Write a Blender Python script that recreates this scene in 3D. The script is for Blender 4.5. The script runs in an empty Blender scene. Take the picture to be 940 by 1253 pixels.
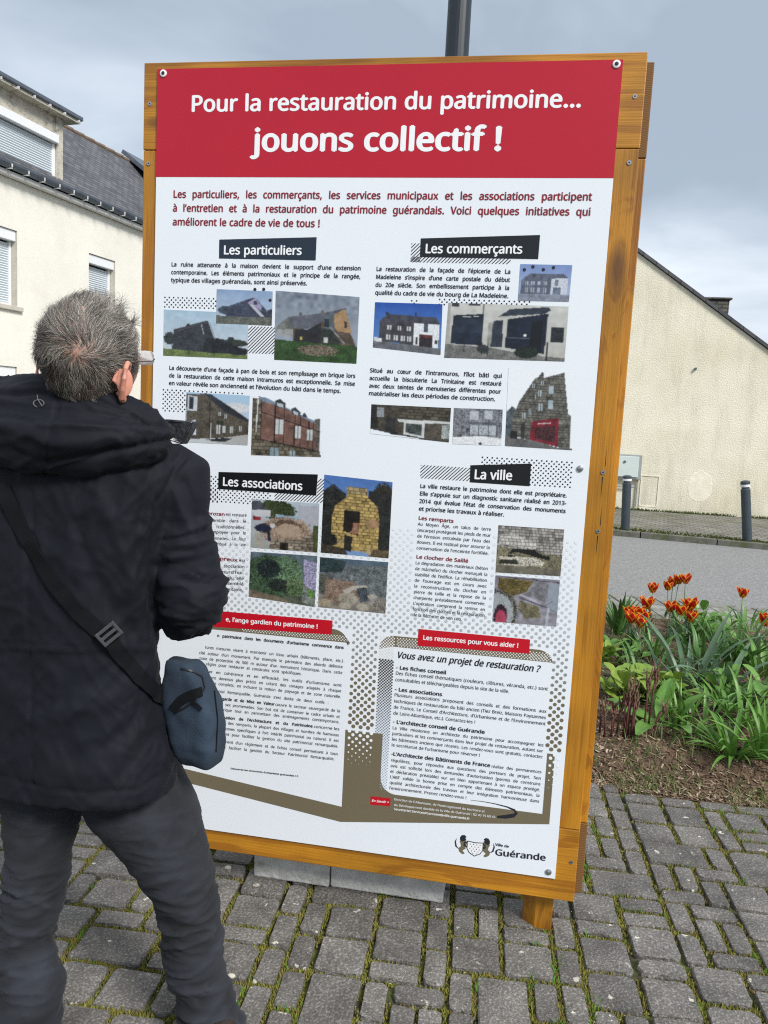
import bpy, bmesh, math, random
import numpy as np
from mathutils import Vector, Matrix, noise as mnoise
from mathutils.bvhtree import BVHTree
random.seed(7)
rng = np.random.default_rng(11)
SC = bpy.context.scene
COL = SC.collection
R = math.radians
PI = math.pi

# ------------------------------------------------------------------ camera
CAM_H, FPX, PW, PH_ = 1.5, 960.0, 940.0, 1253.0
CR = np.array([[0.9986563, 0.0518223, 0.0], [0.0062711, -0.1208497, 0.992651], [0.0514414, -0.9913172, -0.1210123]])   # rows: world x, y, z in camera (right, down, forward)
cam_d = bpy.data.cameras.new('camera'); cam = bpy.data.objects.new('camera', cam_d); COL.objects.link(cam)
M4 = Matrix(((CR[0][0], -CR[0][1], -CR[0][2], 0), (CR[1][0], -CR[1][1], -CR[1][2], 0), (CR[2][0], -CR[2][1], -CR[2][2], CAM_H), (0, 0, 0, 1)))
M4[0][2] = -CR[0][2]
cam.matrix_world = M4
cam_d.sensor_fit = 'VERTICAL'; cam_d.sensor_height = 24.0; cam_d.lens = 24.0 * FPX / PH_
cam_d.clip_start = 0.05; cam_d.clip_end = 3000
SC.camera = cam

def at(px, py, Y):
    """world point seen at photo pixel (px, py) at world depth Y (used to measure real places)"""
    v = CR @ np.array([(px - 470) / FPX, (py - 626.5) / FPX, 1.0])
    return Vector((v[0] * Y / v[1], Y, CAM_H + v[2] * Y / v[1]))

def gnd(px, py, z=0.0):
    v = CR @ np.array([(px - 470) / FPX, (py - 626.5) / FPX, 1.0])
    t = (z - CAM_H) / v[2]
    return Vector((v[0] * t, v[1] * t, z))

def proj(P):
    c = CR.T @ np.array([P[0], P[1], P[2] - CAM_H])
    if c[2] <= 0.01: return None
    return FPX * c[0] / c[2] + 470, FPX * c[1] / c[2] + 626.5, c[2]

# ------------------------------------------------------------------ light
SUN_AZ, SUN_EL = R(140), R(42)            # azimuth clockwise from +Y: behind the camera, to the right
w = bpy.data.worlds.new('World'); SC.world = w; w.use_nodes = True
nt = w.node_tree; nt.nodes.clear()
def N(nt, t, **k):
    n = nt.nodes.new(t)
    for a, b in k.items(): setattr(n, a, b)
    return n
out = N(nt, 'ShaderNodeOutputWorld'); bg = N(nt, 'ShaderNodeBackground'); bg.inputs[1].default_value = 0.1
sky = N(nt, 'ShaderNodeTexSky', sky_type='NISHITA', sun_disc=False, sun_elevation=SUN_EL, sun_rotation=SUN_AZ, air_density=1.0, dust_density=2.0)
tc = N(nt, 'ShaderNodeTexCoord'); sp = N(nt, 'ShaderNodeSeparateXYZ'); nt.links.new(tc.outputs['Generated'], sp.inputs[0])
zz = N(nt, 'ShaderNodeMath', operation='MAXIMUM'); nt.links.new(sp.outputs[2], zz.inputs[0]); zz.inputs[1].default_value = 0.0
za = N(nt, 'ShaderNodeMath', operation='ADD'); nt.links.new(zz.outputs[0], za.inputs[0]); za.inputs[1].default_value = 0.28
dx = N(nt, 'ShaderNodeMath', operation='DIVIDE'); nt.links.new(sp.outputs[0], dx.inputs[0]); nt.links.new(za.outputs[0], dx.inputs[1])
dy = N(nt, 'ShaderNodeMath', operation='DIVIDE'); nt.links.new(sp.outputs[1], dy.inputs[0]); nt.links.new(za.outputs[0], dy.inputs[1])
cb = N(nt, 'ShaderNodeCombineXYZ'); nt.links.new(dx.outputs[0], cb.inputs[0]); nt.links.new(dy.outputs[0], cb.inputs[1]); cb.inputs[2].default_value = 27.9
n1 = N(nt, 'ShaderNodeTexNoise'); n1.inputs['Scale'].default_value = 0.95; n1.inputs['Detail'].default_value = 6; n1.inputs['Roughness'].default_value = 0.5; n1.inputs['Distortion'].default_value = 0.3
nt.links.new(cb.outputs[0], n1.inputs['Vector'])
r1 = N(nt, 'ShaderNodeValToRGB'); e = r1.color_ramp.elements
e[0].position = 0.38; e[0].color = (3.2, 3.85, 4.6, 1)
e[1].position = 0.62; e[1].color = (7.2, 7.7, 8.3, 1)
m1 = e.new(0.5); m1.color = (4.7, 5.35, 6.1, 1)
nt.links.new(n1.outputs['Fac'], r1.inputs[0])
n2 = N(nt, 'ShaderNodeTexNoise'); n2.inputs['Scale'].default_value = 0.6; n2.inputs['Detail'].default_value = 3
cb2 = N(nt, 'ShaderNodeVectorMath', operation='ADD'); nt.links.new(cb.outputs[0], cb2.inputs[0]); cb2.inputs[1].default_value = (3.1, 1.7, 5)
nt.links.new(cb2.outputs[0], n2.inputs['Vector'])
r2 = N(nt, 'ShaderNodeMapRange'); r2.inputs['From Min'].default_value = 0.5; r2.inputs['From Max'].default_value = 0.75; r2.inputs['To Min'].default_value = 0.9; r2.inputs['To Max'].default_value = 0.8
nt.links.new(n2.outputs['Fac'], r2.inputs['Value'])
mx = N(nt, 'ShaderNodeMix', data_type='RGBA'); nt.links.new(r2.outputs[0], mx.inputs[0]); nt.links.new(sky.outputs[0], mx.inputs[6]); nt.links.new(r1.outputs[0], mx.inputs[7])
nt.links.new(mx.outputs[2], bg.inputs[0]); nt.links.new(bg.outputs[0], out.inputs[0])
sd = bpy.data.lights.new('sun', 'SUN'); sd.energy = 2.9; sd.angle = R(18); sd.color = (1.0, 0.97, 0.92)
sun = bpy.data.objects.new('sun', sd); COL.objects.link(sun)
sun.rotation_euler = Vector((math.sin(SUN_AZ) * math.cos(SUN_EL), math.cos(SUN_AZ) * math.cos(SUN_EL), math.sin(SUN_EL))).to_track_quat('Z', 'Y').to_euler()
vs = SC.view_settings; vs.view_transform = 'Standard'; vs.look = 'None'; vs.gamma = 1.0; vs.exposure = 0.48
SC.cycles.use_denoising = False; SC.cycles.pixel_filter_type = 'BLACKMAN_HARRIS'; SC.cycles.filter_width = 1.15
SC.cycles.max_bounces = 5; SC.cycles.diffuse_bounces = 3; SC.cycles.glossy_bounces = 2; SC.cycles.transmission_bounces = 3

# ------------------------------------------------------------------ helpers
class MB:
    def __init__(s): s.v = []; s.f = []; s.c = []; s.uc = False
    def add(s, vs, fs, col=None):
        o = len(s.v); s.v.extend([tuple(p) for p in vs]); s.f.extend([tuple(i + o for i in f) for f in fs])
        if col is not None: s.uc = True
        s.c.extend([col or (1, 1, 1)] * len(vs))
    def box(s, x0, x1, y0, y1, z0, z1, col=None):
        s.add([(x0, y0, z0), (x1, y0, z0), (x1, y1, z0), (x0, y1, z0), (x0, y0, z1), (x1, y0, z1), (x1, y1, z1), (x0, y1, z1)],
              [(3, 2, 1, 0), (4, 5, 6, 7), (0, 1, 5, 4), (1, 2, 6, 5), (2, 3, 7, 6), (3, 0, 4, 7)], col)
    def obox(s, p, ax, ay, az, col=None):      # box from a corner and three edge vectors
        p, ax, ay, az = map(Vector, (p, ax, ay, az))
        q = [p, p + ax, p + ax + ay, p + ay]; q += [k + az for k in q]
        s.add(q, [(3, 2, 1, 0), (4, 5, 6, 7), (0, 1, 5, 4), (1, 2, 6, 5), (2, 3, 7, 6), (3, 0, 4, 7)], col)
    def tube(s, pts, rad, n=8, col=None, up=(0, 0, 1), flat=1.0, cap=True):
        """tube along points; rad: number or list (number or (ru, rv))"""
        pts = [Vector(p) for p in pts]; m = len(pts); rings = []
        if not isinstance(rad, (list, tuple)): rad = [rad] * m
        upv = Vector(up)
        for i, p in enumerate(pts):
            t = (pts[min(i + 1, m - 1)] - pts[max(i - 1, 0)]).normalized()
            u = upv.cross(t)
            if u.length < 1e-4: u = Vector((1, 0, 0)).cross(t)
            u.normalize(); v = t.cross(u)
            r = rad[i]; ru, rv = r if isinstance(r, (list, tuple)) else (r, r * flat)
            rings.append([p + u * (math.cos(2 * PI * k / n) * ru) + v * (math.sin(2 * PI * k / n) * rv) for k in range(n)])
        s.rings(rings, col, cap)
    def rings(s, rings, col=None, cap=True):
        n = len(rings[0]); vs = [p for r in rings for p in r]; fs = []
        for i in range(len(rings) - 1):
            for k in range(n):
                a, b = i * n + k, i * n + (k + 1) % n
                fs.append((a, b, b + n, a + n))
        if cap:
            fs.append(tuple(range(n - 1, -1, -1))); o = (len(rings) - 1) * n; fs.append(tuple(range(o, o + n)))
        s.add(vs, fs, col)
    def sphere(s, c, r, nu=16, nv=10, col=None, rot=None):
        c = Vector(c); r = r if isinstance(r, (tuple, list)) else (r, r, r); vs = []; fs = []
        for j in range(1, nv):
            a = PI * j / nv
            for i in range(nu):
                b = 2 * PI * i / nu
                vs.append(Vector((math.sin(a) * math.cos(b) * r[0], math.sin(a) * math.sin(b) * r[1], math.cos(a) * r[2])))
        vs.append(Vector((0, 0, r[2]))); vs.append(Vector((0, 0, -r[2])))
        if rot is not None: vs = [rot @ p for p in vs]
        vs = [p + c for p in vs]
        for j in range(nv - 2):
            for i in range(nu):
                a, b = j * nu + i, j * nu + (i + 1) % nu
                fs.append((a, a + nu, b + nu, b))
        t, bt = len(vs) - 2, len(vs) - 1
        for i in range(nu):
            fs.append((t, i, (i + 1) % nu)); o = (nv - 2) * nu; fs.append((bt, o + (i + 1) % nu, o + i))
        s.add(vs, fs, col)
    def mesh(s, name, smooth=False):
        me = bpy.data.meshes.new(name); me.from_pydata(s.v, [], s.f); 
        if s.uc: set_col(me, np.array(s.c, dtype=np.float32))
        if smooth: me.polygons.foreach_set('use_smooth', [True] * len(me.polygons))
        me.update(); return me
    def build(s, name, m=None, parent=None, smooth=False, bevel=0, **tags):
        me = s.mesh(name, smooth)
        return link(name, me, m, parent, bevel, **tags)

def set_col(me, arr):
    a = me.color_attributes.new('Col', 'FLOAT_COLOR', 'POINT')
    buf = np.ones((len(me.vertices), 4), dtype=np.float32); buf[:, :3] = arr; a.data.foreach_set('color', buf.ravel())

def link(name, me, m=None, parent=None, bevel=0, **tags):
    o = bpy.data.objects.new(name, me); COL.objects.link(o)
    if m is not None: me.materials.append(m)
    if parent is not None: o.parent = parent
    if bevel:
        b = o.modifiers.new('b', 'BEVEL'); b.width = bevel; b.segments = 2; b.limit_method = 'ANGLE'
    for k, v in tags.items():
        if v: o[k] = v
    return o

def thing(name, label, cat, loc=(0, 0, 0), rz=0, group=None):
    o = bpy.data.objects.new(name, None); COL.objects.link(o); o.location = loc; o.rotation_euler = (0, 0, rz)
    o['label'] = label; o['category'] = cat; o.empty_display_size = 0.1
    if group: o['group'] = group
    return o

def dup(o, parent):
    c = o.copy(); COL.objects.link(c); c.parent = parent; return c

MATS = {}
def mat(name, col=(.5, .5, .5), rough=.6, var=0, vs=8, bump=0, bs=60, bd=.004, spec=.5, metal=0, coat=0, vcol=False, col2=None, stretch=(1, 1, 1), sheen=0, coords='Object', detail=5, c2s=3, c2r=(.45, .6), trans=0, vc_var=0):
    """principled material: base colour with noise variation, optional second colour in patches, bump"""
    m = bpy.data.materials.new(name); m.use_nodes = True; nt = m.node_tree; b = nt.nodes['Principled BSDF']; L = nt.links
    b.inputs['Roughness'].default_value = rough; b.inputs['Specular IOR Level'].default_value = spec; b.inputs['Metallic'].default_value = metal
    b.inputs['Coat Weight'].default_value = coat; b.inputs['Coat Roughness'].default_value = .08
    b.inputs['Sheen Weight'].default_value = sheen; b.inputs['Sheen Roughness'].default_value = .4
    b.inputs['Base Color'].default_value = (*col, 1)
    tc = N(nt, 'ShaderNodeTexCoord'); mp = N(nt, 'ShaderNodeMapping'); L.new(tc.outputs[coords], mp.inputs[0]); mp.inputs['Scale'].default_value = stretch
    cur = None
    if vcol:
        a = N(nt, 'ShaderNodeAttribute', attribute_name='Col'); cur = a.outputs['Color']
    else:
        rgb = N(nt, 'ShaderNodeRGB'); rgb.outputs[0].default_value = (*col, 1); cur = rgb.outputs[0]
    if col2:
        nz = N(nt, 'ShaderNodeTexNoise'); nz.inputs['Scale'].default_value = c2s; nz.inputs['Detail'].default_value = 6; nz.inputs['Roughness'].default_value = .6; L.new(mp.outputs[0], nz.inputs['Vector'])
        rp = N(nt, 'ShaderNodeMapRange'); rp.inputs['From Min'].default_value = c2r[0]; rp.inputs['From Max'].default_value = c2r[1]; L.new(nz.outputs['Fac'], rp.inputs['Value'])
        mx = N(nt, 'ShaderNodeMix', data_type='RGBA'); L.new(rp.outputs[0], mx.inputs[0]); L.new(cur, mx.inputs[6]); mx.inputs[7].default_value = (*col2, 1); cur = mx.outputs[2]
    if var:
        nz = N(nt, 'ShaderNodeTexNoise'); nz.inputs['Scale'].default_value = vs; nz.inputs['Detail'].default_value = detail; nz.inputs['Roughness'].default_value = .65; L.new(mp.outputs[0], nz.inputs['Vector'])
        rp = N(nt, 'ShaderNodeMapRange'); rp.inputs['From Min'].default_value = .25; rp.inputs['From Max'].default_value = .75; rp.inputs['To Min'].default_value = 1 - var; rp.inputs['To Max'].default_value = 1 + var; L.new(nz.outputs['Fac'], rp.inputs['Value'])
        mu = N(nt, 'ShaderNodeVectorMath', operation='SCALE'); L.new(cur, mu.inputs[0]); L.new(rp.outputs[0], mu.inputs['Scale']); cur = mu.outputs[0]
    L.new(cur, b.inputs['Base Color'])
    if bump:
        nz = N(nt, 'ShaderNodeTexNoise'); nz.inputs['Scale'].default_value = bs; nz.inputs['Detail'].default_value = 4; L.new(mp.outputs[0], nz.inputs['Vector'])
        bp = N(nt, 'ShaderNodeBump'); bp.inputs['Strength'].default_value = bump; bp.inputs['Distance'].default_value = bd; L.new(nz.outputs['Fac'], bp.inputs['Height']); L.new(bp.outputs[0], b.inputs['Normal'])
    if trans:
        tr = N(nt, 'ShaderNodeBsdfTranslucent'); L.new(cur, tr.inputs[0]); ms = N(nt, 'ShaderNodeMixShader'); ms.inputs[0].default_value = trans
        L.new(b.outputs[0], ms.inputs[1]); L.new(tr.outputs[0], ms.inputs[2]); L.new(ms.outputs[0], nt.nodes['Material Output'].inputs[0])
    MATS[name] = m; return m

def inpoly(X, Y, P):
    ins = np.zeros(X.shape, bool); n = len(P); j = n - 1
    for i in range(n):
        xi, yi = P[i]; xj, yj = P[j]
        if yi != yj:
            c = ((yi > Y) != (yj > Y)) & (X < (xj - xi) * (Y - yi) / (yj - yi) + xi); ins ^= c
        j = i
    return ins
# ------------------------------------------------------------------ ground, road, pavements
def sheet(name, pts, z, m, sub=0):
    mb = MB(); mb.add([(p[0], p[1], z) for p in pts], [tuple(range(len(pts)))])
    return mb.build(name, m, None, kind='structure')
m_earth = mat('earth', (.07, .06, .045), .95, .4, 3, .5, 30, .02, col2=(.06, .09, .03))
sheet('ground', [(-900, -400), (900, -400), (900, 1500), (-900, 1500)], -.06, m_earth)
# asphalt road: near edge and kerb line measured on the ground
rn0, rn1 = Vector((2.082, 7.011, 0)), Vector((3.389, 6.71, 0)); rd = (rn1 - rn0).normalized()
kb0, kb1 = Vector((3.333, 11.005, 0)), Vector((5.161, 10.398, 0)); kd = (kb1 - kb0).normalized()
m_asph = mat('asphalt', (.19, .19, .188), .9, .3, 28, .9, 120, .008, col2=(.33, .33, .32), c2s=75, c2r=(.5, .6))
road_near = [rn0 - rd * 3.2, rn0 + rd * 40]; road_far = [kb0 + kd * 40, kb0 - kd * 7.2]
sheet('road', [road_near[0], road_near[1], road_far[0], road_far[1]], -.012, m_asph)
sheet('yard', [(-70, 3.0), (2.0, 3.0), (2.0, 7.2), (-.95, 7.72), (-3.4, 13.24), (-3.4, 60), (-70, 60)], -.03, m_asph)

# far sidewalk: weathered herringbone setts, small at this distance
def herring_mat():
    m = mat('sidewalk_setts', (.2, .19, .165), .9, .35, 2.5, col2=(.12, .13, .07), c2s=1.6, c2r=(.5, .68)); nt = m.node_tree; b = nt.nodes['Principled BSDF']
    tc = N(nt, 'ShaderNodeTexCoord'); mp = N(nt, 'ShaderNodeMapping'); mp.inputs['Rotation'].default_value = (0, 0, R(38)); nt.links.new(tc.outputs['Object'], mp.inputs[0])
    br = N(nt, 'ShaderNodeTexBrick'); br.inputs['Scale'].default_value = 1; br.inputs['Brick Width'].default_value = .2; br.inputs['Row Height'].default_value = .1; br.inputs['Mortar Size'].default_value = .011; br.inputs['Mortar Smooth'].default_value = .3
    br.inputs['Color1'].default_value = (1.1, 1.1, 1.1, 1); br.inputs['Color2'].default_value = (.85, .85, .85, 1); br.inputs['Mortar'].default_value = (.38, .38, .34, 1)
    nt.links.new(mp.outputs[0], br.inputs['Vector'])
    src = b.inputs['Base Color'].links[0].from_socket; mu = N(nt, 'ShaderNodeVectorMath', operation='MULTIPLY'); nt.links.new(src, mu.inputs[0]); nt.links.new(br.outputs['Color'], mu.inputs[1]); nt.links.new(mu.outputs[0], b.inputs['Base Color'])
    bp = N(nt, 'ShaderNodeBump'); bp.inputs['Distance'].default_value = .02; bp.invert = True; nt.links.new(br.outputs['Fac'], bp.inputs['Height']); nt.links.new(bp.outputs[0], b.inputs['Normal'])
    return m
kn = Vector((-kd.y, kd.x, 0))
sheet('sidewalk', [kb0 - kd * 7.0 + kn * .13, kb0 + kd * 40 + kn * .13, kb0 + kd * 40 + kn * 12, kb0 - kd * 7 + kn * 12], .06, herring_mat())
m_kerb = mat('kerb_stone', (.13, .125, .11), .9, .35, 6, .5, 60, .004, col2=(.07, .08, .04), c2s=5)
kerb = bpy.data.objects.new('kerb', None); COL.objects.link(kerb); kerb['kind'] = 'structure'; kerb.location = kb0; kerb.rotation_euler = (0, 0, math.atan2(kd.y, kd.x))
ks = MB(); ks.box(0, .985, 0, .125, -.05, .064); ks_me = ks.mesh('kerb_stone'); ks_me.materials.append(m_kerb)
for i in range(-7, 14):
    k = link('kerb_stone', ks_me, None, kerb); k.location = (i * 1.0 + .3, 0, random.uniform(-.004, .004))

# ---- paving of mixed concrete setts, two courses sizes on a half-module grid
m_set = mat('concrete_sett', (.112, .103, .093), .9, .55, 7, 1.0, 110, .006, col2=(.24, .232, .22), c2s=150, c2r=(.5, .64))
def lichen(m, col=(.55, .53, .45), th=.715, sc=9):
    nt = m.node_tree; b = nt.nodes['Principled BSDF']; src = b.inputs['Base Color'].links[0].from_socket
    tc = N(nt, 'ShaderNodeNewGeometry'); nz = N(nt, 'ShaderNodeTexNoise'); nz.inputs['Scale'].default_value = sc; nz.inputs['Detail'].default_value = 5; nz.inputs['Roughness'].default_value = .55
    nt.links.new(tc.outputs['Position'], nz.inputs['Vector'])
    rp = N(nt, 'ShaderNodeMapRange'); rp.inputs['From Min'].default_value = th; rp.inputs['From Max'].default_value = th + .02; nt.links.new(nz.outputs['Fac'], rp.inputs['Value'])
    mx = N(nt, 'ShaderNodeMix', data_type='RGBA'); nt.links.new(rp.outputs[0], mx.inputs[0]); nt.links.new(src, mx.inputs[6]); mx.inputs[7].default_value = (*col, 1); nt.links.new(mx.outputs[2], b.inputs['Base Color'])
    # big tonal drift between stones
    oi = N(nt, 'ShaderNodeObjectInfo'); rr = N(nt, 'ShaderNodeMapRange'); rr.inputs['To Min'].default_value = .82; rr.inputs['To Max'].default_value = 1.18; nt.links.new(oi.outputs['Random'], rr.inputs['Value'])
    mu = N(nt, 'ShaderNodeVectorMath', operation='SCALE'); nt.links.new(mx.outputs[2], mu.inputs[0]); nt.links.new(rr.outputs[0], mu.inputs['Scale']); nt.links.new(mu.outputs[0], b.inputs['Base Color'])
lichen(m_set, th=.665, sc=19)
U = 0.0745
GA = R(-6.5); gx = Vector((math.cos(GA), math.sin(GA), 0)); gy = Vector((-gx.y, gx.x, 0)); GO = Vector((0.02, 2.02, 0))
NI0, NI1, NJ0, NJ1 = -66, 44, -34, 60
occ = {}
tiles = []
prnd = random.Random(5)
# bed edge: paving stops at the flower bed on the right
def bed_edge(x): return 3.17 - .155 * (x - .99)
def allowed(i, j):
    c = GO + gx * ((i + .5) * U) + gy * ((j + .5) * U)
    return not (c.x > .36 and c.y > bed_edge(c.x) - .02) 
for j in range(NJ0, NJ1):
    for i in range(NI0, NI1):
        if (i, j) in occ or not allowed(i, j): continue
        opts = [(2, 2)] * 11 + [(1, 2)] * 4 + [(2, 1)] * 8 + [(3, 2)] * 3 + [(2, 3)] * 1
        prnd.shuffle(opts)
        for (a, b) in opts + [(2, 1), (1, 2), (1, 1)]:
            cells = [(i + p, j + q) for p in range(a) for q in range(b)]
            if any(c in occ or not allowed(*c) for c in cells): continue
            for c in cells: occ[c] = 1
            tiles.append((i, j, a, b)); break
def sett(i, j, a, b, rnd):
    """one worn sett: rounded irregular top, bevelled rim, in paving coordinates"""
    g = .0072; w, d = a * U - 2 * g, b * U - 2 * g
    cx, cy = (i + a / 2) * U, (j + b / 2) * U; r = rnd.uniform(.008, .02); P = []
    for (sx, sy, a0) in ((1, 1, 0), (-1, 1, 90), (-1, -1, 180), (1, -1, 270)):
        rr = r * rnd.uniform(.5, 1.5)
        for t in (0, 45, 90):
            an = R(a0 + t); P.append(Vector((sx * (w / 2 - rr) + math.cos(an) * rr, sy * (d / 2 - rr) + math.sin(an) * rr, 0)))
        # a point on the edge that follows, a little uneven
        nx = {0: (0, 1), 90: (-1, 0), 180: (0, -1), 270: (1, 0)}[a0]
        q = Vector((nx[0] * w / 2, nx[1] * d / 2, 0)) * rnd.uniform(.95, 1.0)
        if nx[0] == 0: q.x = rnd.uniform(-.2, .2) * w
        else: q.y = rnd.uniform(-.2, .2) * d
        P.append(q)
    an = rnd.uniform(-.022, .022); tz = rnd.uniform(-.003, .003); tx, ty = rnd.uniform(-.025, .025), rnd.uniform(-.025, .025)
    c = Vector((cx + rnd.uniform(-.002, .002), cy + rnd.uniform(-.002, .002), tz)); n = len(P); vs = []
    for (sc, z) in ((1.0, -.04), (1.0, -.009), (.985, -.003), (.95, 0)):
        for p in P:
            x, y = p.x * sc * (1 if sc > .99 else 1), p.y * sc; jx = rnd.uniform(-.0012, .0012)
            x, y = x * math.cos(an) - y * math.sin(an) + jx, x * math.sin(an) + y * math.cos(an) + jx
            vs.append((c.x + x, c.y + y, c.z + z + tx * x + ty * y))
    vs.append((c.x, c.y, c.z + .0015)); fs = []
    for k in range(3):
        for q in range(n): fs.append((k * n + q, k * n + (q + 1) % n, (k + 1) * n + (q + 1) % n, (k + 1) * n + q))
    for q in range(n): fs.append((3 * n + q, 3 * n + (q + 1) % n, 4 * n))
    return vs, fs
paving = bpy.data.objects.new('paving', None); COL.objects.link(paving); paving['kind'] = 'structure'; paving.location = GO; paving.rotation_euler = (0, 0, GA)
scored = []
for t in tiles:
    i, j, a, b = t; c = GO + gx * ((i + a / 2) * U) + gy * ((j + b / 2) * U); s = 0
    q = proj(c)
    if q and -40 < q[0] < 980 and 900 < q[1] < 1300: s = a * b / q[2] ** 3
    scored.append((s, t, c))
scored.sort(key=lambda k: -k[0])
rest = MB(); trnd = random.Random(3)
for k, (s, t, c) in enumerate(scored):
    vs_, fs_ = sett(*t, trnd)
    if k < 296 and s > 0:
        mb = MB(); mb.add(vs_, fs_); mb.build('sett', m_set, paving)
    else: rest.add(vs_, fs_)
rest.build('setts', m_set, paving, kind='stuff')
# bedding soil and moss between the setts
m_joint = mat('joint_soil', (.035, .032, .02), .95, .5, 25, .8, 90, .01, col2=(.09, .11, .015), c2s=14, c2r=(.4, .55))
jb = MB()
gp = [GO + gx * (x * U) + gy * (y * U) for x, y in ((NI0, NJ0), (NI1, NJ0), (NI1, NJ1), (NI0, NJ1))]
jb.add([(p.x, p.y, -.017) for p in gp], [(0, 1, 2, 3)])
jb.build('joint_bed', m_joint, None, kind='structure')
m_moss = mat('moss', (.13, .16, .02), .9, vcol=True, trans=.25)
mo = MB(); mrnd = random.Random(9)
edges = []
for (s, t, c) in scored:
    if s <= 0: continue
    i, j, a, b = t; edges += [((i, j), (i + a, j)), ((i, j), (i, j + b))]
for (p, q) in edges:
    L_ = math.hypot(q[0] - p[0], q[1] - p[1]) * U
    for _ in range(int(L_ * 1300)):
        f = mrnd.random(); x = (p[0] + (q[0] - p[0]) * f) * U; y = (p[1] + (q[1] - p[1]) * f) * U
        off = mrnd.gauss(0, .0068)
        if p[0] == q[0]: x += off
        else: y += off
        W_ = GO + gx * x + gy * y
        dens = mnoise.noise(W_ * 4.5) * 1.2 + mnoise.noise(W_ * 17) * .7 + .24
        if dens < mrnd.uniform(-.25, .45): continue
        h = mrnd.uniform(.004, .010) * (1 + max(0, dens)); an = mrnd.uniform(0, 2 * PI); wd = mrnd.uniform(.0025, .005)
        g = mrnd.random(); col = (.15 + .2 * g, .17 + .16 * g, .03 + .03 * g) if mrnd.random() < .8 else (.28, .2, .09)
        if mrnd.random() < .03 and dens > .5: h *= 2.2; col = (.1, .25, .03)
        ca, sa = math.cos(an) * wd, math.sin(an) * wd; lx, ly = mrnd.uniform(-1, 1) * h * .5, mrnd.uniform(-1, 1) * h * .5
        b0 = W_ + Vector((0, 0, -.014))
        top = (b0.x + lx, b0.y + ly, -.013 + h)
        mo.add([(b0.x - ca, b0.y - sa, b0.z), (b0.x + ca, b0.y + sa, b0.z), (b0.x + sa, b0.y - ca, b0.z), top], [(0, 1, 3), (1, 2, 3), (2, 0, 3)], col)
mo.build('moss', m_moss, None, kind='stuff')
# pale lichen chips, pebbles and dry crumbs lying on the setts
m_crumb = mat('crumbs', vcol=True, rough=.9); cr = MB()
for (px, py) in ((226, 1079), (279, 1063), (283, 1196), (270, 1000)):
    g = gnd(px, py); cr.sphere(g + Vector((0, 0, .004)), (.012, .008, .006), 8, 5, (.5, .48, .42))
for _ in range(500):
    x, y = mrnd.uniform(-1.1, 2), mrnd.uniform(1.7, 3.1)
    s = mrnd.uniform(.0012, .003); g = mrnd.random()
    cr.sphere((x, y, .002), (s, s * mrnd.uniform(.5, 1), s * .6), 5, 3, (.12 + .3 * g, .11 + .26 * g, .07 + .2 * g))
cr.build('loose_crumbs', m_crumb, None, kind='stuff')

# ---- paved strip beside the road (behind the flower bed)
strip = bpy.data.objects.new('roadside_paving', None); COL.objects.link(strip); strip['kind'] = 'structure'
rnn = Vector((rd.y, -rd.x, 0))   # towards the camera
m_set2 = mat('pale_sett', (.24, .235, .215), .9, .3, 5, .5, 90, .003, col2=(.15, .15, .12), c2s=9)
lichen(m_set2, (.16, .2, .06), .66, 6)
sb = MB(); a0, a1 = rn0 - rd * 3, rn0 + rd * 12
sb.add([(p.x, p.y, -.012) for p in (a0, a1, a1 + rnn * 1.15, a0 + rnn * 1.15)], [(3, 2, 1, 0)]); sb.build('strip_bed', m_joint, strip)
ke = MB()
sq = [(-.0, -.0)]
cnt = 0
for r_ in range(4):
    for c_ in range(-7, 40):
        o = rn0 + rd * (c_ * .2 + r_ * .07) + rnn * (.005 + r_ * .26)
        jx = random.uniform(-.004, .004); tz = random.uniform(-.003, .004)
        ax = rd * .188; ay = rnn * .25 + rd * .07
        mb = MB(); p = Vector((o.x, o.y, -.05 + tz)); mb.obox(p, ax, ay, (0, 0, .055))
        mb.build('sett', m_set2, strip, bevel=.006)
m_kerb2 = mat('edge_stone', (.17, .165, .15), .9, .3, 6, .4, 60, .004)
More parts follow.
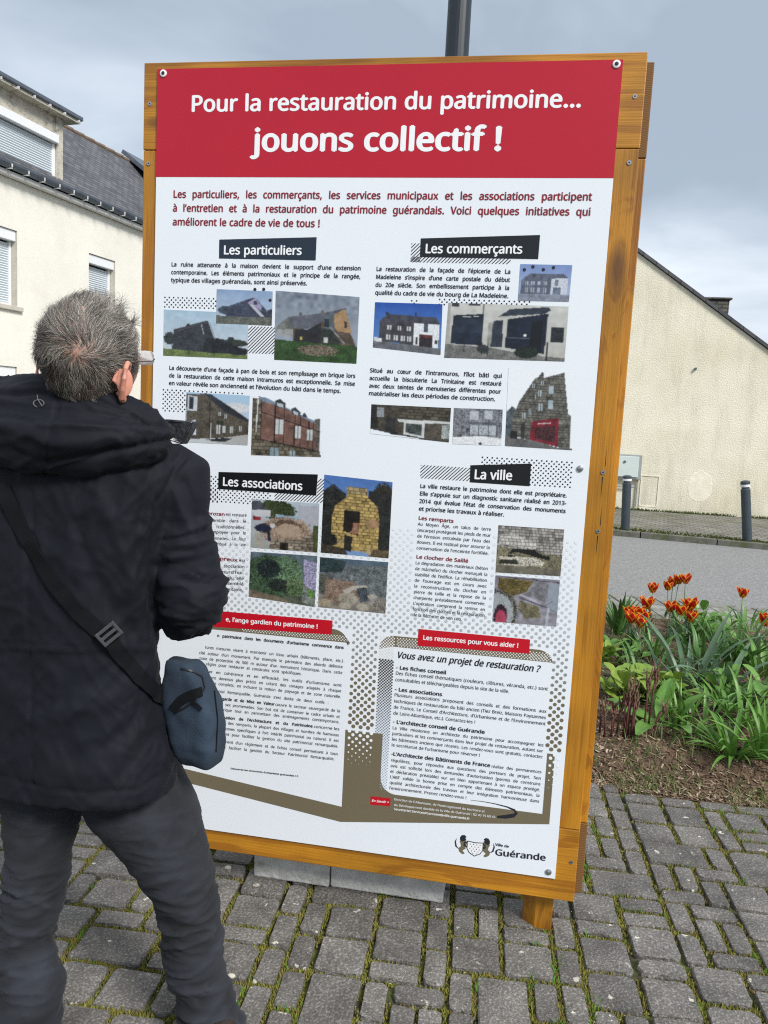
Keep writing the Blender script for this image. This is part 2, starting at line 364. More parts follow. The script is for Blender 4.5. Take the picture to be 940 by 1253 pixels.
# ------------------------------------------------------------------ left house (rendered facade, slate roof, dormer)
m_render = mat('cream_render', (.80, .775, .69), .92, .07, .8, .5, 130, .006, col2=(.74, .71, .62), c2s=1.3, c2r=(.5, .75))
m_white = mat('white_pvc', (.78, .79, .8), .35, .04, 3)
m_shut = mat('shutter_slat', (.62, .68, .72), .45)
m_reveal = mat('stone_reveal', (.5, .47, .4), .85, .15, 5, .3, 60)
m_zinc = mat('zinc', (.11, .13, .16), .45, .25, 6, metal=.3)
m_gwhite = mat('gutter_white', (.62, .62, .6), .5, .15, 6)
m_old = mat('peeling_paint', (.5, .47, .4), .85, .3, 6, .6, 30, .01, col2=(.27, .24, .19), c2s=5, c2r=(.54, .64), stretch=(1, 1, 2))
m_ridge = mat('ridge_tile', (.16, .115, .08), .9, .4, 8)
def brick_mat(name, c1, c2, cm, bw, rh, ms, bd=.01, base=None, rough=.85, rot=None, coords='Object', off=.5):
    m = mat(name, (1, 1, 1), rough, .25, 3); nt = m.node_tree; b = nt.nodes['Principled BSDF']
    tc = N(nt, 'ShaderNodeTexCoord'); mp = N(nt, 'ShaderNodeMapping'); nt.links.new(tc.outputs[coords], mp.inputs[0])
    if rot: mp.inputs['Rotation'].default_value = rot
    br = N(nt, 'ShaderNodeTexBrick'); br.offset = off; br.inputs['Scale'].default_value = 1; br.inputs['Brick Width'].default_value = bw; br.inputs['Row Height'].default_value = rh; br.inputs['Mortar Size'].default_value = ms; br.inputs['Bias'].default_value = 0
    for k, c in (('Color1', c1), ('Color2', c2), ('Mortar', cm)): br.inputs[k].default_value = (*c, 1)
    nt.links.new(mp.outputs[0], br.inputs['Vector'])
    src = b.inputs['Base Color'].links[0].from_socket; mu = N(nt, 'ShaderNodeVectorMath', operation='MULTIPLY'); nt.links.new(src, mu.inputs[0]); nt.links.new(br.outputs['Color'], mu.inputs[1]); nt.links.new(mu.outputs[0], b.inputs['Base Color'])
    bp = N(nt, 'ShaderNodeBump'); bp.inputs['Distance'].default_value = bd; bp.invert = True; nt.links.new(br.outputs['Fac'], bp.inputs['Height']); nt.links.new(bp.outputs[0], b.inputs['Normal'])
    return m
m_slate = brick_mat('slates', (.125, .13, .14), (.07, .072, .08), (.03, .03, .033), .22, .11, .008, .012, rot=(R(-49), 0, 0), rough=.6)
LB = Vector((-6.08890723, 19.28290975, 0)); LA = R(72.9688)
lh = thing('left_house', 'cream rendered house with slate roof and roller shutters on the left', 'house', LB, LA)
# local: x along the facade (away from camera), y = into the house, z up; facade at y = 0
S0, S1, GZ = -14.0, 3.2, 5.55
wins = [(-5.35, -4.01, 3.23, 4.64), (-1.92, -1.01, 3.3, 4.67), (-5.35, -4.03, .75, 2.08), (-1.92, -1.01, .75, 2.08), (-9.3, -8.0, 3.23, 4.64), (-9.3, -8.0, .75, 2.08)]
xs = sorted({S0, S1, *[w_[0] for w_ in wins], *[w_[1] for w_ in wins]}); zs = sorted({0, GZ, *[w_[2] for w_ in wins], *[w_[3] for w_ in wins]})
wb = MB()
for a, b in zip(xs, xs[1:]):
    for c, d in zip(zs, zs[1:]):
        if any(w_[0] <= a and b <= w_[1] and w_[2] <= c and d <= w_[3] for w_ in wins): continue
        wb.add([(a, 0, c), (b, 0, c), (b, 0, d), (a, 0, d)], [(0, 1, 2, 3)])
wb.add([(S1, 0, 0), (S1, 4.2, 0), (S1, 4.2, GZ), (S1, 2, 7.88), (S1, 0, GZ)], [(0, 1, 2, 3, 4)])
wb.add([(S0, 0, 0), (S0, 0, GZ), (S0, 2, 7.88), (S0, 4.2, GZ), (S0, 4.2, 0)], [(0, 1, 2, 3, 4)])
wb.add([(S0, 4.2, 0), (S0, 4.2, GZ), (S1, 4.2, GZ), (S1, 4.2, 0)], [(0, 1, 2, 3)])
wb.build('wall', m_render, lh)
def shutter_window(parent, x0, x1, z0, z1, y, dep=.2, sill=True, box=.2, frame=.06):
    f = MB()
    rv = MB(); rv.add([(x0, y, z0), (x0, y + dep, z0), (x0, y + dep, z1), (x0, y, z1)], [(0, 1, 2, 3)]); rv.add([(x1, y, z0), (x1, y, z1), (x1, y + dep, z1), (x1, y + dep, z0)], [(0, 1, 2, 3)])
    rv.add([(x0, y, z1), (x0, y + dep, z1), (x1, y + dep, z1), (x1, y, z1)], [(0, 1, 2, 3)])
    yy = y + dep - .07
    f.box(x0 + .005, x0 + frame, yy, yy + .08, z0, z1 - box); f.box(x1 - frame, x1 - .005, yy, yy + .08, z0, z1 - box); f.box(x0 + .005, x1 - .005, yy - .1, yy + .08, z1 - box + .003, z1 - .004)
    f.box(x0 + frame + .002, x1 - frame - .002, yy, yy + .07, z0, z0 + .05)
    wi = f.build('window', m_white, parent, bevel=.008)
    rv.build('reveal', m_reveal, wi)
    n = int((z1 - box - z0 - .06) / .045); s = MB()
    for i in range(n):
        za = z0 + .055 + i * .045
        s.add([(x0 + frame, yy + .035, za), (x1 - frame, yy + .035, za), (x1 - frame, yy + .02, za + .022), (x0 + frame, yy + .02, za + .022), (x1 - frame, yy + .035, za + .042), (x0 + frame, yy + .035, za + .042)], [(0, 1, 2, 3), (3, 2, 4, 5)])
    s.build('roller_shutter', m_shut, wi)
    if sill:
        sl = MB(); sl.box(x0 - .1, x1 + .1, y - .06, y + dep, z0 - .09, z0 - .003); sl.build('sill', m_reveal, wi, bevel=.01)
for w_ in wins: shutter_window(lh, *w_, 0)
gt = MB()       # gutter: white moulded cornice, dark zinc trough, joint rings
gt.box(S0, S1, -.16, -.002, 5.552, 5.64); gt.build('cornice', m_gwhite, lh, bevel=.015)
tr = MB(); rr = []
for k in range(9):
    a = PI + PI * k / 8; rr.append((-.2 + .095 * math.cos(a), 5.76 + .11 * math.sin(a)))
vs_ = [(S0, y, z) for y, z in rr] + [(S1, y, z) for y, z in rr]
tr.add(vs_, [(k, k + 1, k + 10, k + 9) for k in range(8)]); tr.build('gutter', m_zinc, lh)
br_ = MB()
for i in range(60):
    x = S0 + .3 + i * .42
    if x > S1: break
    br_.box(x, x + .022, -.305, -.29, 5.66, 5.72); br_.box(x, x + .022, -.3, -.16, 5.635, 5.65)
br_.build('gutter_bracket', m_gwhite, lh)
rf = MB(); rf.add([(S0 - .1, -.12, 5.74), (S1 + .12, -.12, 5.74), (S1 + .12, 2.0, 7.95), (S0 - .1, 2.0, 7.95)], [(0, 1, 2, 3)]); rf.add([(S0 - .1, 2.0, 7.95), (S1 + .12, 2.0, 7.95), (S1 + .12, 4.4, 5.5), (S0 - .1, 4.4, 5.5)], [(0, 1, 2, 3)])
rf.add([(S1 + .12, -.12, 5.74), (S1 + .12, -.12, 5.62), (S1 + .12, 2.0, 7.83), (S1 + .12, 2.0, 7.95)], [(0, 1, 2, 3)])
roof = rf.build('roof', m_slate, lh)
rt = MB()
x = S0
while x < S1:
    rt.tube([(x, 2.0, 7.93), (x + .39, 2.0, 7.95)], .07, 8); x += .4
rt.build('ridge_tile', m_ridge, roof)
# dormer: window wall above the gutter, projecting flat roof with peeling soffit
dm = MB()
DY = .12
dm.add([(-7.4, DY, 5.86), (-5.6, DY, 5.86), (-5.6, DY, 7.15), (-7.4, DY, 7.15)], [(0, 1, 2, 3)])
dm.box(-2.82, -2.62, DY - .02, DY + .1, 5.86, 7.15)
dm.box(-5.6, -2.82, DY, DY + .1, 6.79, 7.17)
dm.add([(-2.63, DY + .1, 5.86), (-2.63, 1.5, 7.3), (-2.63, 1.5, 7.15), (-2.63, DY + .1, 7.15)], [(0, 1, 2, 3)])
dorm = dm.build('dormer', m_old, lh)
shutter_window(dorm.parent, -5.6, -2.83, 5.87, 6.78, DY - .06, .12, False, .17, .08)
fl = MB(); fl.add([(-8, -.08, 5.785), (-2.5, -.08, 5.785), (-2.5, DY + .02, 5.868), (-8, DY + .02, 5.868)], [(0, 1, 2, 3)]); fl.build('flashing', m_zinc, dorm)
dr = MB(); dr.box(-8, -2.34, -.10, 1.6, 7.155, 7.21); dr.build('soffit', m_old, dorm)
dr = MB(); dr.box(-8, -2.3, -.15, 1.6, 7.213, 7.30); dr.build('flat_roof', m_zinc, dorm, bevel=.02)
dg = MB()
for i in range(16): dg.box(-2.45 - i * .42, -2.43 - i * .42, -.165, -.10, 7.15, 7.2)
dg.build('roof_bracket', m_gwhite, dorm)
# dark verge of the next roof behind the board edge
vg = MB(); vg.obox((2.2, .6, 7.0), (1.2, 0, 0), (0, 1.6, 1.15), (0, -.05, .09)); vg.build('verge', m_zinc, lh)

# ------------------------------------------------------------------ right house: blank rendered gable
GW = Vector((4.27150979, 14.10996016, 0)); GAa = R(-8.8691)
m_gable = mat('gable_render', (.74, .70, .57), .95, .08, 1.6, .9, 45, .012, col2=(.66, .61, .46), c2s=.9, c2r=(.46, .7), detail=8)
def streaks(m, col, amt, z0, z1):
    """rain streaks and splash-back dirt: patches stretched down the wall"""
    nt = m.node_tree; b = nt.nodes['Principled BSDF']; src = b.inputs['Base Color'].links[0].from_socket
    tc = N(nt, 'ShaderNodeTexCoord'); mp = N(nt, 'ShaderNodeMapping'); mp.inputs['Scale'].default_value = (3.2, 3.2, .55); nt.links.new(tc.outputs['Object'], mp.inputs[0])
    nz = N(nt, 'ShaderNodeTexNoise'); nz.inputs['Scale'].default_value = 1.3; nz.inputs['Detail'].default_value = 8; nz.inputs['Roughness'].default_value = .7; nt.links.new(mp.outputs[0], nz.inputs['Vector'])
    sp = N(nt, 'ShaderNodeSeparateXYZ'); nt.links.new(tc.outputs['Object'], sp.inputs[0])
    hr = N(nt, 'ShaderNodeMapRange'); hr.inputs['From Min'].default_value = z0; hr.inputs['From Max'].default_value = z1; hr.inputs['To Min'].default_value = .22; hr.inputs['To Max'].default_value = 0; nt.links.new(sp.outputs[2], hr.inputs['Value'])
    ad = N(nt, 'ShaderNodeMath', operation='ADD'); nt.links.new(nz.outputs['Fac'], ad.inputs[0]); nt.links.new(hr.outputs[0], ad.inputs[1])
    rp = N(nt, 'ShaderNodeMapRange'); rp.inputs['From Min'].default_value = .5; rp.inputs['From Max'].default_value = .82; rp.inputs['To Max'].default_value = amt; nt.links.new(ad.outputs[0], rp.inputs['Value'])
    mx = N(nt, 'ShaderNodeMix', data_type='RGBA'); nt.links.new(rp.outputs[0], mx.inputs[0]); nt.links.new(src, mx.inputs[6]); mx.inputs[7].default_value = (*col, 1); nt.links.new(mx.outputs[2], b.inputs['Base Color'])
streaks(m_gable, (.36, .33, .25), .5, .05, .8)
rh = thing('right_house', 'house with a blank pale yellow rendered gable wall across the road', 'house', GW, GAa)
RX, EX, SL = -2.0, 3.6, .685; RZ = 4.48 - SL * (RX)      # eave line height: z = 4.48 - .685 x
hz = lambda x: RZ - SL * abs(x - RX)
g = MB(); xl = RX - (EX - RX)
pts = [(xl, 0, .0), (EX, 0, .0), (EX, 0, hz(EX)), (RX, 0, RZ), (xl, 0, hz(xl))]
g.add(pts, [(0, 1, 2, 3, 4)]); g.add([(x_, 9, z_) for x_, y_, z_ in pts], [(4, 3, 2, 1, 0)])
g.add([(EX, 0, 0), (EX, 9, 0), (EX, 9, hz(EX)), (EX, 0, hz(EX))], [(0, 1, 2, 3)]); g.add([(xl, 0, 0), (xl, 0, hz(xl)), (xl, 9, hz(xl)), (xl, 9, 0)], [(0, 1, 2, 3)])
g.build('wall', m_gable, rh)
m_slate2 = brick_mat('slates_far', (.1, .1, .11), (.06, .06, .07), (.03, .03, .03), .22, .11, .008, .01)
for s_ in (1, -1):
    r_ = MB(); e_ = RX + s_ * (EX - RX + .3)
    r_.add([(RX, -.05, RZ + .012), (e_, -.05, hz(e_) + .012), (e_, 9.05, hz(e_) + .012), (RX, 9.05, RZ + .012), (RX, -.05, RZ + .075), (e_, -.05, hz(e_) + .075), (e_, 9.05, hz(e_) + .075), (RX, 9.05, RZ + .075)],
           [(3, 2, 1, 0), (4, 5, 6, 7), (0, 1, 5, 4), (1, 2, 6, 5), (2, 3, 7, 6), (3, 0, 4, 7)])
    r_.build('roof', m_slate2, rh)
m_chim = brick_mat('chimney_stone', (.15, .14, .11), (.07, .065, .055), (.04, .04, .035), .2, .07, .012, .02, rot=(R(90), 0, 0))
ch = MB(); ch.box(1.16, 1.72, .9, 1.5, 3.0, 3.93); ch.box(1.12, 1.76, .86, 1.54, 3.93, 3.97); ch.build('chimney', m_chim, rh, bevel=.015)
m_patch = mat('render_patch', (.76, .72, .59), .95, .15, 5, .7, 60, .01)
# round repair patch, slightly proud, and a square hatch lined in the render
pc = MB(); ring = []
prn = random.Random(4)
n_ = 30; vs_ = [(1.32 + (.2 + prn.uniform(-.015, .015)) * math.cos(2 * PI * k / n_), -.003, .55 + (.27 + prn.uniform(-.02, .02)) * math.sin(2 * PI * k / n_)) for k in range(n_)] 
vs2 = [(1.32 + (x_ - 1.32) * 1.06, 0.001, .55 + (z_ - .55) * 1.06) for x_, y_, z_ in vs_]
pc.add(vs_ + vs2, [tuple(range(n_ - 1, -1, -1))[::-1]] + [(k, (k + 1) % n_, n_ + (k + 1) % n_, n_ + k) for k in range(n_)]); pc.build('round_patch', m_patch, rh)
ht = MB()
for (a, b, c, d) in ((.3, .62, .68, .7), (.3, .315, .14, .68), (.605, .62, .14, .68), (.3, .62, .13, .15), (.3, .58, .02, .12)): ht.box(a, b, -.012, .002, c, d)
ht.build('wall_hatch', m_patch, rh)
mk = MB(); mk.box(1.03, 1.06, -.05, .0, 2.58, 2.62); mk.build('wall_hook', m_zinc, rh)
# meter cabinet with pipes below it
cab = thing('meter_cabinet', 'pale grey utility cabinet on the yellow wall beside the board edge', 'utility box', GW + Vector((0, 0, 0)), GAa)
m_cab = mat('cabinet_plastic', (.55, .62, .6), .5, .08, 4); m_cabf = mat('cabinet_frame', (.3, .32, .31), .6, .1, 4)
c_ = MB(); c_.box(-.6, .28, -.1, -.006, .61, 1.05); c_.build('case', m_cabf, cab, bevel=.01)
c_ = MB(); c_.box(-.57, .225, -.125, -.103, .65, 1.02); cd = c_.build('door', m_cab, cab, bevel=.008)
c_ = MB(); c_.tube([(-.02, -.126, .92), (-.02, -.14, .92)], .022, 12, up=(1, 0, 0)); c_.build('lock', m_zinc, cd)
c_ = MB(); c_.tube([(-.7, -.05, .47), (.19, -.05, .47)], .014, 8); c_.tube([(.245, -.03, .6), (.245, -.03, .12)], .014, 8); c_.build('pipe', m_cabf, cab)
# moss and weeds along the foot of the wall
wm = MB(); wr = random.Random(2); wd_ = Vector((math.cos(GAa), math.sin(GAa), 0)); wn = Vector((-wd_.y, wd_.x, 0))
m_weed = mat('weed', vcol=True, rough=.8, trans=.2)
for _ in range(2600):
    s_ = wr.uniform(-.6, 4); 
    if mnoise.noise(Vector((s_ * 2.2, 3, 1))) < wr.uniform(-.5, .5): continue
    p = GW + wd_ * s_ - wn * abs(wr.gauss(0, .05)) + Vector((0, 0, .06)); h = wr.uniform(.01, .06); g_ = wr.random()
    wm.add([p + wd_ * -.008, p + wd_ * .008, p + wd_ * wr.uniform(-.03, .03) - wn * .02 + Vector((0, 0, h))], [(0, 1, 2)], (.07 + .06 * g_, .11 + .05 * g_, .03))
for _ in range(2600):
    s_ = wr.uniform(-1.5, 4.5); q = kb0 + kd * s_ + kn * (.14 + abs(wr.gauss(0, .16)))
    if mnoise.noise(Vector((s_ * 1.6, 8, 1))) < wr.uniform(-.6, .4): continue
    h = wr.uniform(.008, .035); g_ = wr.random(); p = Vector((q.x, q.y, .06))
    wm.add([p + wd_ * -.012, p + wd_ * .012, p + wd_ * wr.uniform(-.03, .03) - wn * .02 + Vector((0, 0, h))], [(0, 1, 2)], (.09 + .08 * g_, .11 + .08 * g_, .03))
wm.build('weeds', m_weed, None, kind='stuff')

# ------------------------------------------------------------------ bollards
m_bol = mat('bollard_paint', (.035, .05, .06), .45, .15, 8); m_band = mat('white_band', (.7, .7, .7), .5)
def bollard(base, top, label):
    base, top = Vector(base), Vector(top); t = thing('bollard', label, 'bollard', base, group='bollards along the far kerb')
    d = top - base; r = .062; q = lambda f: d * f
    b = MB(); b.tube([q(0), q(.86)], r, 20, up=(0, 1, 0)); b.tube([q(.86), q(.875), q(.9), q(.905)], [r, r * .8, r * .8, r], 20, up=(0, 1, 0)); b.build('post', m_bol, t, smooth=False)
    b = MB(); b.tube([q(.905), q(.945)], r * 1.01, 20, up=(0, 1, 0)); b.build('reflective_band', m_band, t)
    b = MB(); b.tube([q(.946), q(.985), q(1.0), q(1.008)], [r, r, r * .8, r * .4], 20, up=(0, 1, 0)); b.build('cap', m_bol, t)
p = gnd(765, 648, .06); bollard(p, at(767.7, 582, p.y), 'dark grey bollard beside the board edge in front of the meter cabinet')
p = gnd(914.5, 662, .06); bollard(p, at(912, 588.5, p.y), 'dark grey leaning bollard further right, alone in front of the yellow wall')

# ------------------------------------------------------------------ lamp post behind the board
m_post = mat('post_paint', (.016, .023, .031), .4, .1, 5)
lp = thing('lamp_post', 'dark blue grey lamp post rising behind the top of the board', 'lamp post', (.235, 4.0, 0))
b = MB(); b.tube([(0, 0, .02), (0, 0, .9), (0, 0, .95), (0, 0, 5.2)], [.085, .085, .062, .052], 24, up=(0, 1, 0)); b.build('post', m_post, lp)
b = MB(); b.box(-.14, .14, -.14, .14, -.01, .02); b.build('base_plate', m_post, lp, bevel=.005)
b = MB(); b.tube([(0, 0, 5.2), (0, 0, 5.35), (0, 0, 5.5), (0, 0, 5.56)], [.06, .2, .22, .06], 24, up=(0, 1, 0)); b.build('lamp_head', m_post, lp)
# printed matter, measured on the sheet: (kind, u0, v0, u1, v1, size, text, weight, ink, justify, slant), metres from the sheet's top left corner
TEXT = [
('title', 0.1002, 0.115, 1.1752, 0.1148, 0.074, 'Pour la restauration du patrimoine…', 'b', 'w', 2, 0),
('title', 0.2879, 0.2215, 0.9779, 0.2212, 0.103, 'jouons collectif !', 'x', 'w', 2, 0),
('introduction', 0.0531, 0.348, 1.2199, 0.348, 0.0343, 'Les particuliers, les commerçants, les services municipaux et les associations participent', 'b', 'r', 1, 0),
('introduction', 0.0531, 0.3861, 1.2199, 0.3861, 0.0343, 'à l’entretien et à la restauration du patrimoine guérandais. Voici quelques initiatives qui', 'b', 'r', 1, 0),
('introduction', 0.0531, 0.4242, 0.4895, 0.4242, 0.0343, 'améliorent le cadre de vie de tous !', 'b', 'r', 2, 0),
('heading', 0.2083, 0.5024, 0.4397, 0.4998, 0.0415, 'Les particuliers', 'b', 'w', 2, 0),
('heading', 0.7864, 0.4891, 1.0496, 0.4858, 0.0415, 'Les commerçants', 'b', 'w', 2, 0),
('paragraph', 0.0517, 0.5388, 0.6112, 0.5388, 0.02, 'La ruine attenante à la maison devient le support d’une extension', 'b', 'k', 1, 0),
('paragraph', 0.0517, 0.5608, 0.6112, 0.5608, 0.02, 'contemporaine. Les éléments patrimoniaux et le principe de la rangée,', 'b', 'k', 1, 0),
('paragraph', 0.0517, 0.5828, 0.4593, 0.5828, 0.02, 'typique des villages guérandais, sont ainsi préservés.', 'b', 'k', 2, 0),
('paragraph', 0.6542, 0.5391, 1.0222, 0.5391, 0.0194, 'La restauration de la façade de l’épicerie de La', 'b', 'k', 1, 0),
('paragraph', 0.6542, 0.5604, 1.0222, 0.5604, 0.0194, 'Madeleine s’inspire d’une carte postale du début', 'b', 'k', 1, 0),
('paragraph', 0.6542, 0.5817, 1.0222, 0.5817, 0.0194, 'du 20e siècle. Son embellissement participe à la', 'b', 'k', 1, 0),
('paragraph', 0.6542, 0.6029, 1.0214, 0.6029, 0.0194, 'qualité du cadre de vie du bourg de La Madeleine.', 'b', 'k', 2, 0),
('paragraph', 0.0507, 0.8339, 0.6095, 0.8339, 0.02, 'La découverte d’une façade à pan de bois et son remplissage en brique lors', 'b', 'k', 1, 0),
('paragraph', 0.0507, 0.8559, 0.6095, 0.8559, 0.02, 'de la restauration de cette maison intramuros est exceptionnelle. Sa mise', 'b', 'k', 1, 0),
('paragraph', 0.0507, 0.8779, 0.5699, 0.8779, 0.02, 'en valeur révèle son ancienneté et l’évolution du bâti dans le temps.', 'b', 'k', 2, 0),
('paragraph', 0.65, 0.8163, 1.0184, 0.8163, 0.0194, 'Situé au cœur de l’intramuros, l’îlot bâti qui', 'b', 'k', 1, 0),
('paragraph', 0.65, 0.8376, 1.0184, 0.8376, 0.0194, 'accueille la biscuiterie La Trinitaine est restauré', 'b', 'k', 1, 0),
('paragraph', 0.65, 0.8589, 1.0184, 0.8589, 0.0194, 'avec deux teintes de menuiseries différentes pour', 'b', 'k', 1, 0),
('paragraph', 0.65, 0.8801, 1.005, 0.8801, 0.0194, 'matérialiser les deux périodes de construction.', 'b', 'k', 2, 0),
('heading', 0.2239, 1.1642, 0.4683, 1.1623, 0.043, 'Les associations', 'b', 'w', 2, 0),
('heading', 0.9594, 1.0973, 1.0655, 1.0941, 0.045, 'La ville', 'b', 'w', 2, 0),
('paragraph', 0.8105, 1.1321, 1.2171, 1.1321, 0.0196, 'La ville restaure le patrimoine dont elle est propriétaire.', 'b', 'k', 1, 0),
('paragraph', 0.8105, 1.1537, 1.2171, 1.1537, 0.0196, 'Elle s’appuie sur un diagnostic sanitaire réalisé en 2013-', 'b', 'k', 1, 0),
('paragraph', 0.8105, 1.1753, 1.2171, 1.1753, 0.0196, '2014 qui évalue l’état de conservation des monuments', 'b', 'k', 1, 0),
('paragraph', 0.8105, 1.1968, 1.0515, 1.1968, 0.0196, 'et priorise les travaux à réaliser.', 'b', 'k', 2, 0),
('subheading', 0.8109, 1.2228, 0.9116, 1.2249, 0.0175, 'Les remparts', 'b', 'r', 2, 0),
('paragraph', 0.8102, 1.2399, 1.0174, 1.2399, 0.0156, 'Au Moyen Âge, un talus de terre', 'm', 'k', 1, 0),
('paragraph', 0.8102, 1.2571, 1.0174, 1.2571, 0.0156, '(escarpe) protégeait les pieds de mur', 'm', 'k', 1, 0),
('paragraph', 0.8102, 1.2742, 1.0174, 1.2742, 0.0156, 'de l’érosion entraînée par l’eau des', 'm', 'k', 1, 0),
('paragraph', 0.8102, 1.2913, 1.0174, 1.2913, 0.0156, 'douves. Il est restitué pour assurer la', 'm', 'k', 1, 0),
('paragraph', 0.8102, 1.3085, 1.0157, 1.3085, 0.0156, 'conservation de l’enceinte fortifiée.', 'm', 'k', 2, 0),
('subheading', 0.8108, 1.3346, 0.9601, 1.3352, 0.0175, 'Le clocher de Saillé', 'b', 'r', 2, 0),
('paragraph', 0.8098, 1.3518, 1.0161, 1.3518, 0.0154, 'La dégradation des matériaux (béton', 'm', 'k', 1, 0),
('paragraph', 0.8098, 1.3688, 1.0161, 1.3688, 0.0154, 'de mâchefer) du clocher menaçait la', 'm', 'k', 1, 0),
('paragraph', 0.8098, 1.3857, 1.0161, 1.3857, 0.0154, 'stabilité de l’édifice. La réhabilitation', 'm', 'k', 1, 0),
('paragraph', 0.8098, 1.4026, 1.0161, 1.4026, 0.0154, 'de l’ouvrage est en cours avec', 'm', 'k', 1, 0),
('paragraph', 0.8098, 1.4195, 1.0161, 1.4195, 0.0154, 'la reconstruction du clocher en', 'm', 'k', 1, 0),
('paragraph', 0.8098, 1.4364, 1.0161, 1.4364, 0.0154, 'pierre de taille et la repose de la', 'm', 'k', 1, 0),
('paragraph', 0.8098, 1.4533, 1.0161, 1.4533, 0.0154, 'charpente préalablement conservée.', 'm', 'k', 1, 0),
('paragraph', 0.8098, 1.4702, 1.0161, 1.4702, 0.0154, 'L’opération comprend la remise en', 'm', 'k', 1, 0),
('paragraph', 0.8098, 1.4871, 1.0161, 1.4871, 0.0154, 'fonction des cloches et la restauration', 'm', 'k', 1, 0),
('paragraph', 0.8098, 1.5041, 0.9525, 1.5041, 0.0154, 'de la flèche et de son coq.', 'm', 'k', 2, 0),
('subheading', 0.1711, 1.2545, 0.2348, 1.2538, 0.0165, 'Kerozan', 'b', 'r', 2, 0),
('paragraph', 0.2369, 1.253, 0.3021, 1.2516, 0.0155, 'est restauré', 'm', 'k', 1, 0),
('paragraph', 0.1773, 1.2751, 0.3013, 1.2692, 0.0155, 'ensemble dans le', 'm', 'k', 1, 0),
('paragraph', 0.209, 1.2918, 0.2998, 1.2882, 0.0155, 'traditionnelles.', 'm', 'k', 1, 0),
('paragraph', 0.191, 1.3095, 0.3017, 1.3043, 0.0155, 'employée pour le', 'm', 'k', 1, 0),
('paragraph', 0.1929, 1.3279, 0.3022, 1.3226, 0.0155, 'çonneries. Le four', 'm', 'k', 1, 0),
('paragraph', 0.1877, 1.3454, 0.3021, 1.3396, 0.0155, 'contribue à la vie', 'm', 'k', 1, 0),
('subheading', 0.2173, 1.3876, 0.2782, 1.388, 0.0165, 'ipreux', 'b', 'r', 2, 0),
('paragraph', 0.2824, 1.387, 0.3022, 1.388, 0.0155, 'est', 'm', 'k', 1, 0),
('paragraph', 0.2349, 1.4088, 0.3007, 1.406, 0.0155, 'ssociation', 'm', 'k', 1, 0),
('paragraph', 0.2269, 1.4274, 0.2991, 1.4239, 0.0155, 'jourd’hui.', 'm', 'k', 1, 0),
('paragraph', 0.2388, 1.4444, 0.299, 1.4418, 0.0155, 'nelu, elle', 'm', 'k', 1, 0),
('paragraph', 0.2421, 1.4607, 0.2988, 1.4584, 0.0155, 'ssemblé', 'm', 'k', 1, 0),
('paragraph', 0.2412, 1.4787, 0.2979, 1.4764, 0.0155, 'fontaine,', 'm', 'k', 1, 0),
('heading', 0.2459, 1.573, 0.5314, 1.5684, 0.0225, 'e, l’ange gardien du patrimoine !', 'b', 'w', 2, 0),
('paragraph', 0.2207, 1.624, 0.6126, 1.6221, 0.0152, 'n patrimoine dans les documents d’urbanisme commence dans', 'x', 'k', 1, 0),
('paragraph', 0.1834, 1.664, 0.6121, 1.6624, 0.0152, 'tures mesures visent à maintenir un tissu urbain (bâtiments, place, etc.)', 'm', 'k', 1, 0),
('paragraph', 0.1646, 1.6829, 0.6123, 1.6807, 0.0152, 'cité autour d’un monument. Par exemple le périmètre des abords délimite', 'm', 'k', 1, 0),
('paragraph', 0.165, 1.6999, 0.6119, 1.6985, 0.0152, 'zone de protection de 500 m autour d’un monument historique. Dans cette', 'm', 'k', 1, 0),
('paragraph', 0.1686, 1.7159, 0.4884, 1.7151, 0.0152, 'es règles pour restaurer et construire sont spécifiques.', 'm', 'k', 1, 0),
('paragraph', 0.1853, 1.7393, 0.6113, 1.7372, 0.0152, 'mer en cohérence et en efficacité, les outils d’urbanisme sont', 'm', 'k', 1, 0),
('paragraph', 0.1922, 1.7576, 0.6109, 1.7545, 0.0152, 'ment devenus plus précis en créant des zonages adaptés à chaque', 'm', 'k', 1, 0),
('paragraph', 0.1991, 1.7745, 0.6111, 1.7724, 0.0152, 'plus complets, en incluant la notion de paysage et de zone naturelle.', 'm', 'k', 1, 0),
('paragraph', 0.2048, 1.798, 0.5742, 1.7952, 0.0152, 'rimonial Remarquable, Guérande s’est dotée de deux outils :', 'm', 'k', 1, 0),
('paragraph', 0.4102, 1.8186, 0.6107, 1.8164, 0.0152, 'couvre le secteur sauvegardé de la', 'm', 'k', 1, 0),
('paragraph', 0.2233, 1.8378, 0.6103, 1.8344, 0.0152, 's et ses promenades. Son but est de conserver le cadre urbain et', 'm', 'k', 1, 0),
('paragraph', 0.2269, 1.8546, 0.6098, 1.8507, 0.0152, 'istorique tout en permettant des aménagements contemporains.', 'm', 'k', 1, 0),
('paragraph', 0.532, 1.8735, 0.6108, 1.8726, 0.0152, 'concerne les', 'm', 'k', 1, 0),
('paragraph', 0.2345, 1.8955, 0.6104, 1.8914, 0.0152, 'ture des remparts, la plupart des villages et nombre de hameaux', 'm', 'k', 1, 0),
('paragraph', 0.235, 1.914, 0.6106, 1.9089, 0.0152, 'es zones spécifiques à fort intérêt patrimonial ou naturel. Il est', 'm', 'k', 1, 0),
('paragraph', 0.24, 1.9313, 0.6102, 1.9265, 0.0152, 'ment pour faciliter la gestion du site patrimonial remarquable.', 'm', 'k', 1, 0),
('paragraph', 0.2362, 1.9556, 0.61, 1.9504, 0.0152, 'pagnent d’un règlement et de fiches conseil permettant à tous', 'm', 'k', 1, 0),
('paragraph', 0.2334, 1.974, 0.6003, 1.9674, 0.0152, 'pour faciliter la gestion du Secteur Patrimonial Remarquable.', 'm', 'k', 1, 0),
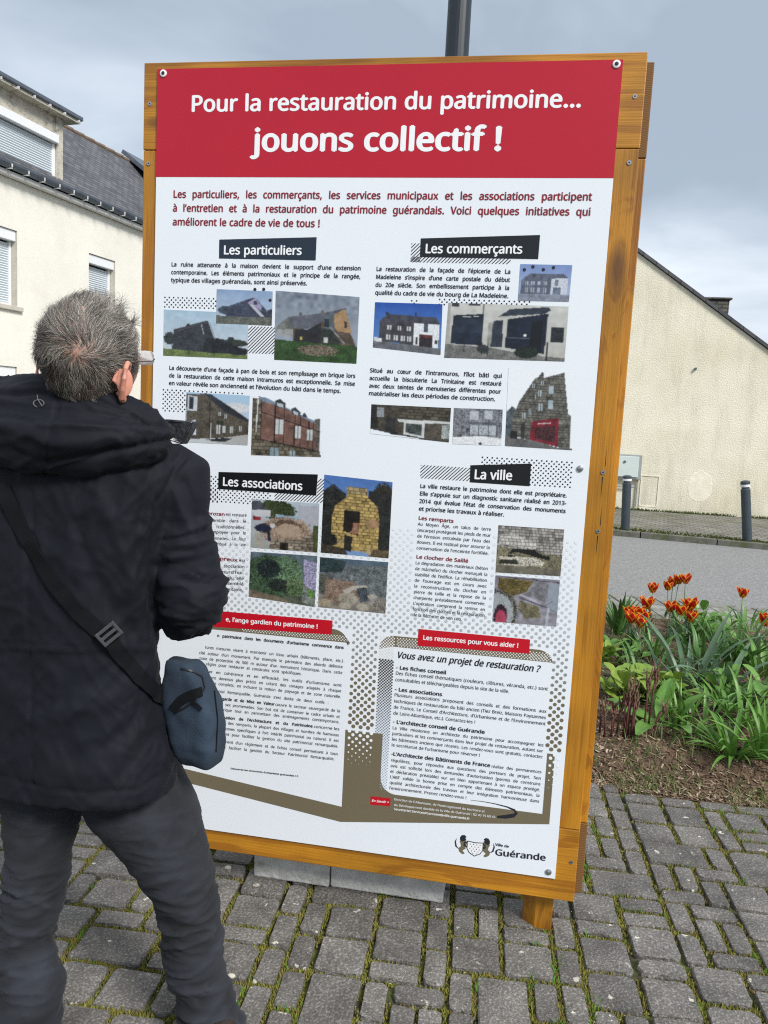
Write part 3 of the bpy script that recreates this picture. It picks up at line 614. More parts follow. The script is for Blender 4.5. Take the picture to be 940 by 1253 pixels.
('paragraph', 0.2099, 1.8203, 0.4077, 1.8183, 0.0152, 'Sauvegarde et de Mise en Valeur', 'x', 'k', 1, 0),
('paragraph', 0.2328, 1.8791, 0.5289, 1.8732, 0.0152, 'orisation de l’Architecture et du Patrimoine', 'x', 'k', 1, 0),
('caption', 0.2753, 2.0371, 0.4905, 2.0344, 0.0085, 'Découvrez les documents d’urbanisme guérandais ! →', 'x', 'k', 2, 0),
('heading', 0.8436, 1.5706, 1.1163, 1.5674, 0.0225, 'Les ressources pour vous aider !', 'b', 'w', 2, 0),
('handwritten_question', 0.7707, 1.6323, 1.1798, 1.6321, 0.033, 'Vous avez un projet de restauration ?', 'b', 'k', 2, 0.25),
('subheading', 0.7705, 1.6664, 0.9177, 1.6667, 0.0185, '- Les fiches conseil', 'x', 'k', 2, 0),
('paragraph', 0.77, 1.6832, 1.2071, 1.6832, 0.0175, 'Des fiches conseil thématiques (couleurs, clôtures, véranda, etc.) sont', 'm', 'k', 1, 0),
('paragraph', 0.77, 1.7025, 1.1003, 1.7025, 0.0175, 'consultables et téléchargeables depuis le site de la ville.', 'm', 'k', 2, 0),
('subheading', 0.7707, 1.7322, 0.9099, 1.7329, 0.0185, '- Les associations', 'x', 'k', 2, 0),
('paragraph', 0.7697, 1.749, 1.2081, 1.749, 0.0168, 'Plusieurs associations proposent des conseils et des formations aux', 'm', 'k', 1, 0),
('paragraph', 0.7697, 1.7674, 1.2081, 1.7674, 0.0168, 'techniques de restauration du bâti ancien (Tiez Breiz, Maisons Paysannes', 'm', 'k', 1, 0),
('paragraph', 0.7697, 1.7858, 1.2081, 1.7858, 0.0168, 'de France, Le Conseil d’Architecture, d’Urbanisme et de l’Environnement', 'm', 'k', 1, 0),
('paragraph', 0.7697, 1.8043, 1.0102, 1.8043, 0.0168, 'de Loire-Atlantique, etc.). Contactez-les !', 'm', 'k', 2, 0),
('subheading', 0.77, 1.8311, 1.0394, 1.8314, 0.0185, '- L’architecte conseil de Guérande', 'x', 'k', 2, 0),
('paragraph', 0.7697, 1.8493, 1.2074, 1.8493, 0.016, 'La Ville missionne un architecte du patrimoine pour accompagner les', 'm', 'k', 1, 0),
('paragraph', 0.7697, 1.8668, 1.2074, 1.8668, 0.016, 'particuliers et les commerçants dans leur projet de restauration, autant sur', 'm', 'k', 1, 0),
('paragraph', 0.7697, 1.8843, 1.2074, 1.8843, 0.016, 'les bâtiments anciens que récents. Les rendez-vous sont gratuits, contactez', 'm', 'k', 1, 0),
('paragraph', 0.7697, 1.9019, 1.0303, 1.9019, 0.016, 'le secrétariat de l’urbanisme pour réserver !', 'm', 'k', 2, 0),
('subheading', 0.7705, 1.9303, 1.0616, 1.9296, 0.0185, '-L’Architecte des Bâtiments de France', 'x', 'k', 2, 0),
('paragraph', 1.0649, 1.9305, 1.2077, 1.9296, 0.0152, 'réalise des permanences', 'm', 'k', 1, 0),
('paragraph', 0.7702, 1.949, 1.2078, 1.949, 0.0158, 'régulières, pour répondre aux questions des porteurs de projet. Son', 'm', 'k', 1, 0),
('paragraph', 0.7702, 1.9665, 1.2078, 1.9665, 0.0158, 'avis est sollicité lors des demandes d’autorisation (permis de construire', 'm', 'k', 1, 0),
('paragraph', 0.7702, 1.9838, 1.2078, 1.9838, 0.0158, 'et déclaration préalable) sur un bien appartenant à un espace protégé.', 'm', 'k', 1, 0),
('paragraph', 0.7702, 2.0012, 1.2078, 2.0012, 0.0158, 'L’ABF valide la bonne prise en compte des éléments patrimoniaux, la', 'm', 'k', 1, 0),
('paragraph', 0.7702, 2.0187, 1.2078, 2.0187, 0.0158, 'qualité architecturale des travaux et leur intégration harmonieuse dans', 'm', 'k', 1, 0),
('paragraph', 0.7702, 2.036, 0.9996, 2.036, 0.0158, 'l’environnement. Prenez rendez-vous !', 'm', 'k', 2, 0),
('caption', 0.7861, 2.0683, 1.0546, 2.0696, 0.0115, 'Direction de l’Urbanisme, de l’Aménagement du territoire et', 'm', 'w', 2, 0),
('caption', 0.7871, 2.0859, 1.0864, 2.0826, 0.0115, 'du Développement durable de la Ville de Guérande : 02 40 15 60 43', 'm', 'w', 2, 0),
('caption', 0.7871, 2.0988, 1.0128, 2.098, 0.0115, 'Secretariat.Serviceurbanisme@ville-guerande.fr', 'b', 'w', 2, 0),
('caption', 0.7188, 2.0819, 0.771, 2.0803, 0.012, 'En Savoir +', 'b', 'w', 2, 0.2),
('logo_lettering', 1.0922, 2.1675, 1.1316, 2.168, 0.014, 'Ville de', 'b', 'k', 2, 0),
('logo_lettering', 1.0928, 2.1964, 1.2395, 2.1924, 0.033, 'Guérande', 'b', 'k', 2, 0),
]
SHAPES = [
('header_band', 'red', 1, [(0, 0), (1.27, 0), (1.27, 0.2915), (0, 0.2915)]),
('heading_banner', 'black_sheen', 4, [(0.1955, 0.4622), (0.4807, 0.4515), (0.4805, 0.5143), (0.1962, 0.5142)]),  # black banner with its bluish reflection put into the ink colour
('heading_banner', 'black', 4, [(0.7734, 0.4506), (1.0929, 0.4371), (1.0924, 0.4995), (0.7742, 0.4997)]),
('heading_banner', 'black', 4, [(0.2115, 1.1248), (0.5122, 1.1132), (0.5101, 1.1746), (0.2115, 1.1751)]),
('heading_banner', 'black', 4, [(0.9481, 1.06), (1.1139, 1.0452), (1.1142, 1.1078), (0.9493, 1.1075)]),
('red_banner', 'red2', 5, [(0.83, 1.5403), (1.1472, 1.5405), (1.1477, 1.5813), (0.8289, 1.5903)]),
('red_banner', 'red2', 5, [(0.097, 1.5451), (0.5751, 1.5399), (0.5745, 1.5823), (0.0981, 1.5974)]),
('red_tag', 'red2', 5, [(0.7152, 2.0652), (0.7756, 2.064), (0.7756, 2.089), (0.7152, 2.0924)]),
]
PHOTOS = [
('ruin', 3, [(0.0314, 0.6617), (0.2891, 0.6653), (0.2896, 0.7939), (0.0316, 0.7939)]),
('gable', 5, [(0.1919, 0.5999), (0.3587, 0.6022), (0.3592, 0.6971), (0.1923, 0.6966)]),
('extension', 4, [(0.368, 0.5999), (0.6107, 0.6112), (0.6105, 0.7943), (0.3699, 0.7927)]),
('postcard', 4, [(1.0464, 0.5132), (1.1828, 0.5134), (1.1813, 0.6084), (1.0467, 0.6091)]),
('grocery', 4, [(0.6555, 0.6239), (0.8434, 0.6242), (0.8463, 0.7611), (0.6555, 0.7473)]),
('shopfront', 4, [(0.8599, 0.6198), (1.1817, 0.6211), (1.182, 0.7658), (0.8569, 0.768)]),
('street', 4, [(0.1066, 0.8963), (0.3003, 0.8982), (0.2982, 1.0415), (0.103, 1.0429)]),
('timber', 4, [(0.3098, 0.8978), (0.5169, 0.9008), (0.5188, 1.0628), (0.3095, 1.0692)]),
('corner', 4, [(0.6593, 0.9053), (0.8843, 0.9048), (0.884, 1.0001), (0.66, 0.9877)]),
('oldshop', 4, [(0.8924, 0.9043), (1.0265, 0.9021), (1.0287, 1.0011), (0.8945, 1.0036)]),
('redshop', 4, [(1.0345, 0.7887), (1.2124, 0.7914), (1.2206, 1.0023), (1.0394, 1.0011)]),
('oven', 4, [(0.3171, 1.198), (0.5205, 1.1969), (0.5205, 1.3414), (0.3169, 1.3425)]),
('tower', 4, [(0.5317, 1.1126), (0.7313, 1.1216), (0.7312, 1.3414), (0.5307, 1.3406)]),
('ivy', 4, [(0.318, 1.3547), (0.521, 1.3515), (0.5192, 1.504), (0.316, 1.4906)]),
('drain', 4, [(0.5293, 1.3542), (0.7305, 1.3527), (0.7305, 1.5043), (0.5295, 1.5031)]),
('rampart', 4, [(1.037, 1.2225), (1.2168, 1.2214), (1.2165, 1.3526), (1.0379, 1.3565)]),
('window', 4, [(1.0385, 1.3649), (1.2161, 1.3636), (1.2157, 1.4963), (1.0387, 1.4985)]),
]
# ------------------------------------------------------------------ information board
BO = Vector((-.701, 2.346, 0)); BA = R(-9.2419); SW, SHT, ZT = 1.27, 2.245, 2.437
board = thing('information_board', 'tall wooden framed board with a printed sheet on restoring local heritage', 'information board', BO, BA)

def wood_mat(name, axis, base=(.42, .18, .012), dark=(.26, .095, .007), knots=True):
    m = bpy.data.materials.new(name); m.use_nodes = True; nt = m.node_tree; b = nt.nodes['Principled BSDF']; L = nt.links
    b.inputs['Roughness'].default_value = .42; b.inputs['Coat Weight'].default_value = .05; b.inputs['Coat Roughness'].default_value = .25
    tc = N(nt, 'ShaderNodeTexCoord'); oi = N(nt, 'ShaderNodeObjectInfo'); ad = N(nt, 'ShaderNodeVectorMath', operation='ADD'); L.new(tc.outputs['Object'], ad.inputs[0])
    sc_ = N(nt, 'ShaderNodeMath', operation='MULTIPLY'); L.new(oi.outputs['Random'], sc_.inputs[0]); sc_.inputs[1].default_value = 7.0; L.new(sc_.outputs[0], ad.inputs[1])
    # distortion around knots
    kn_ = N(nt, 'ShaderNodeMapping'); kn_.inputs['Scale'].default_value = {'x': (1.6, 4, 5), 'z': (5, 4, 1.6)}[axis]; L.new(ad.outputs[0], kn_.inputs[0])
    vo = N(nt, 'ShaderNodeTexVoronoi'); vo.inputs['Scale'].default_value = 1.1; L.new(kn_.outputs[0], vo.inputs['Vector'])
    kr = N(nt, 'ShaderNodeMapRange', interpolation_type='SMOOTHSTEP'); kr.inputs['From Min'].default_value = 0; kr.inputs['From Max'].default_value = .42; kr.inputs['To Min'].default_value = 1; kr.inputs['To Max'].default_value = 0; L.new(vo.outputs['Distance'], kr.inputs['Value'])
    mp = N(nt, 'ShaderNodeMapping'); mp.inputs['Scale'].default_value = {'x': (.9, 16, 16), 'z': (16, 16, .9)}[axis]; L.new(ad.outputs[0], mp.inputs[0])
    ka = N(nt, 'ShaderNodeVectorMath', operation='ADD'); L.new(mp.outputs[0], ka.inputs[0]); km = N(nt, 'ShaderNodeMath', operation='MULTIPLY'); L.new(kr.outputs[0], km.inputs[0]); km.inputs[1].default_value = 1.6; L.new(km.outputs[0], ka.inputs[1])
    n1 = N(nt, 'ShaderNodeTexNoise'); n1.inputs['Scale'].default_value = 1.2; n1.inputs['Detail'].default_value = 3; n1.inputs['Distortion'].default_value = .4; L.new(ka.outputs[0], n1.inputs['Vector'])
    # ring lines from the noise value
    mm = N(nt, 'ShaderNodeMath', operation='MULTIPLY'); mm.inputs[1].default_value = 22; L.new(n1.outputs['Fac'], mm.inputs[0]); sn = N(nt, 'ShaderNodeMath', operation='SINE'); L.new(mm.outputs[0], sn.inputs[0])
    r1 = N(nt, 'ShaderNodeMapRange'); r1.inputs['From Min'].default_value = -.2; r1.inputs['From Max'].default_value = 1; r1.inputs['To Min'].default_value = 0; r1.inputs['To Max'].default_value = .75; L.new(sn.outputs[0], r1.inputs['Value'])
    n2 = N(nt, 'ShaderNodeTexNoise'); n2.inputs['Scale'].default_value = 3; n2.inputs['Detail'].default_value = 3; L.new(ad.outputs[0], n2.inputs['Vector'])
    c1 = N(nt, 'ShaderNodeMix', data_type='RGBA'); L.new(r1.outputs[0], c1.inputs[0]); c1.inputs[6].default_value = (*base, 1); c1.inputs[7].default_value = (*dark, 1)
    r2 = N(nt, 'ShaderNodeMapRange'); r2.inputs['To Min'].default_value = .72; r2.inputs['To Max'].default_value = 1.3; r2.inputs['From Min'].default_value = .3; r2.inputs['From Max'].default_value = .7; L.new(n2.outputs['Fac'], r2.inputs['Value'])
    s2 = N(nt, 'ShaderNodeVectorMath', operation='SCALE'); L.new(c1.outputs[2], s2.inputs[0]); L.new(r2.outputs[0], s2.inputs['Scale'])
    # knot cores
    vk = N(nt, 'ShaderNodeMapRange'); vk.inputs['From Min'].default_value = .07; vk.inputs['From Max'].default_value = .17; vk.inputs['To Min'].default_value = .85; vk.inputs['To Max'].default_value = 0; L.new(vo.outputs['Distance'], vk.inputs['Value'])
    c3 = N(nt, 'ShaderNodeMix', data_type='RGBA'); L.new(vk.outputs[0], c3.inputs[0]); L.new(s2.outputs[0], c3.inputs[6]); c3.inputs[7].default_value = (.1, .038, .012, 1)
    # fine fibres
    mf = N(nt, 'ShaderNodeMapping'); mf.inputs['Scale'].default_value = {'x': (6, 260, 260), 'z': (260, 260, 6)}[axis]; L.new(ad.outputs[0], mf.inputs[0])
    nf = N(nt, 'ShaderNodeTexNoise'); nf.inputs['Scale'].default_value = 1; nf.inputs['Detail'].default_value = 2; L.new(mf.outputs[0], nf.inputs['Vector'])
    rf_ = N(nt, 'ShaderNodeMapRange'); rf_.inputs['To Min'].default_value = .75; rf_.inputs['To Max'].default_value = 1.22; L.new(nf.outputs['Fac'], rf_.inputs['Value'])
    s3 = N(nt, 'ShaderNodeVectorMath', operation='SCALE'); L.new(c3.outputs[2], s3.inputs[0]); L.new(rf_.outputs[0], s3.inputs['Scale']); L.new(s3.outputs[0], b.inputs['Base Color'])
    bp = N(nt, 'ShaderNodeBump'); bp.inputs['Strength'].default_value = .35; bp.inputs['Distance'].default_value = .003; L.new(nf.outputs['Fac'], bp.inputs['Height']); L.new(bp.outputs[0], b.inputs['Normal'])
    return m
m_wx, m_wz = wood_mat('stained_pine_horizontal', 'x'), wood_mat('stained_pine_upright', 'z')
def endgrain():
    m = mat('end_grain', (.2, .11, .04), .8, .2, 10); nt = m.node_tree; b = nt.nodes['Principled BSDF']
    tc = N(nt, 'ShaderNodeTexCoord'); wv = N(nt, 'ShaderNodeTexWave', wave_type='RINGS', rings_direction='SPHERICAL'); wv.inputs['Scale'].default_value = 60; wv.inputs['Distortion'].default_value = 2.5
    mp = N(nt, 'ShaderNodeMapping'); mp.inputs['Location'].default_value = (-1.3, .0, -2.12); nt.links.new(tc.outputs['Object'], mp.inputs[0]); nt.links.new(mp.outputs[0], wv.inputs['Vector'])
    mx = N(nt, 'ShaderNodeMix', data_type='RGBA'); nt.links.new(wv.outputs['Fac'], mx.inputs[0]); mx.inputs[6].default_value = (.12, .055, .016, 1); mx.inputs[7].default_value = (.22, .11, .03, 1); nt.links.new(mx.outputs[2], b.inputs['Base Color'])
    return m
m_end = endgrain()
XL, XR, ZB, ZTP = -.043, 1.331, .126, 2.4565
def plank(name, x0, x1, y0, y1, z0, z1, m, ends=False):
    b = MB(); b.box(x0, x1, y0, y1, z0, z1); o = b.build(name, m, board, bevel=.0025)
    return o
plank('frame_plank', XL, XR, .0, .028, ZTP - .235, ZTP, m_wx)
plank('frame_plank', XL, XR - .002, .0, .028, ZB, ZB + .22, m_wx)
plank('frame_plank', XL + .001, XL + .16, .001, .028, ZB + .2215, ZTP - .2365, m_wz)
plank('frame_plank', XR - .17, XR - .002, .0005, .028, ZB + .2215, ZTP - .2365, m_wz)
# backing boards of the second frame, standing proud at the right edge
plank('rear_plank', XL + .03, XR + .0215, .0295, .072, ZTP - .25, ZTP - .012, m_end)
plank('rear_plank', XL + .03, XR + .0215, .0295, .072, ZB + .012, ZB + .23, m_end)
plank('rear_plank', XR - .15, XR + .0205, .0295, .072, ZB + .2315, ZTP - .2515, m_wz)
plank('rear_plank', XL + .03, XL + .2, .0295, .072, ZB + .2315, ZTP - .2515, m_wz)
b = MB(); q_ = [(1.19, .076), (1.2245, .05), (1.276, .05), (1.276, .12), (1.19, .12)]; b.rings([[(x_, y_, -.01) for x_, y_ in q_], [(x_, y_, ZB + .0105) for x_, y_ in q_]]); b.build('leg', m_wz, board, bevel=.003)
b = MB(); b.box(.03, .0705, .05, .12, -.01, ZB + .0105); b.build('leg', m_wz, board, bevel=.003)
b = MB(); b.box(XL + .2, XR - .17, .03, .04, ZB + .24, ZTP - .26); b.build('backing_panel', mat('plywood', (.3, .2, .1), .8, .2, 5), board)
m_steel = mat('steel', (.45, .46, .48), .35, .1, 20, metal=.9); m_dark = mat('dark_recess', (.01, .01, .012), .6)
def wood_screw(x, z, crack=False):
    b = MB(); b.tube([(x, -.0002, z), (x, -.0016, z)], .0058, 10, up=(0, 0, 1)); o = b.build('wood_screw', m_steel, board)
    b = MB(); b.tube([(x, -.0016, z), (x, -.0019, z)], .0025, 6); b.build('screw_socket', m_dark, o)
    if crack:
        b = MB(); b.add([(x + .004, -.0003, z + .015), (x + .0055, -.0003, z + .02), (x + .004, -.0003, z + .075)], [(0, 1, 2)]); b.add([(x - .001, -.0003, z - .012), (x + .0015, -.0003, z - .012), (x, -.0003, z - .07)], [(0, 1, 2)]); b.build('drying_crack', m_dark, o)
def B2(px, py):     # photo measurement on the board plane -> local x, z
    v = CR @ np.array([(px - 470) / FPX, (py - 626.5) / FPX, 1.0]); n = Vector((math.sin(-BA), math.cos(BA), 0)); t = (BO - Vector((0, 0, CAM_H))).dot(n) / Vector(v).dot(n)
    P = Vector((0, 0, CAM_H)) + Vector(v) * t - BO; P.rotate(Matrix.Rotation(-BA, 3, 'Z')); return P.x, P.z
for (px, py, cr_) in ((183.5, 127, 0), (182, 200, 0), (777, 118, 0), (770, 199, 0), (738, 578, 1), (732, 650, 1), (699, 1055, 0)):
    x, z = B2(px, py); wood_screw(x, z, cr_)

# ---- the printed sheet: panel, then flat ink layers 0.35 mm apart
SY = -.0045
m_sheet = mat('printed_panel', (.77, .81, .86), .3, .015, 2, spec=.5)
b = MB(); b.box(0, SW, SY, -.0008, ZT - SHT, ZT); psheet = b.build('printed_sheet', m_sheet, board, bevel=.0006)
LY = lambda k: SY - .0003 - .0001 * k
def ink(name, c, r=.3): return mat(name, c, r, .03, 3)
INK = dict(red=ink('ink_crimson', (.45, .004, .022), .34), red2=ink('ink_red', (.5, .006, .018)), black_sheen=ink('ink_black_sheen', (.012, .022, .04)), black=ink('ink_black', (.008, .009, .011)), khaki=ink('ink_khaki', (.16, .135, .085)), white=ink('ink_white', (.83, .84, .86)),
           k=ink('text_black', (.018, .02, .028), .4), w=ink('text_white', (.85, .86, .88)), r=ink('text_dark_red', (.23, .008, .02), .4), shade=ink('ink_shaded', (1, 1, 1)))
m_inkv = mat('ink_halftone', vcol=True, rough=.35)
m_photo = mat('ink_photograph', vcol=True, rough=.35)
def flat(name, polys, m, lay, **tags):
    b = MB()
    for P in polys:
        if len(P) and isinstance(P[0], (int, float)): P = [P]
        b.add([(u, LY(lay), ZT - v) for u, v in P], [tuple(range(len(P)))])
    me = b.mesh(name); me.polygons.foreach_set('use_smooth', [False] * len(me.polygons))
    bm = bmesh.new(); bm.from_mesh(me)
    for f in bm.faces:
        if f.normal.y > 0: f.normal_flip()
    bm.to_mesh(me); bm.free()
    return link(name, me, m, psheet, **tags)
for (nm, c, lay, P) in SHAPES: flat(nm, [P], INK[c], lay)
def arc(cx, cy, r, a0, a1, n=8): return [(cx + r * math.cos(R(a0 + (a1 - a0) * k / n)), cy + r * math.sin(R(a0 + (a1 - a0) * k / n))) for k in range(n + 1)]
# khaki blocks of the two lower panels
flat('khaki_block', [[(.629, 1.868), (.742, 1.868), (.742, 2.0), *arc(.79, 2.004, .047, 180, 90, 8), (1.2195, 2.0515), (1.2195, 1.868), (1.241, 1.868), (1.241, 2.0799), (.6271, 2.1594), (.629, 2.111)],
                     [(.10, 2.0525), (.629, 2.111), (.6271, 2.1594), (.10, 2.0955)],
                     [*arc(.7605, 1.6105, .0425, 180, 270), *arc(1.172, 1.6115, .044, 270, 346), (.7605, 1.6)],
                     [(.10, 1.602), (.10, 1.5665), *arc(.5787, 1.6105, .0455, 270, 360, 8), (.6304, 1.602)]], INK['khaki'], 2)
def disc(b, u, v, r, lay, col, n=8):
    b.add([(u + r * math.cos(2 * PI * k / n), LY(lay), ZT - v - r * math.sin(2 * PI * k / n)) for k in range(n)], [tuple(range(n))], col)
kh = np.array((.16, .135, .085)); wh = np.array((.77, .81, .86)); gr = np.array((.42, .45, .47))
dots = MB(); PT = .0222; row = 0; v = 1.20
while v < 1.985:
    u = .175 + (PT / 2 if row % 2 else 0)
    while u < 1.255:
        inside = (u < .6304 and v > 1.56) or (.715 < u < 1.2152 and v > 1.56) or (.80 < u < 1.02 and v < 1.5 and v < 1.47)
        if not inside:
            if v < 1.865:
                t = min(1, max(0, (v - 1.22) / .35)); t2 = min(1, max(0, (v - 1.5) / .22)); c = (wh * (1 - t) + gr * t) * (1 - t2) + kh * t2
                rr_ = .0046 + .0016 * min(1, max(0, (v - 1.6) / .26))
                if t > .08: disc(dots, u, v, rr_, 2.4, tuple(c), 10)
            else:
                rr_ = .0060 * (1 - (v - 1.86) / .125)
                if rr_ > .0006 and (u < .712 or u > 1.2195): disc(dots, u, v + .004, rr_, 2.4, tuple(wh * 1.02), 8)
        u += PT
    v += PT / 2; row += 1
dots.build('halftone_dots', m_inkv, psheet, kind='stuff')
d2 = MB(); P2 = .0088; row = 0; v = 1.572
while v < 2.04:
    u = .721 + (P2 / 2 if row % 2 else 0)
    while u < .7615:
        t = (v - 1.57) / .47; c_in = (u - .7625) ** 2 + (v - 1.607) ** 2
        if v < 1.64: disc(d2, u, v, .0021 + .0012 * (v - 1.57) / .07, 2.6, (.8, .81, .82), 6)
        elif u > .7425 or v < 1.868:
            g_ = min(1, max(0, (v - 1.72) / .25)); disc(d2, u, v, .0033 - .0016 * t, 2.6, tuple(np.array((.05, .05, .045)) * (1 - g_) + np.array((.3, .36, .5)) * g_), 6)
        u += P2
    v += P2 / 2; row += 1
for (ua, ub, va, vb) in ((.77, .828, 1.574, 1.598), (1.15, 1.21, 1.576, 1.598), (.77, 1.2, 1.584, 1.598), (.30, .625, 1.584, 1.60)):
    v = va; row = 0
    while v < vb:
        u = ua + (P2 / 2 if row % 2 else 0)
        while u < ub: disc(d2, u, v, .0019, 2.6, (.8, .81, .82), 6); u += P2
        v += P2 / 2; row += 1
d2.build('fine_halftone_dots', m_inkv, psheet, kind='stuff')
d3 = MB()
def dotfield(ua, ub, va, vb, p=.0135, r=.00235):
    v = va; row = 0
    while v < vb:
        u = ua + (p / 2 if row % 2 else 0)
        while u < ub: disc(d3, u, v, r, 2.6, (.02, .018, .03), 8); u += p
        v += p * .5; row += 1
dotfield(.034, .192, .627, .657); dotfield(.835, 1.08, .6115, .6255); dotfield(.758, .778, .617, .69)
dotfield(.034, .104, .893, .957); dotfield(.034, .278, .893, .905); dotfield(.176, .212, 1.140, 1.215); dotfield(.176, .372, 1.178, 1.215); dotfield(.98, 1.11, 1.036, 1.06); dotfield(1.115, 1.228, 1.036, 1.108)
d3.build('dot_pattern', m_inkv, psheet)
# a cluster of small marks over the two archive photographs
d4 = MB()
for (u, v) in ((.306, .598), (.332, .597), (.352, .627), (1.058, .528), (1.08, .52), (1.108, .527), (1.134, .521)): disc(d4, u, v, .0048, 7, (.02, .02, .03), 10)
d4.build('archive_marks', m_inkv, psheet)
def hatch(ua, ub, va, vb, lay=2.6, p=.0098, th=.0034):
    out_ = []; c = ua + va
    while c < ub + vb:
        # line u + v = c inside the rectangle
        pts_ = []
        for cc in (c, c + th):
            lo, hi = max(ua, cc - vb), min(ub, cc - va)
            pts_.append(((lo, cc - lo), (hi, cc - hi)) if hi > lo else None)
        if pts_[0] and pts_[1]: out_.append([pts_[0][0], pts_[0][1], pts_[1][1], pts_[1][0]])
        c += p * 1.0
    return out_
flat('hatched_pattern', hatch(.29, .3705, .701, .777) + hatch(.7485, .775, .464, .513) + hatch(.7485, 1.02, .499, .514) + hatch(.385, .5335, 1.174, 1.195) + hatch(.512, .5335, 1.125, 1.175) + hatch(.809, .953, 1.0675, 1.105), INK['k'], 2.6)
# flourish at the foot of the right panel
sw_ = [(1.0109, 2.0372, .0004), (1.05, 2.037, .0008), (1.0834, 2.039, .0012), (1.118, 2.0437, .0018), (1.1395, 2.0505, .003), (1.1455, 2.059, .0045), (1.138, 2.0675, .006), (1.115, 2.0745, .0058), (1.0916, 2.0785, .0035)]
P_ = []; Q_ = []
for k, (u, v, h) in enumerate(sw_):
    a_, b_ = sw_[max(0, k - 1)], sw_[min(len(sw_) - 1, k + 1)]; du, dv = b_[0] - a_[0], b_[1] - a_[1]; l = math.hypot(du, dv); P_.append((u - dv / l * h, v + du / l * h)); Q_.append((u + dv / l * h, v - du / l * h))
flat('flourish', [[P_[k], P_[k + 1], Q_[k + 1], Q_[k]] for k in range(len(P_) - 1)], INK['k'], 5)
# town crest: shield with ermine spots and two standing lions
def T_(pts, u0, v0, s, mir=False, kx=1.0, ky=1.0): return [(u0 + (-x if mir else x) * s * kx, v0 + y * s * ky) for x, y in pts]
shield = [(0, 0), (.25, .02), (.5, 0), (.5, .22), (.42, .33), (.25, .41), (.08, .33), (0, .22)]
sh_in = [(.025, .025), (.25, .045), (.475, .025), (.475, .215), (.4, .315), (.25, .385), (.1, .315), (.025, .215)]
flat('crest_shield', [T_(shield, 1.0098, 2.1635, .048 / .5, False, 1, 1.18)], INK['k'], 3); flat('crest_field', [T_(sh_in, 1.0098, 2.1635, .048 / .5, False, 1, 1.18)], INK['white'], 3.6)
er = []
for r_ in range(5):
    for c_ in range(4 - (r_ % 2) - (2 if r_ > 3 else 0)):
        x0_ = .1 + c_ * .1 + (.05 if r_ % 2 else 0) + (.1 if r_ > 3 else 0); y0_ = .065 + r_ * .062
        er.append(T_([(x0_ - .016, y0_ + .035), (x0_, y0_ - .012), (x0_ + .016, y0_ + .035)], 1.0098, 2.1635, .048 / .5, False, 1, 1.18))
flat('ermine_spots', er, INK['k'], 4.2)
body_ = [(-.02, .06), (.1, .02), (.14, .2), (.17, .3), (.1, .36), (.12, .55), (.02, .66), (.1, .8), (.04, .86), (-.04, .8), (-.1, .72), (-.12, .55), (-.04, .45), (-.06, .3), (-.1, .2)]
mane_ = [(-.1, -.02), (-.04, -.14), (.06, -.16), (.14, -.08), (.1, .0), (.14, .06), (.06, .16), (-.04, .2), (-.1, .12)]
tail_ = [(-.12, .62), (-.26, .5), (-.3, .25), (-.22, .05), (-.25, .25), (-.21, .45)]
paw_ = [(.06, .2), (.24, .14), (.25, .18), (.08, .28), (.25, .5), (.24, .54), (.04, .38)]
for (u0_, mir) in ((.9965, False), (1.0685, True)):
    s_ = .0625; flat('crest_lion', [T_(body_, u0_, 2.157, s_ * .95, mir, 1.45)], INK['khaki'], 3); flat('crest_lion_mane', [T_(p_, u0_, 2.157, s_ * .95, mir, 1.3) for p_ in (mane_, tail_, paw_)], INK['k'], 3.5)

# ---- lettering: glyph outlines of the built-in font, laid out line by line
GC = {}
try: FONT = bpy.data.fonts.load(bpy.utils.system_resource('DATAFILES', path='fonts') + '/NotoSansHebrew-Regular.woff2')      # Blender's own bundled sans serif
except Exception: FONT = None
def glyph_bank(chars, wname, off, shear=0):
    cu = bpy.data.curves.new('t', 'FONT'); cu.size = 1; cu.font = FONT if FONT else cu.font; cu.resolution_u = 2 if wname == 'm' else 3; cu.fill_mode = 'FRONT'; cu.offset = 0
    ob = bpy.data.objects.new('t', cu); COL.objects.link(ob)
    def grab(s):
        cu.body = s; dg = bpy.context.evaluated_depsgraph_get(); me = bpy.data.meshes.new_from_object(ob.evaluated_get(dg), depsgraph=dg)
        n = len(me.vertices); a = np.zeros(n * 3); me.vertices.foreach_get('co', a); a = a.reshape(-1, 3)[:, :2]; fs = [tuple(p.vertices) for p in me.polygons]; bpy.data.meshes.remove(me); return a, fs
    base = grab('HH')[0]; wHH = base[:, 0].max(); 
    for c in chars:
        a = grab('H' + c + 'H')[0]; adv = a[:, 0].max() - wHH
        if c == ' ': v_, f_ = np.zeros((0, 2)), []
        else: v_, f_ = grab(c)
        if off and len(v_):      # heavier weights: three strikes of the glyph side by side
            n_ = len(v_); dxs = ((0, 0), (-off, 0), (off, 0), (0, off * .7), (0, -off * .7)) if wname != 'm' else ((0, 0), (off, 0))
            f_ = [tuple(i + k * n_ for i in f) for k in range(len(dxs)) for f in f_]; v_ = np.concatenate([np.column_stack([v_[:, 0] + d_[0], v_[:, 1] + d_[1], np.full(n_, k * 1.0)]) for k, d_ in enumerate(dxs)])
        GC[(wname, c)] = (v_, f_, adv)
    bpy.data.objects.remove(ob); bpy.data.curves.remove(cu)
byw = {}
for t in TEXT: byw.setdefault(t[7], set()).update(t[6])
for wn_, off in (('m', .018), ('b', .026), ('x', .032)): glyph_bank(sorted(byw.get(wn_, set()) | {' '}), wn_, off)
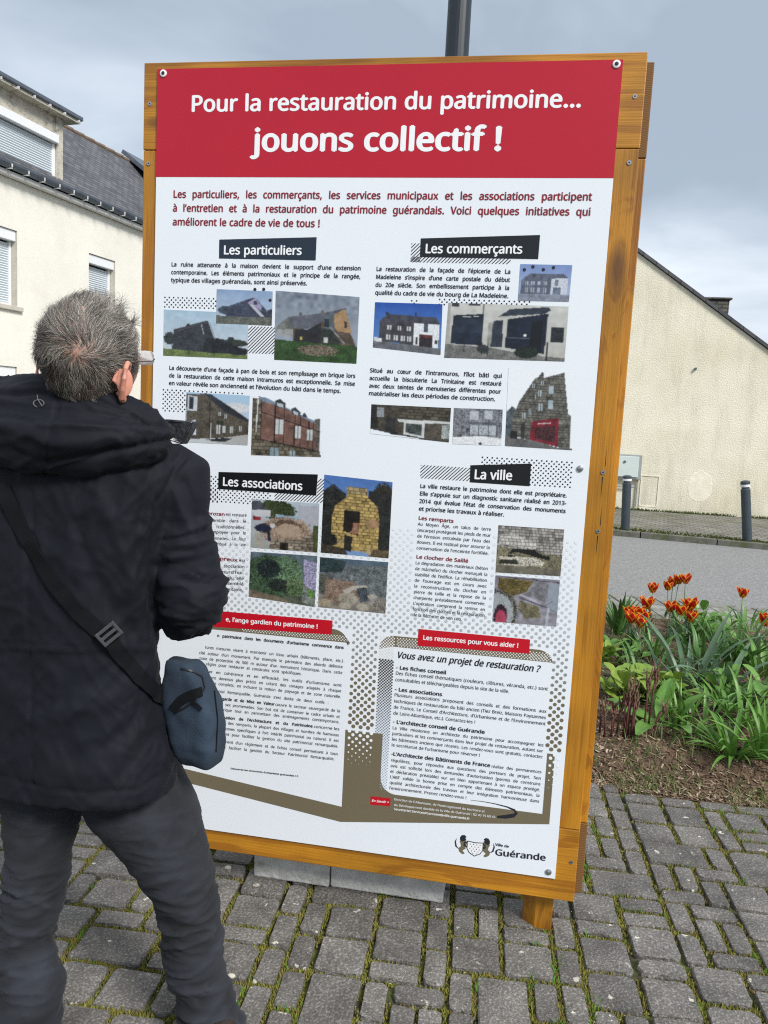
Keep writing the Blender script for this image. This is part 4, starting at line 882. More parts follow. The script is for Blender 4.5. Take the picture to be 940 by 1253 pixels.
def layout(mb, u0, v0, u1, v1, em, text, wn_, just, shear, lay):
    g = [GC[(wn_, c)] for c in text]; nsp = text.count(' '); gw = sum(k[2] for c, k in zip(text, g) if c != ' ') * em
    Wd = math.hypot(u1 - u0, v1 - v0); space = .24 * em
    if just == 1 and nsp >= 2:
        xs_ = min(.93, (Wd - nsp * .12 * em) / gw) if gw > 0 else 1; sp_ = (Wd - gw * xs_) / nsp
        if sp_ > .6 * em: xs_ = min(1.02, (Wd - nsp * .6 * em) / gw); sp_ = (Wd - gw * xs_) / nsp
    else: xs_ = Wd / (gw + nsp * .22 * em / .9); sp_ = (Wd - gw * xs_) / max(1, nsp)
    x = 0; dv_ = (v1 - v0) / Wd
    for c, (a, f, adv) in zip(text, g):
        if c == ' ': x += sp_; continue
        pts_ = [(u0 + x + (p[0] + p[1] * shear) * em * xs_, p[1] * em, p[2] if len(p) > 2 else 0) for p in a]
        mb.add([(q[0], LY(lay) - q[2] * .00003, ZT - v0 - dv_ * (q[0] - u0) + q[1]) for q in pts_], f)
        x += adv * em * xs_
prev = None; cur = None
def flush():
    global cur
    if cur: cur[0].build(cur[1], INK[cur[2]], psheet)
    cur = None
for (grp, u0, v0, u1, v1, em, text, wn_, c, just, shear) in TEXT:
    joinable = grp in ('paragraph', 'introduction') and cur is not None and cur[1] == grp and cur[2] == c and 0 < v0 - cur[3] < .045 and abs(u1 - cur[4]) < .35 and len(text) > 4
    if not joinable:
        flush(); cur = [MB(), grp, c, v0, u1]
    if em is None: em = .02
    layout(cur[0], u0, v0, u1, v1, em, text, wn_, just, shear, 6); cur[3] = v0; cur[4] = u1
flush()
# washer-headed fixings of the sheet
for (u, v, big) in ((.0181, .0123, 0), (1.2541, .0114, 0), (1.2457, 1.0507, 1), (1.2498, 2.2253, 1)):
    mw = INK['white'] if not big else m_steel; r = .0098 if not big else .0088
    b = MB(); b.tube([(u, SY - .0004, ZT - v), (u, SY - .003, ZT - v), (u, SY - .0042, ZT - v)], [r * 1.02, r, r * .6], 18, up=(0, 0, 1)); o = b.build('fixing_cap', mw, psheet, smooth=False)
    b = MB(); b.tube([(u, SY - .0043, ZT - v), (u, SY - .0052, ZT - v), (u, SY - .0058, ZT - v)], [r * .52, r * .45, r * .15], 12, up=(0, 0, 1)); b.build('fixing_screw', m_dark if not big else m_steel, psheet)

# ---- the photographs printed on the sheet
def photo(nm, lay, Q, nx, ny, sky1, sky2, items, seed=1, nz=.05):
    """items: ('p', colour, noise, polygon) / ('n', colour, amount, scale, polygon) in 0-100 picture coordinates"""
    r_ = np.random.default_rng(seed); X, Y = np.meshgrid((np.arange(nx) + .5) / nx * 100, (np.arange(ny) + .5) / ny * 100)
    I = np.array(sky1)[None, None] * (1 - Y[..., None] / 100) + np.array(sky2)[None, None] * (Y[..., None] / 100)
    I = I * (1 + r_.normal(0, .02, (ny, nx, 1)))
    for it in items:
        if it[0] == 'p':
            _, c, a, P = it; M = inpoly(X, Y, P); n_ = r_.normal(0, a, (ny, nx, 1)); n_ = np.clip(n_, -.8, 1.5)
            k = np.array(c)[None, None] * (1 + n_); I[M] = k[M]
        elif it[0] == 'e':
            _, c, a, (cx, cy, rx, ry) = it; M = ((X - cx) / rx) ** 2 + ((Y - cy) / ry) ** 2 < 1 + r_.normal(0, .12, X.shape); k = np.array(c)[None, None] * (1 + np.clip(r_.normal(0, a, (ny, nx, 1)), -.8, 2)); I[M] = k[M]
        elif it[0] == 's':      # masonry: stone courses with dark joints
            _, c, a, (bw, bh), P = it; M = inpoly(X, Y, P); rowi = (Y / bh).astype(int); xo = X + (rowi % 2) * bw / 2 + (rowi * 37 % 11) * .3; ci = (xo / bw).astype(int)
            h = np.sin(ci * 12.9898 + rowi * 78.233) * 43758.5453; h = h - np.floor(h); fx = xo / bw - ci; fy = Y / bh - rowi
            j = (fx < .16) | (fy < .22); k = np.array(c)[None, None] * (1 + a * (h[..., None] - .5) * 2) * np.where(j, .35, 1)[..., None]; I[M] = k[M]
        elif it[0] == 'l':
            _, c, wd, (x0, y0, x1, y1) = it; dx_, dy_ = x1 - x0, y1 - y0; t = np.clip(((X - x0) * dx_ + (Y - y0) * dy_) / (dx_ ** 2 + dy_ ** 2), 0, 1); d_ = np.hypot(X - x0 - t * dx_, Y - y0 - t * dy_); I[d_ < wd] = c
    g_ = r_.normal(0, 1, (ny // 5 + 2, nx // 5 + 2)); yy_, xx_ = np.arange(ny) / 5, np.arange(nx) / 5; y0_, x0_ = yy_.astype(int), xx_.astype(int); fy_, fx_ = (yy_ - y0_)[:, None], (xx_ - x0_)[None]
    lf = g_[y0_][:, x0_] * (1 - fy_) * (1 - fx_) + g_[y0_ + 1][:, x0_] * fy_ * (1 - fx_) + g_[y0_][:, x0_ + 1] * (1 - fy_) * fx_ + g_[y0_ + 1][:, x0_ + 1] * fy_ * fx_
    I = np.where((np.abs(I - np.array(W_)).max(2, keepdims=True) < .06), I, I * .8); I = I * (1 + np.where(I.max(2, keepdims=True) > .3, .06, .24) * lf[..., None] * (I.max(2, keepdims=True) < .6))
    J = np.pad(I, ((1, 1), (1, 1), (0, 0)), 'edge'); I = .52 * I + .12 * (J[:-2, 1:-1] + J[2:, 1:-1] + J[1:-1, :-2] + J[1:-1, 2:])
    I = np.clip(I, .003, .85)
    # quad mesh: one cell per picture element
    tl, tr_, brr, bl = [np.array(q) for q in Q]
    gu, gv = np.meshgrid(np.arange(nx + 1) / nx, np.arange(ny + 1) / ny)
    P = (tl[None, None] * ((1 - gu) * (1 - gv))[..., None] + tr_ * (gu * (1 - gv))[..., None] + brr * (gu * gv)[..., None] + bl * ((1 - gu) * gv)[..., None])
    me = bpy.data.meshes.new('printed_photograph'); nv = (nx + 1) * (ny + 1)
    co = np.zeros((nv, 3)); co[:, 0] = P[..., 0].ravel(); co[:, 1] = LY(lay); co[:, 2] = ZT - P[..., 1].ravel()
    ii, jj = np.meshgrid(np.arange(nx), np.arange(ny)); a0_ = (jj * (nx + 1) + ii).ravel(); F = np.stack([a0_, a0_ + nx + 1, a0_ + nx + 2, a0_ + 1], 1)
    me.vertices.add(nv); me.vertices.foreach_set('co', co.ravel()); me.loops.add(F.size); me.loops.foreach_set('vertex_index', F.ravel().astype(np.int32)); me.polygons.add(len(F)); me.polygons.foreach_set('loop_start', np.arange(len(F), dtype=np.int32) * 4)
    me.update(calc_edges=True)
    ca = me.color_attributes.new('Col', 'FLOAT_COLOR', 'CORNER'); buf = np.ones((len(F), 4, 4), dtype=np.float32); buf[:, :, :3] = I.reshape(-1, 1, 3); ca.data.foreach_set('color', buf.ravel())
    link('printed_photograph', me, m_photo, psheet, label=PLAB.get(nm))
PLAB = dict(ruin='printed photo of a dark ruined stone house', gable='small tinted printed photo of a house with an outside stair', extension='printed photo of a slate roofed house with a new wooden extension', postcard='small blue tinted printed postcard of a grocery', grocery='printed photo of a grocery house under deep blue sky', shopfront='printed photo of dark shopfronts and a wheelbarrow of plants', street='printed photo of a long stone street front', timber='printed photo of a half timbered brick facade', corner='printed photo of a stone corner shop with a white framed window', oldshop='small grey printed archive photo of a shop', redshop='printed photo of a stone house with a red shopfront', oven='printed photo of a bent man beside a round stone oven', tower='printed photo of a yellow stone oven tower', ivy='printed photo of ivy on a wall', drain='printed photo of stones around a drain grate', rampart='printed photo of a damaged rampart wall', window='printed photo of a cracked wall beside an arched window')
W_ = (.77, .81, .86)
def win(x, y, w_, h_, c=(.5, .55, .6)): return [('p', c, .1, [(x, y), (x + w_, y), (x + w_, y + h_), (x, y + h_)]), ('l', (.05, .05, .05), .5, (x + w_ / 2, y, x + w_ / 2, y + h_))]
PI_ = {
'ruin': (100, 60, (.42, .58, .72), (.6, .68, .75), [('e', (.03, .04, .04), .5, (8, 62, 8, 14)), ('e', (.035, .045, .03), .4, (85, 66, 16, 8)), ('e', (.03, .04, .04), .3, (80, 58, 4, 5)), ('p', (.035, .04, .05), .35, [(12, 42), (50, 20), (53, 21), (60, 56), (75, 60), (90, 75), (100, 78), (100, 90), (10, 88)]), ('p', (.06, .065, .07), .2, [(13, 42), (46, 24), (50, 22), (53, 22), (30, 38), (14, 50)]), ('p', (.03, .03, .035), .2, [(27, 30), (31, 27), (31, 33), (27, 36)]), ('p', (.018, .02, .026), .5, [(50, 58), (60, 56), (98, 82), (98, 92), (48, 92)]), ('l', (.4, .42, .45), .4, (45, 28, 48, 50)), ('l', (.25, .27, .3), .4, (55, 25, 62, 60)), ('p', (.14, .19, .06), .25, [(0, 84), (50, 89), (100, 92), (100, 100), (0, 100)])]),
'gable': (72, 44, (.28, .4, .62), (.5, .62, .72), [('e', (.05, .07, .1), .4, (15, 60, 12, 12)), ('p', (.05, .06, .1), .35, [(15, 52), (62, 22), (70, 20), (92, 60), (98, 80), (18, 80)]), ('p', (.36, .32, .5), .15, [(56, 36), (70, 20), (82, 46), (80, 58), (60, 40)]), ('p', (.55, .58, .66), .1, [(60, 42), (66, 42), (88, 76), (80, 76)]), ('p', (.05, .06, .1), .3, [(66, 30), (72, 30), (74, 40), (67, 40)]), ('p', (.14, .15, .13), .3, [(0, 76), (100, 78), (100, 100), (0, 100)]), ('p', (.04, .05, .07), .4, [(92, 55), (100, 52), (100, 78), (92, 78)])]),
'extension': (104, 90, (.23, .27, .34), (.36, .42, .5), [('p', (.17, .18, .17), .15, [(2, 52), (16, 36), (30, 33), (22, 52), (22, 60), (2, 60)]), ('p', (.35, .36, .36), .1, [(3, 56), (22, 54), (22, 66), (3, 64)]), ('p', (.11, .12, .15), .1, [(14, 38), (62, 26), (84, 18), (86, 20), (60, 40), (40, 52), (22, 52)]), ('p', (.10, .075, .055), .2, [(22, 52), (40, 53), (70, 30), (84, 18), (90, 52), (96, 66), (98, 74), (22, 72)]), ('p', (.40, .25, .13), .15, [(71, 28), (84, 19), (93, 55), (76, 53), (72, 48)]), ('p', (.02, .02, .025), .3, [(24, 54), (40, 53), (56, 42), (56, 54), (80, 74), (24, 72)]), ('p', (.03, .035, .03), .4, [(56, 50), (68, 50), (80, 70), (80, 74), (54, 74)]), ('p', (.1, .13, .15), .1, [(58, 33), (71, 29), (72, 52), (60, 50)]), ('p', (.02, .03, .04), .1, [(60, 36), (65, 35), (65, 48), (60, 48)]), ('p', (.03, .03, .03), .1, [(83, 38), (86, 38), (87, 48), (84, 48)]), ('l', (.3, .32, .34), .6, (67, 48, 84, 70)), ('p', (.6, .62, .6), .1, [(60, 63), (64, 63), (64, 71), (60, 71)]), ('p', (.5, .42, .1), .1, [(31, 64), (34, 64), (34, 69), (31, 69)]), ('p', (.03, .07, .018), .35, [(0, 70), (100, 74), (100, 100), (0, 100)]), ('e', (.16, .13, .09), .7, (53, 83, 24, 8)), ('p', (.1, .11, .12), .1, [(29, 29), (33, 29), (33, 34), (29, 34)]), ('p', (.14, .13, .12), .1, [(55, 24), (59, 23), (59, 31), (55, 31)])]),
'postcard': (72, 52, (.22, .32, .62), (.4, .5, .72), [('p', (.12, .14, .2), .2, [(5, 40), (20, 26), (85, 24), (95, 36), (95, 80), (3, 80)]), ('p', (.62, .66, .75), .1, [(62, 38), (94, 36), (94, 80), (62, 80)]), ('p', (.15, .18, .26), .3, [(66, 62), (82, 62), (82, 80), (66, 80)]), ('p', (.2, .22, .3), .3, [(70, 40), (76, 40), (76, 58), (70, 58)]), ('p', (.25, .28, .36), .15, [(0, 80), (100, 82), (100, 100), (0, 100)])] + sum([win(12 + 12 * i, 46, 6, 10, (.45, .5, .6)) for i in range(4)], []) + sum([win(12 + 12 * i, 64, 6, 12, (.4, .45, .55)) for i in range(4)], [])),
'grocery': (96, 64, (.02, .09, .42), (.12, .28, .62), [('p', (.06, .06, .08), .15, [(8, 40), (20, 24), (60, 26), (92, 26), (97, 40), (97, 84), (8, 84)]), ('p', (.055, .055, .065), .2, [(8, 42), (60, 40), (60, 86), (8, 84)]), ('p', (.72, .75, .8), .04, [(59, 40), (97, 40), (96, 88), (59, 86)]), ('p', (.025, .02, .025), .4, [(68, 66), (87, 66), (87, 90), (68, 90)]), ('p', (.13, .03, .03), .2, [(68, 62), (88, 62), (88, 68), (68, 68)]), ('p', (.06, .07, .1), .3, [(74, 34), (80, 34), (80, 58), (74, 58)]), ('p', (.06, .04, .04), .2, [(62, 68), (66, 68), (66, 84), (62, 84)]), ('p', (.05, .05, .05), .2, [(91, 72), (95, 72), (95, 80), (91, 80)]), ('p', (.14, .15, .17), .15, [(0, 84), (100, 88), (100, 100), (0, 100)]), ('p', (.7, .72, .75), .1, [(1, 77), (12, 78), (12, 86), (1, 85)]), ('p', (.03, .03, .04), .1, [(17, 20), (21, 20), (21, 27), (17, 27)]), ('p', (.03, .03, .04), .1, [(60, 18), (63, 18), (63, 27), (60, 27)])] + sum([win(x, 48, 6, 10, (.55, .58, .62)) for x in (20, 35, 49)], []) + sum([win(x, 68, 6, 12, (.6, .62, .65)) for x in (19, 30, 41, 50)], [])),
'shopfront': (140, 76, (.62, .63, .6), (.5, .5, .47), [('p', (.42, .42, .4), .05, [(0, 0), (2, 0), (4, 100), (0, 100)]), ('l', (.2, .2, .2), .4, (30, 0, 30, 28)), ('p', (.04, .05, .06), .2, [(3, 0), (9, 0), (9, 7), (3, 7)]), ('p', (.05, .06, .07), .2, [(17, 0), (27, 0), (27, 4), (17, 4)]), ('p', (.012, .02, .04), .2, [(5, 22), (31, 18), (31, 76), (4, 74)]), ('p', (.02, .03, .055), .1, [(6, 30), (30, 28), (30, 52), (6, 54)]), ('p', (.03, .04, .06), .3, [(39, 30), (47, 28), (48, 78), (38, 78)]), ('p', (.35, .35, .33), .08, [(35, 34), (39, 32), (38, 82), (35, 80)]), ('p', (.03, .04, .06), .2, [(43, 22), (52, 8), (84, 2), (86, 8), (80, 16), (46, 24)]), ('p', (.5, .5, .48), .1, [(43, 22), (80, 15), (79, 19), (44, 25)]), ('p', (.01, .016, .035), .25, [(51, 26), (84, 14), (83, 88), (50, 78)]), ('p', (.004, .005, .008), .2, [(71, 30), (80, 26), (80, 84), (70, 80)]), ('l', (.12, .14, .18), .35, (52, 60, 70, 60)), ('p', (.8, .8, .8), .02, [(65, 52), (67, 52), (67, 56), (65, 56)]), ('p', (.02, .025, .03), .4, [(87, 38), (98, 38), (98, 66), (87, 66)]), ('p', (.17, .17, .165), .25, [(0, 75), (35, 78), (70, 90), (100, 94), (100, 100), (0, 100)]), ('e', (.012, .02, .014), .9, (68, 86, 10, 11)), ('l', (.02, .02, .03), .5, (16, 64, 16, 88)), ('l', (.02, .02, .03), .5, (31, 70, 31, 96)), ('l', (.02, .02, .03), .5, (36, 70, 36, 96)), ('e', (.03, .035, .04), .4, (32, 82, 5, 8)), ('l', (.02, .02, .02), .5, (85, 66, 85, 99)), ('l', (.6, .6, .6), .5, (12, 25, 26, 23)), ('p', (.5, .5, .45), .1, [(87, 86), (93, 86), (93, 92), (87, 92)])]),
'street': (84, 66, (.42, .62, .82), (.62, .66, .68), [('e', (.7, .72, .75), .05, (80, 26, 22, 10)), ('p', (.10, .085, .065), .3, [(0, 3), (30, 2), (60, 28), (100, 52), (100, 80), (60, 88), (2, 94)]), ('p', (.03, .035, .045), .2, [(28, 0), (40, 2), (75, 28), (100, 48), (100, 54), (60, 34), (34, 8)]), ('l', (.02, .02, .02), .7, (38, 18, 40, 92)), ('l', (.6, .6, .6), .5, (41, 60, 41, 96)), ('p', (.6, .64, .68), .1, [(2, 6), (18, 8), (18, 36), (2, 36)]), ('p', (.03, .04, .06), .2, [(5, 8), (12, 9), (12, 34), (5, 34)]), ('p', (.6, .66, .75), .1, [(8, 58), (16, 54), (18, 84), (10, 86)]), ('p', (.025, .03, .02), .4, [(50, 52), (62, 54), (60, 62), (50, 60)]), ('p', (.45, .46, .45), .05, [(60, 88), (100, 78), (100, 100), (66, 100), (40, 96)]), ('p', (.03, .03, .035), .2, [(30, 94), (60, 88), (76, 88), (64, 96)])] + sum([win(x, y_, w_, h_, (.55, .6, .6)) for x, y_, w_, h_ in ((50, 62, 6, 18), (60, 64, 4, 14), (72, 64, 4, 14), (86, 62, 3, 10), (52, 36, 4, 8), (62, 40, 3, 8))], [])),
'timber': (88, 80, W_, W_, [('s', (.17, .15, .11), .5, (9, 6), [(0, 4), (12, 4), (14, 72), (98, 88), (100, 100), (0, 100)]), ('p', (.2, .27, .36), .1, [(8, 0), (20, 2), (96, 40), (96, 46), (12, 8)]), ('p', (.19, .105, .085), .16, [(12, 8), (40, 14), (98, 46), (97, 88), (14, 72)]), ('p', (.12, .11, .1), .3, [(90, 34), (98, 32), (98, 100), (94, 100)])] + [('l', (.03, .02, .02), .9, k) for k in ((13, 6, 13, 74), (13, 26, 98, 56), (13, 73, 96, 90), (33, 14, 33, 78), (46, 18, 46, 82), (62, 28, 61, 84), (70, 30, 70, 86), (82, 38, 81, 88), (88, 40, 88, 90))] + [('p', (.05, .06, .07), .2, [(32, 6), (40, 2), (48, 10), (47, 18), (34, 16)]), ('p', (.5, .58, .64), .1, [(35, 9), (44, 11), (44, 17), (36, 15)]), ('p', (.05, .06, .07), .2, [(56, 18), (62, 15), (70, 24), (69, 30), (57, 27)]), ('p', (.5, .58, .64), .1, [(59, 21), (66, 24), (66, 29), (60, 27)]), ('p', (.05, .06, .07), .2, [(72, 26), (76, 23), (80, 32), (73, 31)]), ('l', (.7, .72, .7), .8, (8, 6, 6, 60))] + win(34, 38, 11, 24, (.6, .63, .63)) + win(62, 47, 8, 22, (.6, .63, .63)) + win(80, 53, 7, 18, (.55, .6, .6)) + win(27, 86, 13, 14, (.25, .33, .36)) + win(56, 90, 8, 10, (.25, .33, .36))),
'corner': (92, 44, (.05, .05, .045), (.05, .05, .045), [('p', (.07, .06, .045), .35, [(0, 0), (100, 0), (100, 100), (0, 80)]), ('s', (.10, .085, .065), .5, (10, 9), [(36, 0), (100, 0), (100, 36), (36, 38)]), ('p', (.025, .02, .018), .4, [(0, 0), (8, 0), (10, 80), (0, 80)]), ('p', (.3, .33, .36), .3, [(8, 8), (16, 8), (16, 40), (8, 40)]), ('p', (.03, .03, .03), .3, [(20, 40), (32, 42), (32, 90), (20, 84)]), ('p', (.66, .68, .68), .06, [(34, 44), (100, 40), (100, 48), (68, 50), (36, 52)]), ('p', (.66, .68, .68), .06, [(42, 50), (68, 50), (68, 96), (42, 90)]), ('p', (.06, .075, .07), .6, [(45, 54), (65, 54), (65, 90), (45, 84)]), ('p', (.09, .075, .06), .3, [(69, 50), (88, 48), (88, 96), (69, 98)]), ('p', (.35, .38, .38), .4, [(90, 52), (100, 50), (100, 90), (90, 92)]), ('p', W_, .02, [(0, 84), (30, 94), (70, 100), (0, 101)]), ('p', (.02, .02, .02), .2, [(26, 84), (35, 84), (35, 96), (26, 96)])]),
'oldshop': (60, 46, (.4, .42, .46), (.62, .66, .7), [('p', (.2, .21, .24), .45, [(0, 0), (100, 0), (100, 80), (0, 90)]), ('p', (.5, .53, .58), .15, [(34, 6), (52, 6), (52, 30), (34, 30)]), ('p', (.5, .53, .58), .15, [(64, 4), (80, 4), (80, 28), (64, 28)]), ('p', (.1, .11, .13), .3, [(30, 38), (90, 36), (90, 44), (30, 44)]), ('p', (.42, .46, .5), .3, [(34, 46), (88, 46), (88, 72), (34, 72)]), ('l', (.08, .08, .09), 1, (34, 44, 34, 76)), ('l', (.08, .08, .09), 1, (52, 44, 52, 76)), ('l', (.08, .08, .09), 1, (72, 44, 72, 76)), ('l', (.08, .08, .09), 1, (90, 44, 90, 76)), ('p', (.75, .77, .8), .04, [(0, 80), (60, 76), (100, 80), (100, 100), (0, 100)]), ('e', (.08, .08, .09), .2, (20, 52, 3.5, 5)), ('e', (.08, .08, .09), .2, (30, 60, 3.5, 5)), ('e', (.08, .08, .09), .2, (57, 96, 3.5, 4)), ('e', (.1, .1, .1), .3, (14, 76, 6, 5))]),
'redshop': (84, 100, W_, W_, [('p', (.1, .12, .14), .3, [(0, 56), (8, 48), (14, 52), (14, 90), (0, 90)]), ('s', (.16, .155, .135), .25, (7, 3.4), [(10, 62), (18, 42), (40, 12), (46, 9), (50, 3), (54, 4), (54, 10), (84, 2), (92, 54), (96, 56), (96, 100), (20, 88), (8, 88)]), ('p', (.2, .015, .03), .25, [(39, 66), (78, 60), (78, 97), (36, 90)]), ('p', (.06, .02, .025), .6, [(44, 74), (74, 70), (74, 92), (44, 88)]), ('l', (.6, .5, .5), .6, (48, 69, 66, 67)), ('p', (.03, .03, .03), .3, [(23, 70), (29, 68), (28, 88), (22, 87)]), ('p', (.14, .14, .145), .15, [(8, 88), (36, 90), (80, 98), (100, 98), (100, 101), (0, 101), (0, 86)]), ('p', (.02, .02, .02), .3, [(7, 80), (18, 80), (18, 90), (7, 90)])] + sum([win(x, y_, w_, h_, (.42, .5, .55)) for x, y_, w_, h_ in ((46, 26, 5, 8), (62, 20, 7, 10), (40, 32, 3, 6), (62, 38, 7, 11), (48, 43, 5, 9), (33, 50, 4, 8), (24, 56, 4, 7), (37, 18, 3, 6), (50, 14, 4, 6))], [])),
'oven': (92, 68, (.5, .58, .66), (.35, .38, .36), [('e', (.04, .06, .025), .5, (40, 20, 26, 20)), ('e', (.05, .07, .03), .5, (25, 16, 12, 16)), ('p', (.07, .08, .1), .2, [(0, 4), (12, 2), (24, 20), (0, 22)]), ('p', (.6, .62, .65), .06, [(0, 22), (28, 20), (28, 34), (4, 34)]), ('p', (.44, .46, .52), .04, [(69, 8), (100, 6), (100, 46), (70, 40)]), ('p', (.3, .44, .55), .2, [(36, 28), (72, 30), (72, 38), (36, 34)]), ('p', (.06, .08, .03), .4, [(92, 46), (100, 46), (100, 100), (92, 100)]), ('e', (.34, .25, .19), .35, (52, 62, 38, 30)), ('e', (.12, .08, .06), .3, (54, 52, 22, 14)), ('e', (.42, .32, .24), .12, (56, 60, 20, 14)), ('s', (.3, .25, .2), .45, (12, 6), [(30, 80), (70, 78), (92, 60), (94, 100), (28, 100)]), ('p', (.03, .025, .02), .3, [(44, 86), (56, 86), (56, 100), (44, 100)]), ('p', (.3, .03, .04), .2, [(2, 34), (14, 36), (14, 42), (2, 42)]), ('e', (.02, .025, .05), .2, (18, 58, 13, 9)), ('e', (.6, .6, .58), .1, (32, 52, 4, 5)), ('p', (.4, .37, .32), .15, [(6, 66), (14, 68), (22, 96), (12, 98), (6, 80)]), ('l', (.02, .03, .05), 2.4, (26, 62, 28, 82))]),
'tower': (92, 104, (.08, .19, .5), (.2, .34, .6), [('p', (.02, .022, .02), .6, [(0, 20), (14, 10), (34, 22), (34, 90), (0, 90)]), ('e', (.035, .03, .02), .6, (88, 36, 18, 34)), ('p', (.02, .022, .02), .5, [(66, 14), (100, 16), (100, 94), (70, 94)]), ('s', (.5, .36, .13), .35, (9, 4), [(36, 12), (64, 12), (66, 24), (80, 34), (84, 52), (84, 96), (14, 92), (14, 52), (18, 38), (34, 26)]), ('s', (.36, .28, .15), .3, (8, 4), [(34, 12), (64, 12), (64, 20), (34, 20)]), ('p', (.015, .012, .01), .4, [(32, 42), (56, 42), (54, 74), (32, 70)]), ('p', (.3, .14, .09), .2, [(46, 58), (56, 58), (54, 72), (44, 72)]), ('e', (.36, .22, .12), .1, (74, 57, 10, 6)), ('l', (.3, .2, .12), .8, (68, 60, 48, 84)), ('l', (.36, .26, .18), .7, (52, 62, 24, 88)), ('p', (.02, .018, .015), .4, [(34, 74), (46, 76), (44, 96), (34, 94)]), ('e', (.02, .02, .02), .5, (12, 82, 12, 9)), ('p', (.05, .04, .03), .5, [(0, 88), (36, 92), (40, 100), (0, 100)]), ('p', (.12, .09, .05), .4, [(78, 90), (100, 90), (100, 100), (70, 100)]), ('p', (.5, .38, .2), .1, [(66, 96), (72, 84), (74, 98)]), ('l', (.05, .06, .1), .4, (0, 6, 34, 22))]),
'ivy': (92, 68, (.12, .16, .2), (.1, .12, .08), [('e', (.05, .09, .05), .8, (30, 50, 44, 44)), ('e', (.1, .17, .1), .8, (55, 40, 24, 36)), ('e', (.02, .03, .03), .8, (28, 34, 18, 20)), ('e', (.025, .035, .03), .8, (44, 66, 16, 14)), ('e', (.09, .14, .07), .8, (70, 66, 14, 22)), ('p', (.34, .32, .48), .45, [(80, 8), (100, 14), (100, 70), (82, 60)]), ('p', (.2, .22, .2), .5, [(82, 60), (100, 70), (100, 100), (80, 94)]), ('p', (.12, .28, .07), .4, [(90, 66), (98, 70), (97, 84), (88, 80)]), ('p', (.17, .14, .1), .3, [(0, 84), (40, 90), (70, 100), (0, 100)])]),
'drain': (94, 72, (.08, .13, .18), (.25, .22, .18), [('p', (.14, .16, .17), .45, [(30, 14), (100, 8), (100, 70), (20, 60), (0, 40)]), ('p', (.03, .05, .055), .5, [(0, 0), (40, 4), (34, 26), (0, 30)]), ('p', (.24, .17, .13), .4, [(6, 40), (50, 44), (70, 70), (40, 96), (8, 80)]), ('p', (.09, .1, .08), .5, [(0, 34), (10, 34), (10, 74), (0, 72)]), ('e', (.33, .3, .24), .25, (44, 78, 14, 14)), ('p', (.45, .43, .38), .12, [(36, 62), (50, 52), (70, 48), (72, 54), (52, 60), (40, 70)]), ('p', (.03, .04, .055), .3, [(56, 56), (70, 52), (74, 78), (62, 84)]), ('e', (.4, .38, .33), .2, (80, 70, 7, 6)), ('e', (.28, .27, .26), .2, (84, 80, 9, 7)), ('e', (.42, .38, .32), .2, (66, 92, 9, 7)), ('e', (.4, .36, .3), .2, (40, 92, 9, 7)), ('e', (.36, .3, .22), .3, (8, 90, 12, 8)), ('p', (.2, .18, .16), .5, [(84, 76), (100, 74), (100, 100), (76, 100)])] + [('l', (.2, .23, .27), .35, (57 + 2.6 * i, 57 - i * .4, 63 + 2.6 * i, 82 - i * .8)) for i in range(5)]),
'rampart': (92, 66, (.3, .28, .26), (.3, .28, .26), [('s', (.36, .34, .32), .5, (5, 6), [(0, 0), (100, 0), (100, 60), (0, 50)]), ('s', (.62, .6, .56), .2, (6, 6.5), [(2, 18), (30, 18), (60, 34), (60, 46), (2, 40)]), ('p', (.2, .18, .12), .5, [(0, 44), (100, 58), (100, 86), (0, 84)]), ('p', (.012, .014, .012), .5, [(24, 47), (58, 47), (66, 56), (82, 60), (82, 68), (60, 62), (30, 54), (14, 62), (22, 60), (30, 66), (16, 64)]), ('p', (.5, .47, .4), .6, [(4, 66), (30, 64), (60, 64), (74, 72), (70, 82), (10, 84)]), ('p', (.03, .03, .025), .6, [(6, 72), (30, 70), (36, 80), (4, 80)]), ('p', (.17, .155, .12), .12, [(0, 84), (100, 86), (100, 100), (0, 100)])]),
'window': (92, 68, (.26, .25, .3), (.3, .29, .33), [('p', (.13, .1, .035), .5, [(6, 4), (60, 6), (50, 30), (30, 42), (16, 34), (4, 26)]), ('p', (.2, .2, .22), .2, [(60, 8), (84, 10), (80, 50), (50, 36), (56, 20)]), ('p', (.3, .35, .42), .06, [(84, 8), (100, 10), (100, 70), (84, 60)]), ('p', (.18, .16, .1), .4, [(40, 50), (70, 60), (76, 84), (50, 88), (38, 64)]), ('e', (.05, .045, .02), .3, (8, 78, 30, 46)), ('e', (.38, .42, .45), .08, (6, 82, 26, 44)), ('e', (.04, .015, .03), .3, (12, 88, 11, 28)), ('e', (.42, .06, .11), .1, (13, 94, 9, 20)), ('l', (.03, .03, .05), .9, (40, 44, 80, 60)), ('l', (.5, .48, .56), 1.6, (42, 38, 66, 50)), ('l', (.04, .05, .08), .7, (80, 60, 96, 68)), ('l', (.1, .12, .16), .5, (80, 58, 92, 46)), ('p', (.45, .5, .56), .1, [(84, 62), (88, 62), (86, 100), (82, 100)]), ('l', (.02, .02, .03), .8, (10, 2, 100, 6))]),
}
for k, (nm, lay, Q) in enumerate(PHOTOS):
    photo(nm, lay, Q, *PI_[nm], seed=k + 1)

